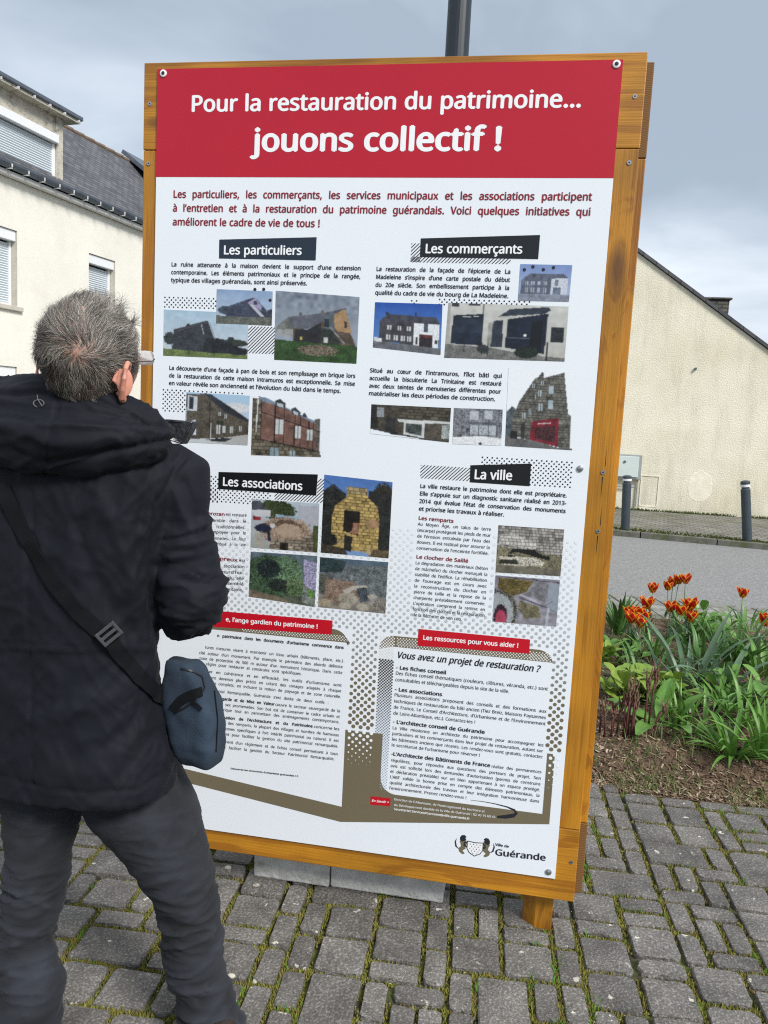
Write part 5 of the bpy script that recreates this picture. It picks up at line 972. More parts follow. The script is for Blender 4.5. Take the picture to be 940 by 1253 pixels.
# ---- concrete ballast blocks under the board
m_conc = mat('cast_concrete', (.52, .52, .49), .9, .3, 14, 1.0, 45, .008, col2=(.2, .19, .17), c2s=9, c2r=(.58, .75))
def block(lx0, lx1, y0, label):
    t = thing('concrete_block', label, 'concrete block', BO, BA, 'concrete ballast blocks under the board')
    b = MB(); b.box(lx0, lx1, y0, y0 + .2, 0.001, .17); b.build('block', m_conc, t, bevel=.006)
block(.33, .5805, .085, 'left grey concrete ballast block under the board, near the man')
block(.584, .945, .09, 'right grey concrete ballast block under the board, towards the wooden leg')
# ------------------------------------------------------------------ the man reading the board
PB = Vector((-.62, 1.69, 0))
man = thing('person', 'grey haired man seen from behind in black hooded jacket and dark jeans, reading the board', 'person', (0, 0, 0))
BYW = R(-17); mf = Vector((math.sin(-BYW), math.cos(BYW), 0)); mr = Vector((mf.y, -mf.x, 0)); ZV = Vector((0, 0, 1))
def ering(c, a, b, n=28, p=2.3, f=mf, r=mr, tilt=0):
    out_ = []
    for k in range(n):
        t = 2 * PI * k / n; ct, st = math.cos(t), math.sin(t)
        x = math.copysign(abs(ct) ** (2 / p), ct) * a; y = math.copysign(abs(st) ** (2 / p), st) * b
        out_.append(c + r * x + f * y + ZV * (tilt * y))
    return out_
def remesh(mb, vox, smooth_it=4, fac=.5):
    me = mb.mesh('tmp'); ob = bpy.data.objects.new('tmp', me); COL.objects.link(ob)
    md = ob.modifiers.new('r', 'REMESH'); md.mode = 'VOXEL'; md.voxel_size = vox
    if smooth_it: ms = ob.modifiers.new('s', 'SMOOTH'); ms.factor = fac; ms.iterations = smooth_it
    dg = bpy.context.evaluated_depsgraph_get(); m2 = bpy.data.meshes.new_from_object(ob.evaluated_get(dg), depsgraph=dg)
    bpy.data.objects.remove(ob); bpy.data.meshes.remove(me); m2.polygons.foreach_set('use_smooth', [True] * len(m2.polygons)); return m2
def getco(me):
    n = len(me.vertices); a = np.zeros(n * 3); me.vertices.foreach_get('co', a); b = np.zeros(n * 3); me.vertices.foreach_get('normal', b); return a.reshape(-1, 3), b.reshape(-1, 3)
def setco(me, a): me.vertices.foreach_set('co', a.ravel()); me.update()
def fnoise(P, s, off=0): return np.array([mnoise.noise(Vector((p[0] * s + off, p[1] * s, p[2] * s))) for p in P])
def aniso(P, axis, fa, fc, off=0):
    """ridged folds: noise stretched so that the creases run across an axis"""
    ax = Vector(axis).normalized(); u = ax.orthogonal().normalized(); v = ax.cross(u); out_ = []
    for p in P:
        p = Vector(p); a = p.dot(ax); q = Vector((a * fa, p.dot(u) * fc + off, p.dot(v) * fc)); w_ = mnoise.noise(q * .45 + Vector((7, off, 1))) * 1.6; n_ = mnoise.noise(q + Vector((w_, w_ * .5, off)))
        out_.append(1 - min(1, abs(n_) * 3.2) - .45)
    return np.array(out_)
def smst(x, a, b): t = np.clip((x - a) / (b - a), 0, 1); return t * t * (3 - 2 * t)
def segd(P, a, b):
    a, b = np.array(a), np.array(b); d = b - a; t = np.clip(((P - a) @ d) / (d @ d), 0, 1); return np.linalg.norm(P - a - t[:, None] * d, axis=1), t

# --- body (head, neck, trunk, limbs, hands): one continuous skin
skin_c = (.52, .27, .19)
m_skin = mat('skin', vcol=True, rough=.5, var=.1, vs=40, bump=.15, bs=220, bd=.001)
m_skin.node_tree.nodes['Principled BSDF'].inputs['Subsurface Weight'].default_value = .12
m_skin.node_tree.nodes['Principled BSDF'].inputs['Subsurface Radius'].default_value = (.012, .004, .002)
HC = at(110, 439, 1.575); HR = Matrix.Rotation(R(-20), 3, 'Z') @ Matrix.Rotation(R(-1), 3, 'X')
def HW(x, y, z): return HC + HR @ Vector((x, y, z))
def head_shape():
    nu, nv = 64, 48; P = []
    for j in range(nv + 1):
        th = PI * j / nv
        for i in range(nu):
            ph_ = 2 * PI * i / nu; x, y, z = math.sin(th) * math.cos(ph_), math.sin(th) * math.sin(ph_), math.cos(th)
            X, Y, Z = x * .083, y * .106, z * .120
            if Z < 0:                                        # jaw narrows, nape recedes
                k = min(1, -Z / .12); X *= 1 - .30 * k ** 1.3
                if y > 0: Y = Y * (1 - .12 * k) + .008 * k
                else: Y *= 1 - .38 * k ** 1.1
            if Z > 0 and y > 0: Y *= 1 - .10 * (Z / .12) ** 2
            if Z > 0 and y < 0: Y *= 1.03
            if y > .4:                                       # face relief
                g = lambda cx, cz, sx, sz: math.exp(-((X - cx) / sx) ** 2 - ((Z - cz) / sz) ** 2)
                Y += .024 * g(0, -.022, .011, .017) + .012 * g(0, .005, .009, .02) + .006 * g(0, .032, .045, .010) - .012 * (g(.032, .010, .015, .011) + g(-.032, .010, .015, .011)) + .007 * g(0, -.062, .022, .010) + .009 * g(0, -.098, .022, .016) + .004 * (g(.045, -.018, .02, .018) + g(-.045, -.018, .02, .018)) - .003 * g(0, -.062, .02, .002)
            P.append((X, Y, Z))
    fs = [(j * nu + i, (j + 1) * nu + i, (j + 1) * nu + (i + 1) % nu, j * nu + (i + 1) % nu) for j in range(nv) for i in range(nu)]
    return P, fs
hp, hf = head_shape()
bb = MB()
keep = [HW(*p) for p in hp]
nu_ = 64
vsH = [keep[0]] + keep[nu_:-nu_] + [keep[-1]]; fsH = [(0, 1 + i, 1 + (i + 1) % nu_) for i in range(nu_)]
for j in range(46):
    for i in range(nu_): a = 1 + j * nu_ + i; b_ = 1 + j * nu_ + (i + 1) % nu_; fsH.append((a, a + nu_, b_ + nu_, b_))
L_ = len(vsH) - 1; fsH += [(L_, 1 + 46 * nu_ + (i + 1) % nu_, 1 + 46 * nu_ + i) for i in range(nu_)]
bb.add(vsH, fsH)
SHR = at(216, 578, 1.68); SHL = at(-88, 582, 1.72); ELR = at(237, 752, 1.66); ELL = at(-112, 745, 1.72)
HDR = ELR + mf * .23 - mr * .17 + ZV * .07; HDL = ELL + mf * .27 + mr * .12 + ZV * .07
neck0 = at(90, 520, 1.69)
bb.rings([ering(neck0 + ZV * -.06, .075, .07), ering(neck0, .06, .06), ering(HW(0, -.02, -.05), .058, .062), ering(HW(0, -.01, 0), .055, .06)])
tc_ = lambda px, py: at(px, py, 1.70)
bb.rings([ering(tc_(66, 940), .12, .09), ering(tc_(60, 860), .16, .11), ering(tc_(60, 790), .15, .10), ering(tc_(66, 690), .17, .11), ering(tc_(72, 600), .20, .10), ering(tc_(78, 560), .17, .09), ering(tc_(88, 525), .07, .06)])
for a_, b_, c_ in ((SHR, ELR, HDR), (SHL, ELL, HDL)):
    bb.tube([a_, (a_ + b_) / 2, b_], [.052, .047, .04], 16, up=mf); bb.tube([b_, b_ + (c_ - b_) * .35, c_], [.042, .042, .028], 16)
def hand(c, fwd, side, up_):
    """palm, four curled fingers of different lengths and a thumb from the palm's side"""
    bb.sphere(c + fwd * .045, (1, 1, 1), 4, 3) if False else None
    q = Matrix((side, fwd, up_)).transposed()
    bb.sphere(c + fwd * .042, (.043, .054, .017), 18, 12, None, q)
    for k, (ln, off) in enumerate(((.068, -.031), (.078, -.010), (.073, .011), (.058, .031))):
        s = c + fwd * .078 + side * off; p1 = s + fwd * ln * .42 - up_ * .012; p2 = p1 + fwd * ln * .22 - up_ * .024; p3 = p2 - fwd * ln * .05 - up_ * .02
        bb.tube([s - fwd * .03, s, p1, p2, p3], [.010, .0105, .0095, .0088, .006], 10)
    t0 = c + fwd * .02 - side * .036; bb.tube([t0, t0 + fwd * .03 - side * .022 - up_ * .006, t0 + fwd * .058 - side * .02 - up_ * .016], [.014, .0125, .008], 10)
dR = (HDR - ELR).normalized(); sR = dR.cross(ZV).normalized(); hand(HDR, dR, sR, sR.cross(dR))
dL = (HDL - ELL).normalized(); sL = -dL.cross(ZV).normalized(); hand(HDL, dL, sL, dL.cross(sL) if False else (-sL).cross(dL))
RL = [(983, 104, 240, 1.715), (1023, 135, 252, 1.715), (1056, 160, 261, 1.715), (1074, 175, 266, 1.715), (1108, 190, 271, 1.715), (1145, 196, 273, 1.72), (1182, 204, 275, 1.725), (1215, 211, 284, 1.72), (1246, 216, 296, 1.715), (1272, 222, 303, 1.705), (1290, 226, 306, 1.70)]
LLg = [(983, 3, 102, 1.68), (1012, 5, 94, 1.67), (1045, 9, 88, 1.66), (1074, 6, 85, 1.65), (1102, 3, 80, 1.64), (1135, 0, 69, 1.63), (1165, -2, 67, 1.62), (1189, -2, 76, 1.61), (1215, -4, 79, 1.6), (1241, -8, 75, 1.6), (1290, -14, 74, 1.59), (1340, -22, 72, 1.59)]
def legrings(L, top, tw, k=1.0, sub=0):
    out_ = [ering(top, tw - sub, tw * .95 - sub)]
    for (y, xa, xb, Y) in L:
        hw = (xb - xa) / 2 * Y / FPX * 1.0 * k - sub; out_.append(ering(at((xa + xb) / 2, y, Y), hw, hw * 1.06, p=2.1))
    return out_
hipR, hipL = at(150, 900, 1.71), at(25, 900, 1.70)
footR, footL = gnd(262, 1296), Vector((at(28, 1340, 1.59).x, 1.59, 0))
for (L, hp_, ft) in ((RL, hipR, footR), (LLg, hipL, footL)):
    pts = [hp_ + ZV * .1, hp_] + [at((a_ + b_) / 2, y, Y) for (y, a_, b_, Y) in L[::2]] + [Vector((ft.x, ft.y, .06))]
    bb.tube(pts, [.075, .075] + [.05 - .002 * k for k in range(len(pts) - 3)] + [.036], 14, up=(0, 1, 0))
    bb.tube([Vector((ft.x, ft.y - .03, .05)), Vector((ft.x, ft.y + .03, .05)) , Vector((ft.x - .02, ft.y + .10, .035))], [.028, .034, .02], 12)
bme = remesh(bb, .0048, 2, .4)
co, no = getco(bme); loc = (co - np.array(HC)) @ np.array(HR)      # head-local coordinates
hx, hy, hz_ = loc[:, 0], loc[:, 1], loc[:, 2]
cols = np.tile(np.array(skin_c), (len(co), 1)); ishead = (np.abs(hx) < .12) & (hz_ > -.13)
redd = np.exp(-((np.abs(hx) - .05) / .02) ** 2) * (hy > .04); cols[:, 1] *= 1 - .15 * redd; cols[:, 2] *= 1 - .15 * redd
lip = ishead & (hy > .08) & (np.abs(hz_ + .062) < .007) & (np.abs(hx) < .024); cols[lip] = (.42, .14, .12)
# scalp seen between thinning hair
def hair_mask(x, y, z):
    """1 where hair grows densely (head-local)"""
    front = smst(y - .25 * z, .022, .055)                       # hairline sweeps back at the temples
    m = 1 - front; m *= smst(z, -.115, -.10); m *= 1 - np.exp(-((np.abs(x) - .08) / .02) ** 2 - ((y + .008) / .010) ** 2 - ((z + .045) / .026) ** 2)
    side = smst(-y + .3 * (z + .05), -.03, .0); 
    return np.clip(m, 0, 1)
hm = hair_mask(hx, hy, hz_) * ishead; cols = cols * (1 - .55 * hm[:, None]) + np.array((.16, .12, .105)) * .55 * hm[:, None]
crown = np.exp(-((hx + .0) / .05) ** 2 - ((hz_ - .075) / .045) ** 2) * ishead; cols = cols * (1 - .5 * crown[:, None]) + np.array((.46, .26, .2)) * .5 * crown[:, None]
set_col(bme, cols.astype(np.float32)); link('body', bme, m_skin, man, label='bare head, neck and hands with tanned skin')
bvh_b = BVHTree.FromPolygons([Vector(p) for p in co], [tuple(p.vertices) for p in bme.polygons])
# ear: rolled rim, lobe and hollow
def ear(sx):
    b = MB(); E_ = lambda y, z, o: HW(sx * (.079 + o * 1.3), y * 1.1 - .004, z * 1.05 - .027)
    rim = [(-.001, -.050, .004), (-.011, -.045, .010), (-.018, -.030, .016), (-.022, -.010, .021), (-.019, .008, .021), (-.008, .019, .017), (.006, .017, .011), (.011, .005, .006)]
    b.tube([E_(*p) for p in rim], [.0055, .0068, .0055, .0052, .0052, .0052, .0048, .004], 10)
    b.tube([E_(-.004, -.036, .008), E_(-.010, -.022, .012), E_(-.010, -.004, .013), E_(-.003, .006, .010)], [.004, .0045, .0045, .003], 8)
    b.tube([E_(.002, -.046, .004), E_(-.006, -.036, .004), E_(-.010, -.015, .004), E_(-.006, .008, .003)], [(.008, .004), (.012, .004), (.015, .005), (.010, .004)], 10)
    b.sphere(E_(-.004, -.046, .007), (.0075, .0075, .009), 10, 8)
    b.sphere(E_(-.006, -.016, .0115), (.0042, .016, .028), 14, 12, None, HR @ Matrix.Rotation(R(-38 * sx), 3, 'Z')); m2 = remesh(b, .0016, 4); c_, n_ = getco(m2); set_col(m2, np.tile(np.array((.58, .25, .18), dtype=np.float32), (len(c_), 1))); link('ear', m2, m_skin, man)
ear(1); ear(-1)
m_eye = mat('eye_white', (.75, .72, .7), .2); m_iris = mat('iris', (.08, .06, .04), .2)
for s in (1, -1):
    b = MB(); b.sphere(HW(s * .032, .083, .009), .0115, 14, 10); e_ = b.build('eye', m_eye, man, smooth=True); b = MB(); b.sphere(HW(s * .032, .0925, .0085), (.005, .0025, .005), 10, 6, None, HR); b.build('iris', m_iris, e_)
# glasses: thin wire temples, rimless lenses, their bright reflection put into a pale base colour
m_wire = mat('glasses_wire', (.08, .05, .045), .3, metal=.6); m_lens = mat('lens', (.85, .88, .9), .05, spec=.8); m_lens.node_tree.nodes['Principled BSDF'].inputs['Transmission Weight'].default_value = .25
gl = MB()
for s in (1, -1): gl.tube([HW(s * .073, .108, .012), HW(s * .084, .085, .006), HW(s * .091, .02, -.002), HW(s * .089, -.006, -.010)], .0012, 6)
gl.tube([HW(-.012, .121, .016), HW(0, .124, .019), HW(.012, .121, .016)], .0011, 6); gls = gl.build('glasses', m_wire, man)
for s in (1, -1):
    b = MB(); n_ = 16; vs_ = [HW(s * (.045 + .027 * math.copysign(abs(math.cos(t)) ** .7, math.cos(t))), .116 - .006 * abs(math.cos(t)), .014 + .0155 * math.copysign(abs(math.sin(t)) ** .8, math.sin(t))) for t in [2 * PI * k / n_ for k in range(n_)]]
    of = HR @ Vector((0, -.0018, 0)); b.rings([vs_, [p + of for p in vs_]]); b.build('lens', m_lens, gls)

# --- hair: individual strands growing from the scalp around the crown whorl
m_hair = mat('hair', vcol=True, rough=.45, spec=.4)
o_ = Vector((0, 0, CAM_H)); wd2 = (at(96, 432, 1.5) - o_).normalized(); wh_, _, _, _ = bvh_b.ray_cast(o_, wd2); whorl = np.array(HR.transposed() @ (wh_ - HC))
tri = MB(); hr = random.Random(21); tot = 0
vidx = np.where(hm > .03)[0]
def strand(p0, nrm, d0, ln, col, lift, rad, seg=5, curl=0):
    pts = [p0 - nrm * .001]; p = p0; d = (d0 + nrm * lift).normalized()
    side = nrm.cross(d0).normalized()
    for k in range(seg):
        p = p + d * (ln / seg); d = (d - nrm * (lift * 1.5 / seg) + side * curl / seg + Vector((hr.gauss(0, .06), hr.gauss(0, .06), hr.gauss(0, .06)))).normalized(); pts.append(p)
    m = len(pts); vs = []
    for i, q in enumerate(pts):
        t = (pts[min(i + 1, m - 1)] - pts[max(i - 1, 0)]).normalized(); u = nrm.cross(t)
        if u.length < 1e-3: u = Vector((1, 0, 0))
        u.normalize(); v = t.cross(u); r = rad * (1 - .75 * i / (m - 1))
        for a in (0, 2.094, 4.189): vs.append(q + u * (math.cos(a) * r) + v * (math.sin(a) * r))
    fs = []
    for i in range(m - 1):
        for a in range(3): b = (a + 1) % 3; fs.append((i * 3 + a, i * 3 + b, i * 3 + 3 + b, i * 3 + 3 + a))
    tri.add(vs, fs, col)
for _ in range(30000):
    vi = int(vidx[hr.randrange(len(vidx))]); x, y, z = hx[vi], hy[vi], hz_[vi]; m_ = hm[vi]
    dw = math.dist((x, y, z), whorl)
    thin = .66 * math.exp(-(((x) / .05) ** 2 + ((z - .08) / .045) ** 2)) + .15 * math.exp(-(dw / .02) ** 2) + .2 * (y > .0 and z > .03)
    if hr.random() > m_ * (1 - thin): continue
    p = Vector(co[vi]) + Vector((hr.gauss(0, .0018), hr.gauss(0, .0018), hr.gauss(0, .0018))); n = Vector(no[vi])
    away = Vector(co[vi]) - wh_; away = away - n * away.dot(n); away.normalize()
    swirl = n.cross(away) * (1.0 * math.exp(-dw / .07))
    down = -ZV - n * (-ZV).dot(n); kd_ = min(1, max(0, (.035 - z) / .07)); fwdv = HR @ Vector((0, 1, .1)); fwdv = fwdv - n * fwdv.dot(n)
    d = away + swirl + down * (1.4 * kd_) + fwdv * (.6 * max(0, 1 - kd_) * (1 if z > .03 else .3))
    w_c = mnoise.noise(Vector(co[vi]) * 38) ; side_ = n.cross(d).normalized(); w_d = mnoise.noise(Vector(co[vi]) * 16 + Vector((3, 1, 8))); d = (d.normalized() + side_ * (.4 * w_c + .7 * w_d)).normalized()
    ln = (.019 + .015 * max(0, 1 - kd_)) * hr.uniform(.6, 1.35)
    if z < -.05: ln *= .65
    g = max(0, min(1, .46 + .5 * mnoise.noise(Vector(co[vi]) * 60) + hr.gauss(0, .27) - .10 * (z < -.02) + .15 * (z > .04)))
    cl = (.04 + .50 * g * g + .06 * g, .035 + .465 * g * g + .054 * g, .031 + .42 * g * g + .048 * g)
    strand(p, n, d, ln, cl, hr.uniform(.0, .12) + .13 * max(0, z) / .1, hr.uniform(.00028, .0005), 6, 1.1 * w_c + hr.gauss(0, .45))
# unruly tufts on top of the head
for (px, py, n_, ang, sp) in ((118, 362, 150, .9, .016), (110, 366, 70, .55, .012), (152, 385, 70, 1.3, .008), (80, 372, 50, -.7, .012), (60, 392, 60, -1.0, .018), (135, 372, 50, .9, .014), (48, 425, 60, -1.2, .02)):
    for _ in range(n_):
        q = at(px + hr.gauss(0, sp * 380), py + 16, 1.6); h_, nn, _, _ = bvh_b.find_nearest(q)
        if h_ is None: continue
        d = Vector((math.sin(ang) + hr.gauss(0, .3), hr.gauss(0, .3), .75 + hr.gauss(0, .2))).normalized(); g = hr.uniform(.15, .75)
        strand(h_, nn, d, hr.uniform(.022, .042), (.06 + .42 * g, .055 + .41 * g, .05 + .38 * g), .35, hr.uniform(.0003, .0005), 7, hr.uniform(-2.2, 2.2))
tri.build('hair', m_hair, man, smooth=True, label='short tousled grey hair, thinning at the crown')

# --- trousers
m_jean = mat('dark_denim', rough=.9, var=.3, vs=9, bump=.7, bs=420, bd=.0012, sheen=.03, vcol=True)
jb2 = MB()
jb2.rings(legrings(RL, hipR, .098)); jb2.rings(legrings(LLg, hipL, .098)); jb2.rings([ering(at(88, 948, 1.70), .15, .105), ering(at(78, 905, 1.70), .165, .115), ering(at(66, 850, 1.70), .165, .115)])
jme = remesh(jb2, .0062, 6, .5); co_, no_ = getco(jme)
pyv = np.array([proj(p)[1] for p in co_]); pxv = np.array([proj(p)[0] for p in co_]); disp = np.zeros(len(co_))
nA, nB = fnoise(co_, 7), fnoise(co_, 16, 5)
right = pxv > 100 + 0 * pyv
rt_ = np.where(pyv < 1100, pxv > 95, pxv > 130)
# stacked horizontal wrinkles round the knees and above the hems
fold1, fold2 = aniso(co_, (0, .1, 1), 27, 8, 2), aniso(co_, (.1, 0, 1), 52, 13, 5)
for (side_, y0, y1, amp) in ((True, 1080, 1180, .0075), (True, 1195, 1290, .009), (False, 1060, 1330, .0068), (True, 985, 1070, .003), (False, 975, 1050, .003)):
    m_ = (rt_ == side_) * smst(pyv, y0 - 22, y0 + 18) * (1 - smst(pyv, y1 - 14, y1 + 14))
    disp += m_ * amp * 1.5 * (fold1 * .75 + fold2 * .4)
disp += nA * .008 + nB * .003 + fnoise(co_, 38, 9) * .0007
# drag lines from the crotch
for (a_, b_, w_, am) in ((at(118, 1000, 1.6), at(240, 1045, 1.66), .012, .005), (at(112, 990, 1.6), at(210, 1090, 1.66), .01, -.004), (at(88, 1000, 1.6), at(12, 1060, 1.6), .012, .004), (at(250, 1020, 1.7), at(262, 1230, 1.7), .003, .0025)):
    d_, t_ = segd(co_, a_, b_); disp += am * np.exp(-(d_ / w_) ** 2) * np.sin(np.clip(t_, .02, .98) * PI)
fold_tone = np.clip((disp - .002) / .012, -1, 1.2); set_col(jme, (np.array((.016, .019, .026)) * (1 + .75 * fold_tone[:, None])).astype(np.float32)); setco(jme, co_ + no_ * disp[:, None]); link('trousers', jme, m_jean, man, label='dark charcoal blue jeans wrinkled at the knees')  # faded ridges, with darker creases put into the colour to sharpen wrinkles
# turned hems and shoes
m_shoe = mat('shoe_leather', (.035, .025, .02), .5, .2, 20, .2, 90, .002); m_sole = mat('shoe_sole', (.06, .045, .035), .8)
for ft in (footR, footL):
    b = MB(); c = Vector((ft.x, ft.y, 0)) + (mr * .012 if ft is footR else Vector((0, 0, 0)))
    fd = Vector((ft.x / ft.y + (.06 if ft is footR else .0), 1, 0)).normalized(); fs_ = Vector((fd.y, -fd.x, 0)); sec = [(-.075, .024, .05), (-.06, .032, .085), (-.02, .036, .10), (.03, .037, .085), (.08, .041, .062), (.12, .039, .052), (.15, .025, .045)]
    b.rings([[c + fd * y + fs_ * (math.cos(2 * PI * k / 20) * w_) + ZV * (max(.0, .022 + (h_ - .022) * (math.sin(2 * PI * k / 20) * .5 + .5))) for k in range(20)] for (y, w_, h_) in sec])
    b.build('shoe', m_shoe, man, smooth=True)
    b = MB(); out_ = [(c + fd * y + fs_ * w_ * 1.04) for (y, w_, h_) in sec] + [(c + fd * y - fs_ * w_ * 1.04) for (y, w_, h_) in reversed(sec)]
    b.add([(p.x, p.y, .001) for p in out_] + [(p.x, p.y, .024) for p in out_], [tuple(range(13, -1, -1)), tuple(range(14, 28))] + [(k, (k + 1) % 14, 14 + (k + 1) % 14, 14 + k) for k in range(14)]); b.build('sole', m_sole, man)

# --- jacket
m_jack = mat('black_shell_fabric', (.0032, .0043, .0095), .78, .25, 6, .5, 340, .0009, sheen=.02, spec=.3)
jk = MB()
TOR = [(944, 68, 158, .158), (915, 67, 157, .157), (860, 62, 150, .150), (790, 60, 143, .143), (720, 62, 140, .138), (650, 67, 147, .138), (600, 71, 152, .134), (572, 75, 152, .125), (552, 80, 138, .112), (534, 86, 108, .095), (512, 92, 55, .07)]
jk.rings([ering(at(cx, y, 1.69), hw * 1.69 / FPX * 1.02, b_, 40, 2.35) for (y, cx, hw, b_) in TOR])
def limb(pts, rad, n=20): jk.tube(pts, rad, n, up=mf)
m1 = (SHR * .5 + ELR * .5) + mr * .004
limb([SHR - mr * .03 + ZV * .012, SHR + mr * .004, at(220, 635, 1.67), at(229, 690, 1.665), at(237, 745, 1.66), at(238, 768, 1.665)], [.060, .066, .066, .073, .074, .045])
jk.tube([ELR - mf * .025, ELR + (HDR - ELR) * .3, ELR + (HDR - ELR) * .7, HDR - (HDR - ELR).normalized() * .01], [.062, .060, .05, .043], 20)
limb([SHL + mr * .03 + ZV * .012, SHL - mr * .004, (SHL + ELL) / 2, ELL, ELL - ZV * .03], [.060, .066, .068, .072, .045])
jk.tube([ELL - mf * .025, ELL + (HDL - ELL) * .3, ELL + (HDL - ELL) * .7, HDL - (HDL - ELL).normalized() * .01], [.064, .062, .05, .043], 20)
jme = remesh(jk, .0066, 8, .5); co_, no_ = getco(jme)
PR = np.array([proj(p)[:2] for p in co_]); X_, Y_ = PR[:, 0], PR[:, 1]; nA, nB, nC = fnoise(co_, 5.5, 2), fnoise(co_, 12, 7), fnoise(co_, 26, 1)
arm_r = smst(X_ + (Y_ - 560) * .10, 196, 216) * (1 - smst(Y_, 800, 820))
armL = 1 - smst(X_, -60, -40)
disp = nA * .007 + nB * .0035 + nC * .001
# sleeve rucks: rings across the arm, tighter near the elbow
fold1, fold2 = aniso(co_, (-.18, 0, 1), 24, 6, 1), aniso(co_, (.25, .1, 1), 44, 12, 6)
for (y0, y1, amp) in ((622, 716, .011), (708, 800, .013)):
    m_ = arm_r * smst(Y_, y0 - 16, y0 + 16) * (1 - smst(Y_, y1 - 10, y1 + 14)); disp += m_ * amp * (fold1 * .8 + fold2 * .35)
disp += armL * .009 * fold1
disp += (1 - arm_r) * (.0034 * aniso(co_, (.5, .2, .8), 9, 26, 11) + .0026 * aniso(co_, (-.6, .1, .7), 14, 34, 4))
# armhole seam, storm flap step, centre back seam, waist channel
def seam(pts, w_, am, Yp=1.55):
    """crease following photo points laid on the garment"""
    d_all = np.full(len(co_), 9.0)
    for (x0, y0), (x1, y1) in zip(pts, pts[1:]):
        a, b_ = np.array((x0, y0)), np.array((x1, y1)); d = b_ - a; t = np.clip(((PR - a) @ d) / (d @ d), 0, 1); d_all = np.minimum(d_all if d_all[0] != 9.0 else 1e3, np.hypot(*(PR - a - t[:, None] * d).T))
    return am * np.exp(-(d_all / w_) ** 2)
back = (no_ @ np.array(-mf)) > -.1
disp += back * seam([(235, 548), (214, 575), (190, 615), (183, 660), (182, 735), (200, 800)], 3.2, -.009) + back * seam([(228, 550), (206, 580), (184, 620), (176, 665), (175, 735)], 5, .0035)
disp += back * .0045 * (1 - smst(Y_ - 4 * np.sin(X_ * .012), 792, 797)) * (1 - arm_r)
disp += back * seam([(40, 600), (36, 800), (40, 960)], 2.2, -.004) + back * seam([(0, 787), (60, 789), (120, 796), (180, 797)], 1.8, -.003)
disp += back * seam([(-80, 928), (0, 950), (60, 965), (110, 972), (170, 966), (226, 928)], 2.2, -.004)
# long drapes
for (pts, w_, am) in (([(170, 545), (150, 620), (165, 740)], 9, .006), ([(185, 560), (172, 640)], 6, -.006), ([(120, 600), (150, 680), (178, 790)], 10, .006), ([(95, 640), (120, 720), (170, 785)], 9, -.005), ([(20, 650), (22, 760)], 12, .004), ([(200, 800), (150, 850), (60, 880)], 14, .006), ([(210, 840), (150, 900), (90, 930)], 12, -.005), ([(0, 830), (50, 900), (60, 960)], 14, .005), ([(215, 870), (200, 930)], 8, .006), ([(180, 880), (130, 950)], 9, .005), ([(70, 560), (60, 640)], 14, -.004), ([(225, 590), (250, 650)], 5, -.005), ([(212, 600), (240, 670)], 6, .005)):
    disp += back * seam(pts, w_, am)
setco(jme, co_ + no_ * disp[:, None]); jacket = link('jacket', jme, m_jack, man, label='black hooded parka with a storm flap across the back')
cj, nj = getco(jme); bvh_j = BVHTree.FromPolygons([Vector(p) for p in cj], [tuple(p.vertices) for p in jme.polygons])
# cuffs
# --- hood lying on the shoulders
hd = MB(); NC = at(80, 508, 1.655); rg = []; NH = 48
for k in range(NH):
    f_ = 2 * PI * k / NH; cb_ = .5 + .5 * math.cos(f_)     # 1 at the back
    ce = NC + mr * (.212 * math.sin(f_)) - mf * (.095 * math.cos(f_) + .004) + ZV * (-.028 + .012 * cb_ - .004 * abs(math.sin(f_)))
    rv = .036 + .062 * cb_ ** 1.4; rr_ = .032 + .030 * cb_; rad = (mr * math.sin(f_) * 1.0 - mf * math.cos(f_)).normalized(); ring = []
    for q in range(20):
        a = 2 * PI * q / 20; u, v = math.cos(a), math.sin(a)
        top = max(0, v); ring.append(ce + rad * (u * rr_ * (1 - .35 * top) - top * .018 * cb_) + ZV * (v * rv - max(0, u) * .012 * cb_))
    rg.append(ring)
vs_ = [p for r_ in rg for p in r_]; fs_ = [(i * 20 + q, i * 20 + (q + 1) % 20, ((i + 1) % NH) * 20 + (q + 1) % 20, ((i + 1) % NH) * 20 + q) for i in range(NH) for q in range(20)]
hd.add(vs_, [f[::-1] for f in fs_])
hme = remesh(hd, .0062, 4, .5); co_, no_ = getco(hme); PR = np.array([proj(p)[:2] for p in co_]); X_, Y_ = PR[:, 0], PR[:, 1]
if (no_[np.argmin(co_[:, 1])] @ np.array((0, -1, 0))) < 0: no_ = -no_; hme.flip_normals()
back = np.ones(len(co_)) > 0; nA, nB = fnoise(co_, 7, 3), fnoise(co_, 18, 8); disp = nA * .006 + nB * .004 + aniso(co_, mr, 9, 34, 3) * .004
disp += seam([(218, 537), (150, 550), (60, 566)], 4.5, -.008) + seam([(214, 530), (140, 522), (50, 520)], 4, .007) + seam([(212, 526), (140, 508), (70, 500)], 4, -.006) + seam([(0, 560), (60, 590), (120, 578)], 5, .005)
disp += seam([(0, 483), (60, 481), (110, 486), (160, 506), (200, 530)], 2.4, -.006) + seam([(0, 477), (60, 475), (110, 479), (165, 499)], 4, .003)
disp += seam([(72, 482), (62, 530), (50, 605)], 2.0, -.004) + seam([(0, 520), (80, 545), (160, 535)], 8, .005) + seam([(10, 545), (70, 575), (140, 553)], 6, -.004) + seam([(0, 500), (50, 515), (130, 512)], 7, -.003)
setco(hme, co_ + no_ * disp[:, None]); hood = link('hood', hme, m_jack, man, label='large folded black hood lying on the shoulders')
m_lin = mat('navy_lining', (.012, .02, .055), .7, .2, 10, .3, 200, .001)
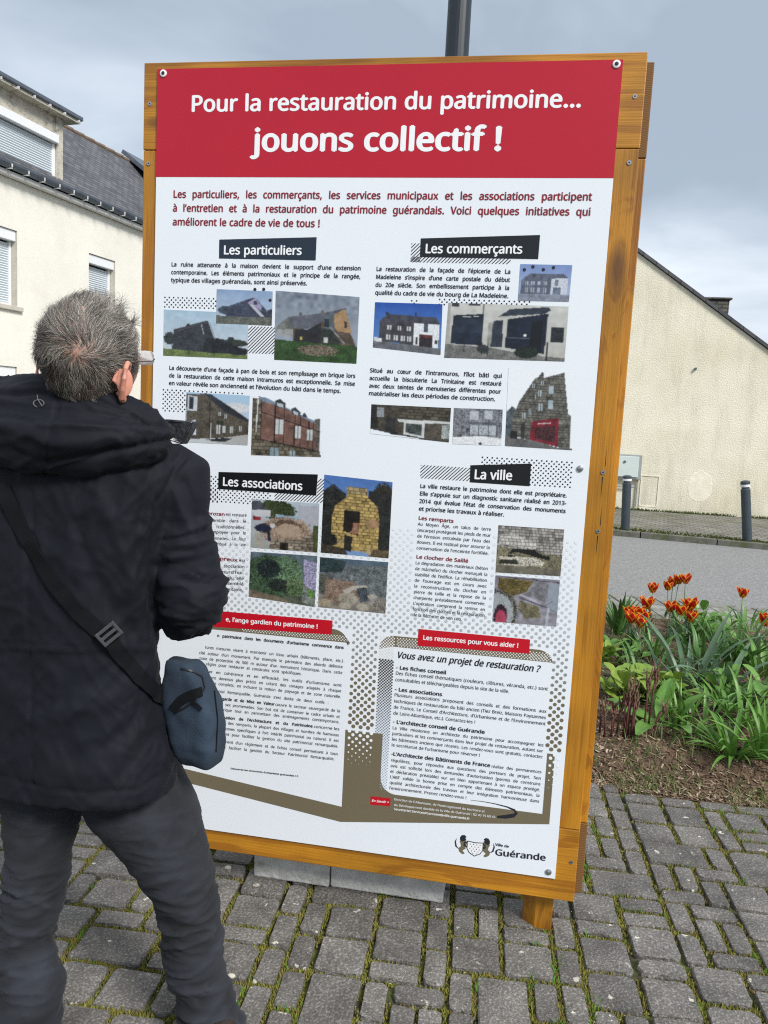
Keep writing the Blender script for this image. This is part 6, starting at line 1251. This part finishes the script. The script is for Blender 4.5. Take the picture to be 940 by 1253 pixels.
b = MB(); b.rings([ering(NC + ZV * (-.06), .088, .082, 32), ering(NC + ZV * .0, .083, .078, 32), ering(NC + ZV * .040, .078, .074, 32), ering(NC + ZV * .046, .070, .067, 32), ering(NC + ZV * .0, .066, .062, 32)], cap=False); b.build('collar_lining', m_lin, man, smooth=True)
m_quilt = mat('quilted_lining', (.01, .011, .014), .28, .2, 30, .6, 60, .006)
b = MB(); q = [at(190, 518, 1.70), at(204, 513, 1.70), at(238, 516, 1.71), at(233, 528, 1.705), at(224, 544, 1.70), at(205, 538, 1.69)]; of = mf * .02
b.rings([[p - of * .3 for p in q], q, [p + of for p in q]]); b.build('collar_flap', m_quilt, man, bevel=.003)
b = MB(); lc = bvh_j; h0 = [(48 + 6.5 * math.cos(t_ * .52 + 1.9), 494 + 4.5 * math.sin(t_ * .52 + 1.9)) for t_ in range(11)] + [(47, 489), (46, 484)]; bh_ = BVHTree.FromPolygons([Vector(p) for p in (co_ + no_ * disp[:, None])], [tuple(p.vertices) for p in hme.polygons])
def onto(bv, px, py, off=.0015):
    h_, n_, _, d_ = bv.ray_cast(o_, (at(px, py, 1.5) - o_).normalized())
    if h_ is None: return None, None
    if n_.dot(h_ - o_) > 0: n_ = -n_
    return h_ + n_ * off, n_
pp = [onto(bh_, *p)[0] for p in h0]; pp = [p for p in pp if p is not None]
if len(pp) > 2: b.tube(pp, .0011, 6); b.build('hanger_loop', mat('cord_grey', (.12, .12, .13), .6), hood)

# --- messenger bag worn across the back
bag = thing('messenger_bag', 'slate blue shoulder bag with black strap hanging at the man\'s right hip', 'bag', (0, 0, 0))
m_bag = mat('slate_canvas', (.015, .028, .048), .9, .22, 12, .8, 300, .0015, col2=(.024, .041, .066), c2s=14, c2r=(.45, .65)); m_web = mat('black_webbing', (.005, .0055, .007), .85, .15, 30, .6, 260, .0015, spec=.15)
SEC = [  # (photo y, left x, right x, depth thickness)
 (806, 204, 240, .05), (816, 203, 249, .068), (835, 203, 258, .08), (860, 204, 267, .088), (885, 208, 272, .09), (906, 214, 273, .088), (920, 219, 271, .084), (932, 224, 268, .07), (936, 229, 262, .05)]
bg_ = MB(); rg = []
for (y, xa, xb, th) in SEC:
    Yc = 1.675; c = at((xa + xb) / 2, y, Yc); rg.append(ering(c, (xb - xa) / 2 * Yc / FPX * 1.03, th / 2, 32, 5.0))
bg_.rings(rg); bme2 = remesh(bg_, .0045, 1); c2, n2 = getco(bme2); c2 = c2 + n2 * (fnoise(c2, 14) * .006 + fnoise(c2, 32, 4) * .003)[:, None]; setco(bme2, c2); pouch = link('pouch', bme2, m_bag, bag)
bvh_g = BVHTree.FromPolygons([Vector(p) for p in c2], [tuple(p.vertices) for p in bme2.polygons])
def ribbon(bv, pts, wid, name, m, parent, off=.003, th=.002, n=24, smoothn=6):
    """strip of webbing laid over a surface along photo points"""
    P = []; S_ = []
    for (x0, y0), (x1, y1) in zip(pts, pts[1:]):
        for k in range(n): S_.append((x0 + (x1 - x0) * k / n, y0 + (y1 - y0) * k / n))
    S_.append(pts[-1])
    for s in S_:
        h_, n_ = onto(bv, *s, off)
        if h_ is not None: P.append((h_, n_))
    if len(P) < 3: return
    for _ in range(smoothn):
        Q = [((P[max(0, i - 1)][0] + P[i][0] * 2 + P[min(len(P) - 1, i + 1)][0]) / 4, (P[max(0, i - 1)][1] + P[i][1] * 2 + P[min(len(P) - 1, i + 1)][1]).normalized()) for i in range(len(P))]; Q[0], Q[-1] = P[0], P[-1]; P = Q
    b = MB(); rings = []
    for i, (p, n_) in enumerate(P):
        t = (P[min(i + 1, len(P) - 1)][0] - P[max(i - 1, 0)][0]).normalized(); s = t.cross(n_).normalized(); nn = s.cross(t).normalized() * (1 if s.cross(t).dot(n_) > 0 else -1)
        rings.append([p - s * wid / 2, p - s * wid / 2 + nn * th, p + s * wid / 2 + nn * th, p + s * wid / 2])
    b.rings(rings); return b.build(name, m, parent)
ribbon(bvh_j, [(4, 598), (30, 650), (68, 715), (100, 752), (134, 784), (165, 822), (192, 850), (206, 862)], .030, 'strap', m_web, bag, .005, .0025)
p0, n0 = onto(bvh_j, 133, 774, .010)
if p0 is not None:
    tdir = (onto(bvh_j, 145, 788, .01)[0] - onto(bvh_j, 121, 760, .01)[0]).normalized(); s = tdir.cross(n0).normalized(); b = MB()
    for k in (-1, 0, 1): b.obox(p0 - s * .021 + tdir * (k * .013 - .0035), s * .042, tdir * .007, n0 * .005)
    for k in (-1, 1): b.obox(p0 + s * (k * .0195) - s * .003 - tdir * .0165, s * .006, tdir * .033, n0 * .0055)
    b.build('buckle', mat('buckle_plastic', (.05, .055, .06), .35), bag, bevel=.001)
ribbon(bvh_g, [(212, 868), (222, 856), (234, 850), (246, 846)], .02, 'strap_end', m_web, bag, .002, .003)
ribbon(bvh_g, [(222, 818), (236, 822), (247, 828), (250, 842), (240, 856), (226, 866), (214, 872)], .004, 'zip', mat('zip_black', (.008, .008, .01), .4), pouch, .001, .002)
ribbon(bvh_g, [(236, 856), (242, 862), (247, 868)], .006, 'zip_pull', m_web, pouch, .004, .003)
ribbon(bvh_g, [(262, 845), (266, 880), (264, 920)], .003, 'piping', m_web, pouch, .0005, .0015)
# ------------------------------------------------------------------ flower bed
BX0, BX1 = .36, 7.0
def bed_far(x): return 6.12 - .232 * (x - 2.3)
def bedz(x, y):
    e0 = bed_edge(x); e1 = bed_far(x); t = min(y - e0, e1 - y, 10); k = max(0, min(1, (t + .02) / .35)); k = k * k * (3 - 2 * k)
    return -.012 + .085 * k + mnoise.noise(Vector((x * 3, y * 3, 0))) * .022 * k + mnoise.noise(Vector((x * 14, y * 14, 2))) * .012 * max(k, .3) + mnoise.noise(Vector((x * 40, y * 40, 5))) * .005
m_mulch = mat('mulch_soil', (.10, .062, .04), .95, .5, 30, .9, 110, .01, col2=(.17, .11, .075), c2s=22, c2r=(.48, .62))
mb = MB(); nx_, ny_ = 190, 110
for j in range(ny_ + 1):
    for i in range(nx_ + 1):
        x = BX0 + (BX1 - BX0) * (i / nx_) ** 1.5; y = bed_edge(x) - .03 + (bed_far(x) + .06 - bed_edge(x)) * (j / ny_) ** 1.25
        mb.v.append((x, y, bedz(x, y)))
mb.f = [(j * (nx_ + 1) + i, j * (nx_ + 1) + i + 1, (j + 1) * (nx_ + 1) + i + 1, (j + 1) * (nx_ + 1) + i) for j in range(ny_) for i in range(nx_)]
me = mb.mesh('flower_bed', True); link('flower_bed', me, m_mulch, None, kind='structure')
# bark chips and dry stalks
m_chip = mat('bark_chips', vcol=True, rough=.9); chp = MB(); cr_ = random.Random(31)
for _ in range(15000):
    f = cr_.random(); y0 = 3.0 + 3.2 * f * f; x = cr_.uniform(.75, 1.5 + y0 * .42); y = bed_edge(x) - .015 + (y0 - 3.0)
    if y > bed_far(x): continue
    z = bedz(x, y) + .003; an = cr_.uniform(0, PI); l, w_ = cr_.uniform(.004, .015), cr_.uniform(.0015, .0045)
    if cr_.random() < .06: l *= 2.8; w_ *= .6
    g = cr_.random(); cl = ((.055 + .16 * g, .032 + .10 * g, .022 + .06 * g) if cr_.random() < .72 else (.27 + .2 * g, .2 + .18 * g, .14 + .13 * g))
    dx_, dy_ = math.cos(an), math.sin(an); tz = cr_.uniform(-.45, .45) * l; hh = cr_.uniform(.001, .004)
    a = (x - dx_ * l, y - dy_ * l, z - tz + hh); b_ = (x + dx_ * l, y + dy_ * l, z + tz + hh)
    chp.add([(a[0] - dy_ * w_, a[1] + dx_ * w_, a[2]), (a[0] + dy_ * w_, a[1] - dx_ * w_, a[2]), (b_[0] + dy_ * w_, b_[1] - dx_ * w_, b_[2]), (b_[0] - dy_ * w_, b_[1] + dx_ * w_, b_[2]), ((a[0] + b_[0]) / 2, (a[1] + b_[1]) / 2, (a[2] + b_[2]) / 2 - .003)], [(0, 1, 2, 3), (0, 4, 1), (1, 4, 2), (2, 4, 3), (3, 4, 0)], cl)
chp.build('bark_chips', m_chip, None, kind='stuff')
m_gr = mat('grass', vcol=True, rough=.6, trans=.3); gr_ = MB()
def blade(mb, p, h, lean, an, w_, col, seg=3):
    d = Vector((math.cos(an), math.sin(an), 0)); s = Vector((-d.y, d.x, 0)); vs = []
    for k in range(seg + 1):
        t = k / seg; c = p + ZV * (h * t * (1 - .25 * lean * t)) + d * (lean * h * t * t); ww = w_ * (1 - t) ** .6 if k < seg else 0
        vs += [c - s * ww, c + s * ww] if k < seg else [c]
    fs = [(2 * k, 2 * k + 1, 2 * k + 3, 2 * k + 2) for k in range(seg - 1)] + [(2 * seg - 2, 2 * seg - 1, 2 * seg)]
    mb.add(vs, fs, col)
for _ in range(9000):
    x = cr_.uniform(.7, 3.4); e0 = bed_edge(x); y = e0 + cr_.gauss(.03, .06) + (cr_.random() ** 3) * .35
    if mnoise.noise(Vector((x * 3.2, y * 3.2, 9))) < cr_.uniform(-.25, .45) - (.25 if x > 1.5 else 0): continue
    g = cr_.random(); cl = (.06 + .07 * g, .13 + .1 * g, .02 + .02 * g) if cr_.random() < .62 else (.3, .25, .13)
    blade(gr_, Vector((x, y, bedz(x, max(y, e0)) if y > e0 else -.012)), cr_.uniform(.012, .05), cr_.uniform(.3, 1.6), cr_.uniform(0, 2 * PI), .0017, cl)
for _ in range(7000):
    y0 = cr_.uniform(0, 3.0); x = cr_.uniform(.8, 3.6); y = bed_edge(x) + y0
    if y > bed_far(x) or mnoise.noise(Vector((x * 2.2, y * 2.2, 4))) < cr_.uniform(-.1, .5): continue
    g = cr_.random(); cl = (.05 + .06 * g, .11 + .1 * g, .02 + .02 * g) if cr_.random() < .6 else (.3, .26, .14)
    blade(gr_, Vector((x, y, bedz(x, y))), cr_.uniform(.03, .11), cr_.uniform(.4, 1.4), cr_.uniform(0, 2 * PI), .0025, cl)
gr_.build('bed_grass', m_gr, None, kind='stuff')

LM = {}
def leafmat(name, c1, c2, rough=.42):
    m = mat(name, c1, rough, .25, 7, .25, 90, .002, col2=c2, c2s=4, c2r=(.4, .65), trans=.22, stretch=(1, 1, .6)); LM[name] = m; return m
leafmat('fresh_green_leaf', (.14, .30, .045), (.09, .21, .04)); leafmat('deep_green_leaf', (.055, .14, .03), (.08, .19, .04)); leafmat('blue_green_leaf', (.13, .21, .125), (.085, .16, .09)); leafmat('lime_leaf', (.24, .34, .05), (.15, .27, .04))
leafmat('mid_green_leaf', (.10, .23, .04), (.14, .28, .055))
def strap(ln, wd, lean, an, droop, twist=0, seg=8, fold=.35):
    """one strap-shaped leaf: arching, channelled, tapering to a point"""
    d = Vector((math.cos(an), math.sin(an), 0)); s = Vector((-d.y, d.x, 0)); p = Vector((0, 0, 0)); el = PI / 2 - lean; vs = []; L_ = ln / seg
    for k in range(seg + 1):
        t = k / seg; w_ = wd * (min(1, .55 + 1.6 * t) * (1 - t ** 2.6) + .02) * .5; sd = (s * math.cos(twist * t) + ZV * math.sin(twist * t)); up_ = ZV * math.sin(el + PI / 2) + d * math.cos(el + PI / 2)
        vs += [p - sd * w_ + up_ * w_ * fold, p.copy(), p + sd * w_ + up_ * w_ * fold]
        p = p + (d * math.cos(el) + ZV * math.sin(el)) * L_; el -= droop * (t + .25) / seg * 1.6
    fs = []
    for k in range(seg): o = 3 * k; fs += [(o, o + 1, o + 4, o + 3), (o + 1, o + 2, o + 5, o + 4)]
    return vs, fs
def clump(name, label, cat, x, y, n, ln, wd, lean, droop, mname, seed, group=None, spread=.04, an0=0, an1=2 * PI, zoff=0):
    z = bedz(x, y) - .005 + zoff; t = thing(name, label, cat, (x, y, z), 0, group); r = random.Random(seed)
    for k in range(n):
        f = (k + r.random()) / n; an = an0 + (an1 - an0) * ((k * .618) % 1) + r.gauss(0, .2); q = r.uniform(*lean)
        vs, fs = strap(ln * r.uniform(.65, 1.12), wd * r.uniform(.75, 1.2), q, an, r.uniform(*droop), r.uniform(-.8, .8))
        rr_ = spread * math.sqrt(r.random()); o = Vector((math.cos(an) * rr_, math.sin(an) * rr_, 0)); mb = MB(); mb.add([v + o for v in vs], fs); mb.build('leaf', LM[mname], t, smooth=True)
    return t
def G(px, py, z=.06): p = gnd(px, py, z); return p.x, p.y
clump('daylily_clump', "tall deep green strap leaf clump beside the board's right edge, by the road", 'plant', *G(757, 778), 20, .34, .035, (.05, .6), (.1, .9), 'deep_green_leaf', 1)
clump('leek_leaved_plant', 'blue green plant with long pale arching strap leaves behind the bright clump', 'plant', *G(842, 846), 13, .50, .034, (.15, .95), (.2, 1.3), 'blue_green_leaf', 2, spread=.07)
clump('leek_leaved_plant', 'blue green plant with drooping strap leaves at the right side of the bed', 'plant', *G(885, 846), 8, .5, .04, (.5, 1.1), (.5, 1.6), 'blue_green_leaf', 12, spread=.05)
clump('daylily_clump', 'large deep green leafy clump right of centre', 'plant', *G(898, 812), 34, .36, .034, (.05, .8), (.2, 1.1), 'deep_green_leaf', 3, spread=.12)
clump('daylily_clump', 'dense deep green clump below the middle tulips', 'plant', *G(862, 820), 30, .33, .030, (.05, .85), (.2, 1.2), 'deep_green_leaf', 4, spread=.14)
clump('daylily_clump', 'mid green leaf clump around the lone closed tulip at the right edge', 'plant', *G(936, 830), 24, .34, .032, (.05, .8), (.2, 1.2), 'mid_green_leaf', 5, spread=.1)
clump('agapanthus_clump', 'bright green arching strap leaf clump nearest the paving', 'plant', *G(897, 926), 46, .25, .021, (.25, 1.15), (.4, 1.5), 'fresh_green_leaf', 6, spread=.06, an0=R(60), an1=R(330))
clump('agapanthus_clump', 'bright green upright clump cut by the right edge of the picture', 'plant', *G(936, 930), 30, .28, .026, (.05, .75), (.2, 1.2), 'fresh_green_leaf', 7, spread=.05)
clump('agapanthus_clump', 'bright green clump just behind the nearest one', 'plant', *G(912, 888), 34, .28, .024, (.1, .9), (.4, 1.4), 'mid_green_leaf', 8, spread=.1)
clump('iris_shoots', 'small pale upright grassy shoots left of the bright clump', 'plant', *G(832, 892), 16, .26, .014, (.0, .5), (.1, .8), 'fresh_green_leaf', 9, spread=.05)
clump('iris_shoots', 'low curling grassy leaves in front of the peony shoots', 'plant', *G(846, 905), 22, .18, .014, (.3, 1.1), (.8, 2.0), 'fresh_green_leaf', 10, spread=.05)
clump('iris_shoots', 'thin green shoots beside the left tulip group', 'plant', *G(800, 812), 18, .30, .018, (.1, .8), (.4, 1.4), 'mid_green_leaf', 11, spread=.09)
clump('iris_shoots', 'loose green leaves under the back tulips', 'plant', *G(846, 786), 22, .25, .026, (.1, .9), (.4, 1.2), 'mid_green_leaf', 13, spread=.12)
clump('iris_shoots', 'sparse green leaves behind the lone upper tulip', 'plant', *G(914, 770), 16, .24, .02, (.1, .9), (.4, 1.2), 'mid_green_leaf', 14, spread=.12)
clump('iris_shoots', 'bluish grassy leaves between the two left plants', 'plant', *G(815, 840), 16, .34, .02, (.5, 1.2), (.6, 1.6), 'blue_green_leaf', 15, spread=.1)
clump('iris_shoots', 'mid green leaves crowding in front of the drooping blue green plant', 'plant', *G(880, 868), 26, .24, .022, (.2, 1.0), (.5, 1.5), 'mid_green_leaf', 16, spread=.16)
clump('iris_shoots', 'fine leaves between the grassy shoots and the bright clump', 'plant', *G(862, 890), 26, .22, .018, (.2, 1.1), (.5, 1.6), 'mid_green_leaf', 17, spread=.14)
clump('iris_shoots', 'deep green leaves in the shade behind the lime green plant', 'plant', *G(790, 836), 26, .26, .022, (.3, 1.1), (.5, 1.4), 'deep_green_leaf', 18, spread=.18)
clump('iris_shoots', 'deep green leaves under the left tulip group', 'plant', *G(778, 800), 20, .22, .022, (.3, 1.1), (.5, 1.4), 'deep_green_leaf', 19, spread=.16)
def broad(ln, wd, lean, an, z0, seg=6):
    d = Vector((math.cos(an), math.sin(an), 0)); s = Vector((-d.y, d.x, 0)); vs = []; p = d * (.3 * ln) + ZV * z0; el = PI / 2 - lean
    for k in range(seg + 1):
        t = k / seg; w_ = wd * math.sin(PI * min(.98, (.06 + .9 * t))) ** .8 * .5; up_ = ZV * math.cos(el) - d * math.sin(el)
        wv_ = .12 * math.sin(t * 9 + an * 3) * w_
        vs += [p - s * w_ + up_ * (w_ * .3 + wv_), p - s * w_ * .5 + up_ * (w_ * .2 - wv_), p.copy(), p + s * w_ * .5 + up_ * (w_ * .2 + wv_), p + s * w_ + up_ * (w_ * .3 - wv_)]
        p = p + (d * math.cos(el) + ZV * math.sin(el)) * ln / seg; el -= .9 * t / seg * 2
    fs = [(5 * k + q, 5 * k + q + 1, 5 * k + q + 6, 5 * k + q + 5) for k in range(seg) for q in range(4)]
    return vs, fs
def bush(label, x, y, n, ln, wd, h, spread, mname, seed):
    t = thing('broad_leaved_plant', label, 'plant', (x, y, bedz(x, y)), 0); r = random.Random(seed)
    for k in range(n):
        an = k * 2.4 + r.gauss(0, .3); z0 = h * r.random(); vs, fs = broad(ln * r.uniform(.7, 1.2), wd * r.uniform(.7, 1.2), r.uniform(.5, 1.35), an, z0)
        rr_ = spread * math.sqrt(r.random()); a2 = r.uniform(0, 2 * PI); o = Vector((math.cos(a2) * rr_, math.sin(a2) * rr_, 0)); mb = MB(); mb.add([v + o for v in vs], fs)
        st_ = vs[2] + o; mb.tube([Vector((o.x * .4, o.y * .4, 0)), Vector((o.x, o.y, 0)) * .8 + ZV * z0 * .6, st_], .0022, 4); mb.build('leaf', LM[mname], t, smooth=True)
bush('lime green broad leaved plant behind the dark red shoots beside the board', *G(772, 858), 52, .10, .058, .12, .15, 'lime_leaf', 1)
bush('yellow green broad leaved plant between dark red shoots and grassy leaves', *G(806, 862), 50, .10, .06, .12, .15, 'lime_leaf', 2)
bush('low broad green leaves in front of the dark red shoots', *G(806, 893), 10, .22, .075, .04, .05, 'fresh_green_leaf', 3)
bush('pale green broad leaves at the board edge halfway up the bed', *G(738, 812), 22, .11, .06, .08, .1, 'lime_leaf', 4)
bush('leafy green plant at the back of the bed by the road', *G(866, 782), 60, .10, .058, .15, .26, 'mid_green_leaf', 5)
bush('mid green leaf mass at the far right behind the bright clump', *G(925, 868), 50, .11, .055, .1, .26, 'mid_green_leaf', 6)
bush('leafy patch between the tulips and the board', *G(762, 806), 26, .10, .05, .07, .18, 'mid_green_leaf', 7)
# dark red peony shoots
m_peo = mat('red_shoot', (.085, .02, .022), .6, .3, 12, .3, 60, .003, col2=(.14, .05, .035), c2s=9); m_peob = mat('shoot_bud', (.14, .055, .045), .7, .3, 20, .6, 60, .006, col2=(.17, .13, .07), c2s=14)
def peony(x, y, stems, label, seed):
    t = thing('peony_shoots', label, 'plant', (x, y, bedz(x, y) - .01)); r = random.Random(seed)
    for (dx_, dy_, h, lx) in stems:
        b = MB(); top = Vector((dx_ + lx, dy_, h)); b.tube([(dx_, dy_, 0), (dx_ + lx * .3, dy_, h * .5), top], [.0055, .0048, .004], 7); st_ = b.build('stem', m_peo, t, smooth=True)
        b = MB()
        for k in range(9):
            an = k * 2.4; z0 = top - ZV * (.008 * k) * (h / .25); ln = r.uniform(.035, .06) * (h / .22)
            tip = z0 + Vector((math.cos(an) * .014, math.sin(an) * .014, ln)); b.tube([z0, z0 + Vector((math.cos(an) * .011, math.sin(an) * .011, ln * .5)), tip], [(.004, .003), (.0065, .004), (.001, .001)], 5)
        b.build('bud', m_peob, st_)
x, y = G(768, 908); peony(x, y, [(-.012, 0, .24, .005), (.0, .012, .26, .004), (.012, -.004, .24, .003), (.022, .01, .19, .006), (-.02, .01, .2, -.002)], 'dense tall cluster of dark red peony shoots nearest the board', 1)
x, y = G(795, 903); peony(x, y, [(-.03, 0, .27, .0), (-.005, .02, .31, .015), (.0, -.02, .16, .05)], 'dark red peony shoots with tall thin stems, right cluster', 2)
x, y = G(745, 905); peony(x, y, [(-.02, 0, .16, -.01), (.01, 0, .13, .0), (.04, .02, .17, .01), (.03, .05, .14, .0), (-.03, .05, .15, .0)], 'short dark red peony shoots right beside the board', 3)
# tulips: red petals edged with yellow
m_stem = mat('tulip_stem', (.11, .17, .05), .5, .15, 9)
def petal_mat():
    m = mat('tulip_petal', vcol=True, rough=.45, var=.12, vs=60, trans=.3); return m
m_pet = petal_mat()
def tulip(px, py, Y, label, seed, open_=.4, size=1.0):
    top = at(px, py, Y); bx, by = top.x + random.uniform(-.02, .02), Y + random.uniform(-.03, .03); bz = bedz(bx, by); t = thing('tulip', label, 'tulip', (bx, by, bz), 0, 'red and yellow tulips'); r = random.Random(seed)
    tp = top - Vector((bx, by, bz)) - ZV * .02
    b = MB(); b.tube([(0, 0, 0), tp * .5 + Vector((r.uniform(-.015, .015), 0, 0)), tp], [.0042, .0036, .0032], 6); b.build('stem', m_stem, t, smooth=True)
    for k in range(6):
        an = k * PI / 3 + r.uniform(-.15, .15) + seed; inner = k % 2; b = MB(); d = Vector((math.cos(an), math.sin(an), 0)); s = Vector((-d.y, d.x, 0)); hgt = .043 * size * r.uniform(.9, 1.1); op = .08 + open_ * .55 * r.uniform(.5, 1.5) * (.7 if inner else 1)
        vs = []; cs = []; nu2, nv2 = 6, 7
        for j in range(nv2 + 1):
            v = j / nv2; wv = math.sin(PI * min(1, .12 + .88 * v) ** .9) ** .75 if v < 1 else 0.02; rad = .004 + (.020 * math.sin(min(1, v * 1.25) * PI / 2) + op * .02 * v * v) * size * (.9 if inner else 1)
            for i in range(nu2 + 1):
                u = i / nu2 * 2 - 1; w_ = .0165 * size * wv; q = tp + d * (rad - abs(u) ** 2 * w_ * .55) + s * (u * w_) + ZV * (v * hgt + (.002 if v > .8 else 0) * (1 - abs(u)))
                vs.append(q); e_ = max(abs(u) ** 2.2, max(0, (v - .72) / .28)); e_ = min(1, max(0, (e_ - .5) / .2)); cs.append(tuple(np.array((.52, .012, .006)) * (1 - e_) + np.array((.95, .62, .03)) * e_))
        fs = [(j * (nu2 + 1) + i, j * (nu2 + 1) + i + 1, (j + 1) * (nu2 + 1) + i + 1, (j + 1) * (nu2 + 1) + i) for j in range(nv2) for i in range(nu2)]
        b.v = [tuple(v) for v in vs]; b.f = fs; b.c = cs; b.uc = True; b.build('petal', m_pet, t, smooth=True)
    for k in range(2):
        vs, fs = strap(r.uniform(.16, .24), .032, r.uniform(.25, .7), r.uniform(0, 2 * PI), r.uniform(.3, 1), .3); mb = MB(); mb.add(vs, fs); mb.build('leaf', LM['blue_green_leaf'], t, smooth=True)
TUL = [(799, 722, 5.9, 'red and yellow tulip standing alone left of the highest cluster', .5), (817.5, 719, 5.95, 'closed tulip lowest and leftmost of the highest cluster', .1), (823.5, 714.5, 6.0, 'second tulip from the left in the highest cluster', .3), (830.5, 711.5, 5.95, 'middle tulip of the highest cluster, wide and yellow edged', .5), (839, 711, 5.9, 'rightmost open tulip of the highest cluster', .7),
 (791.5, 741.5, 5.35, 'large open tulip above the left tulip group', .8), (820.5, 745, 5.25, 'tulip at the left of the central group', .6), (833, 749, 5.2, 'middle tulip of the central group, pointing forward', .4), (845, 743, 5.25, 'broad many petalled tulip at the right of the central group', .9), (846, 757.5, 5.2, 'closed tulip lowest of the central group', .2),
 (770, 752.5, 5.1, 'tulip at the upper left of the left group', .6), (772.5, 758.5, 5.0, 'tulip at the lower left of the left group', .5), (781, 752, 5.1, 'top tulip in the middle of the left group', .6), (779, 758, 5.05, 'tulip at the heart of the left group', .4), (788, 757, 5.05, 'tulip at the right of the left group', .3), (784, 764, 4.95, 'lowest tulip of the left group', .3),
 (909, 728, 5.9, 'lone tulip high at the right with curled petals, seen against the road edge', .6), (936.5, 762, 5.0, 'lone closed tulip cut close to the right edge of the picture', .05)]
for k, (px, py, Y, lb, op) in enumerate(TUL): tulip(px, py, Y, lb, k + 1, op, 2.0 if k in (5, 8, 17) else 1.75)
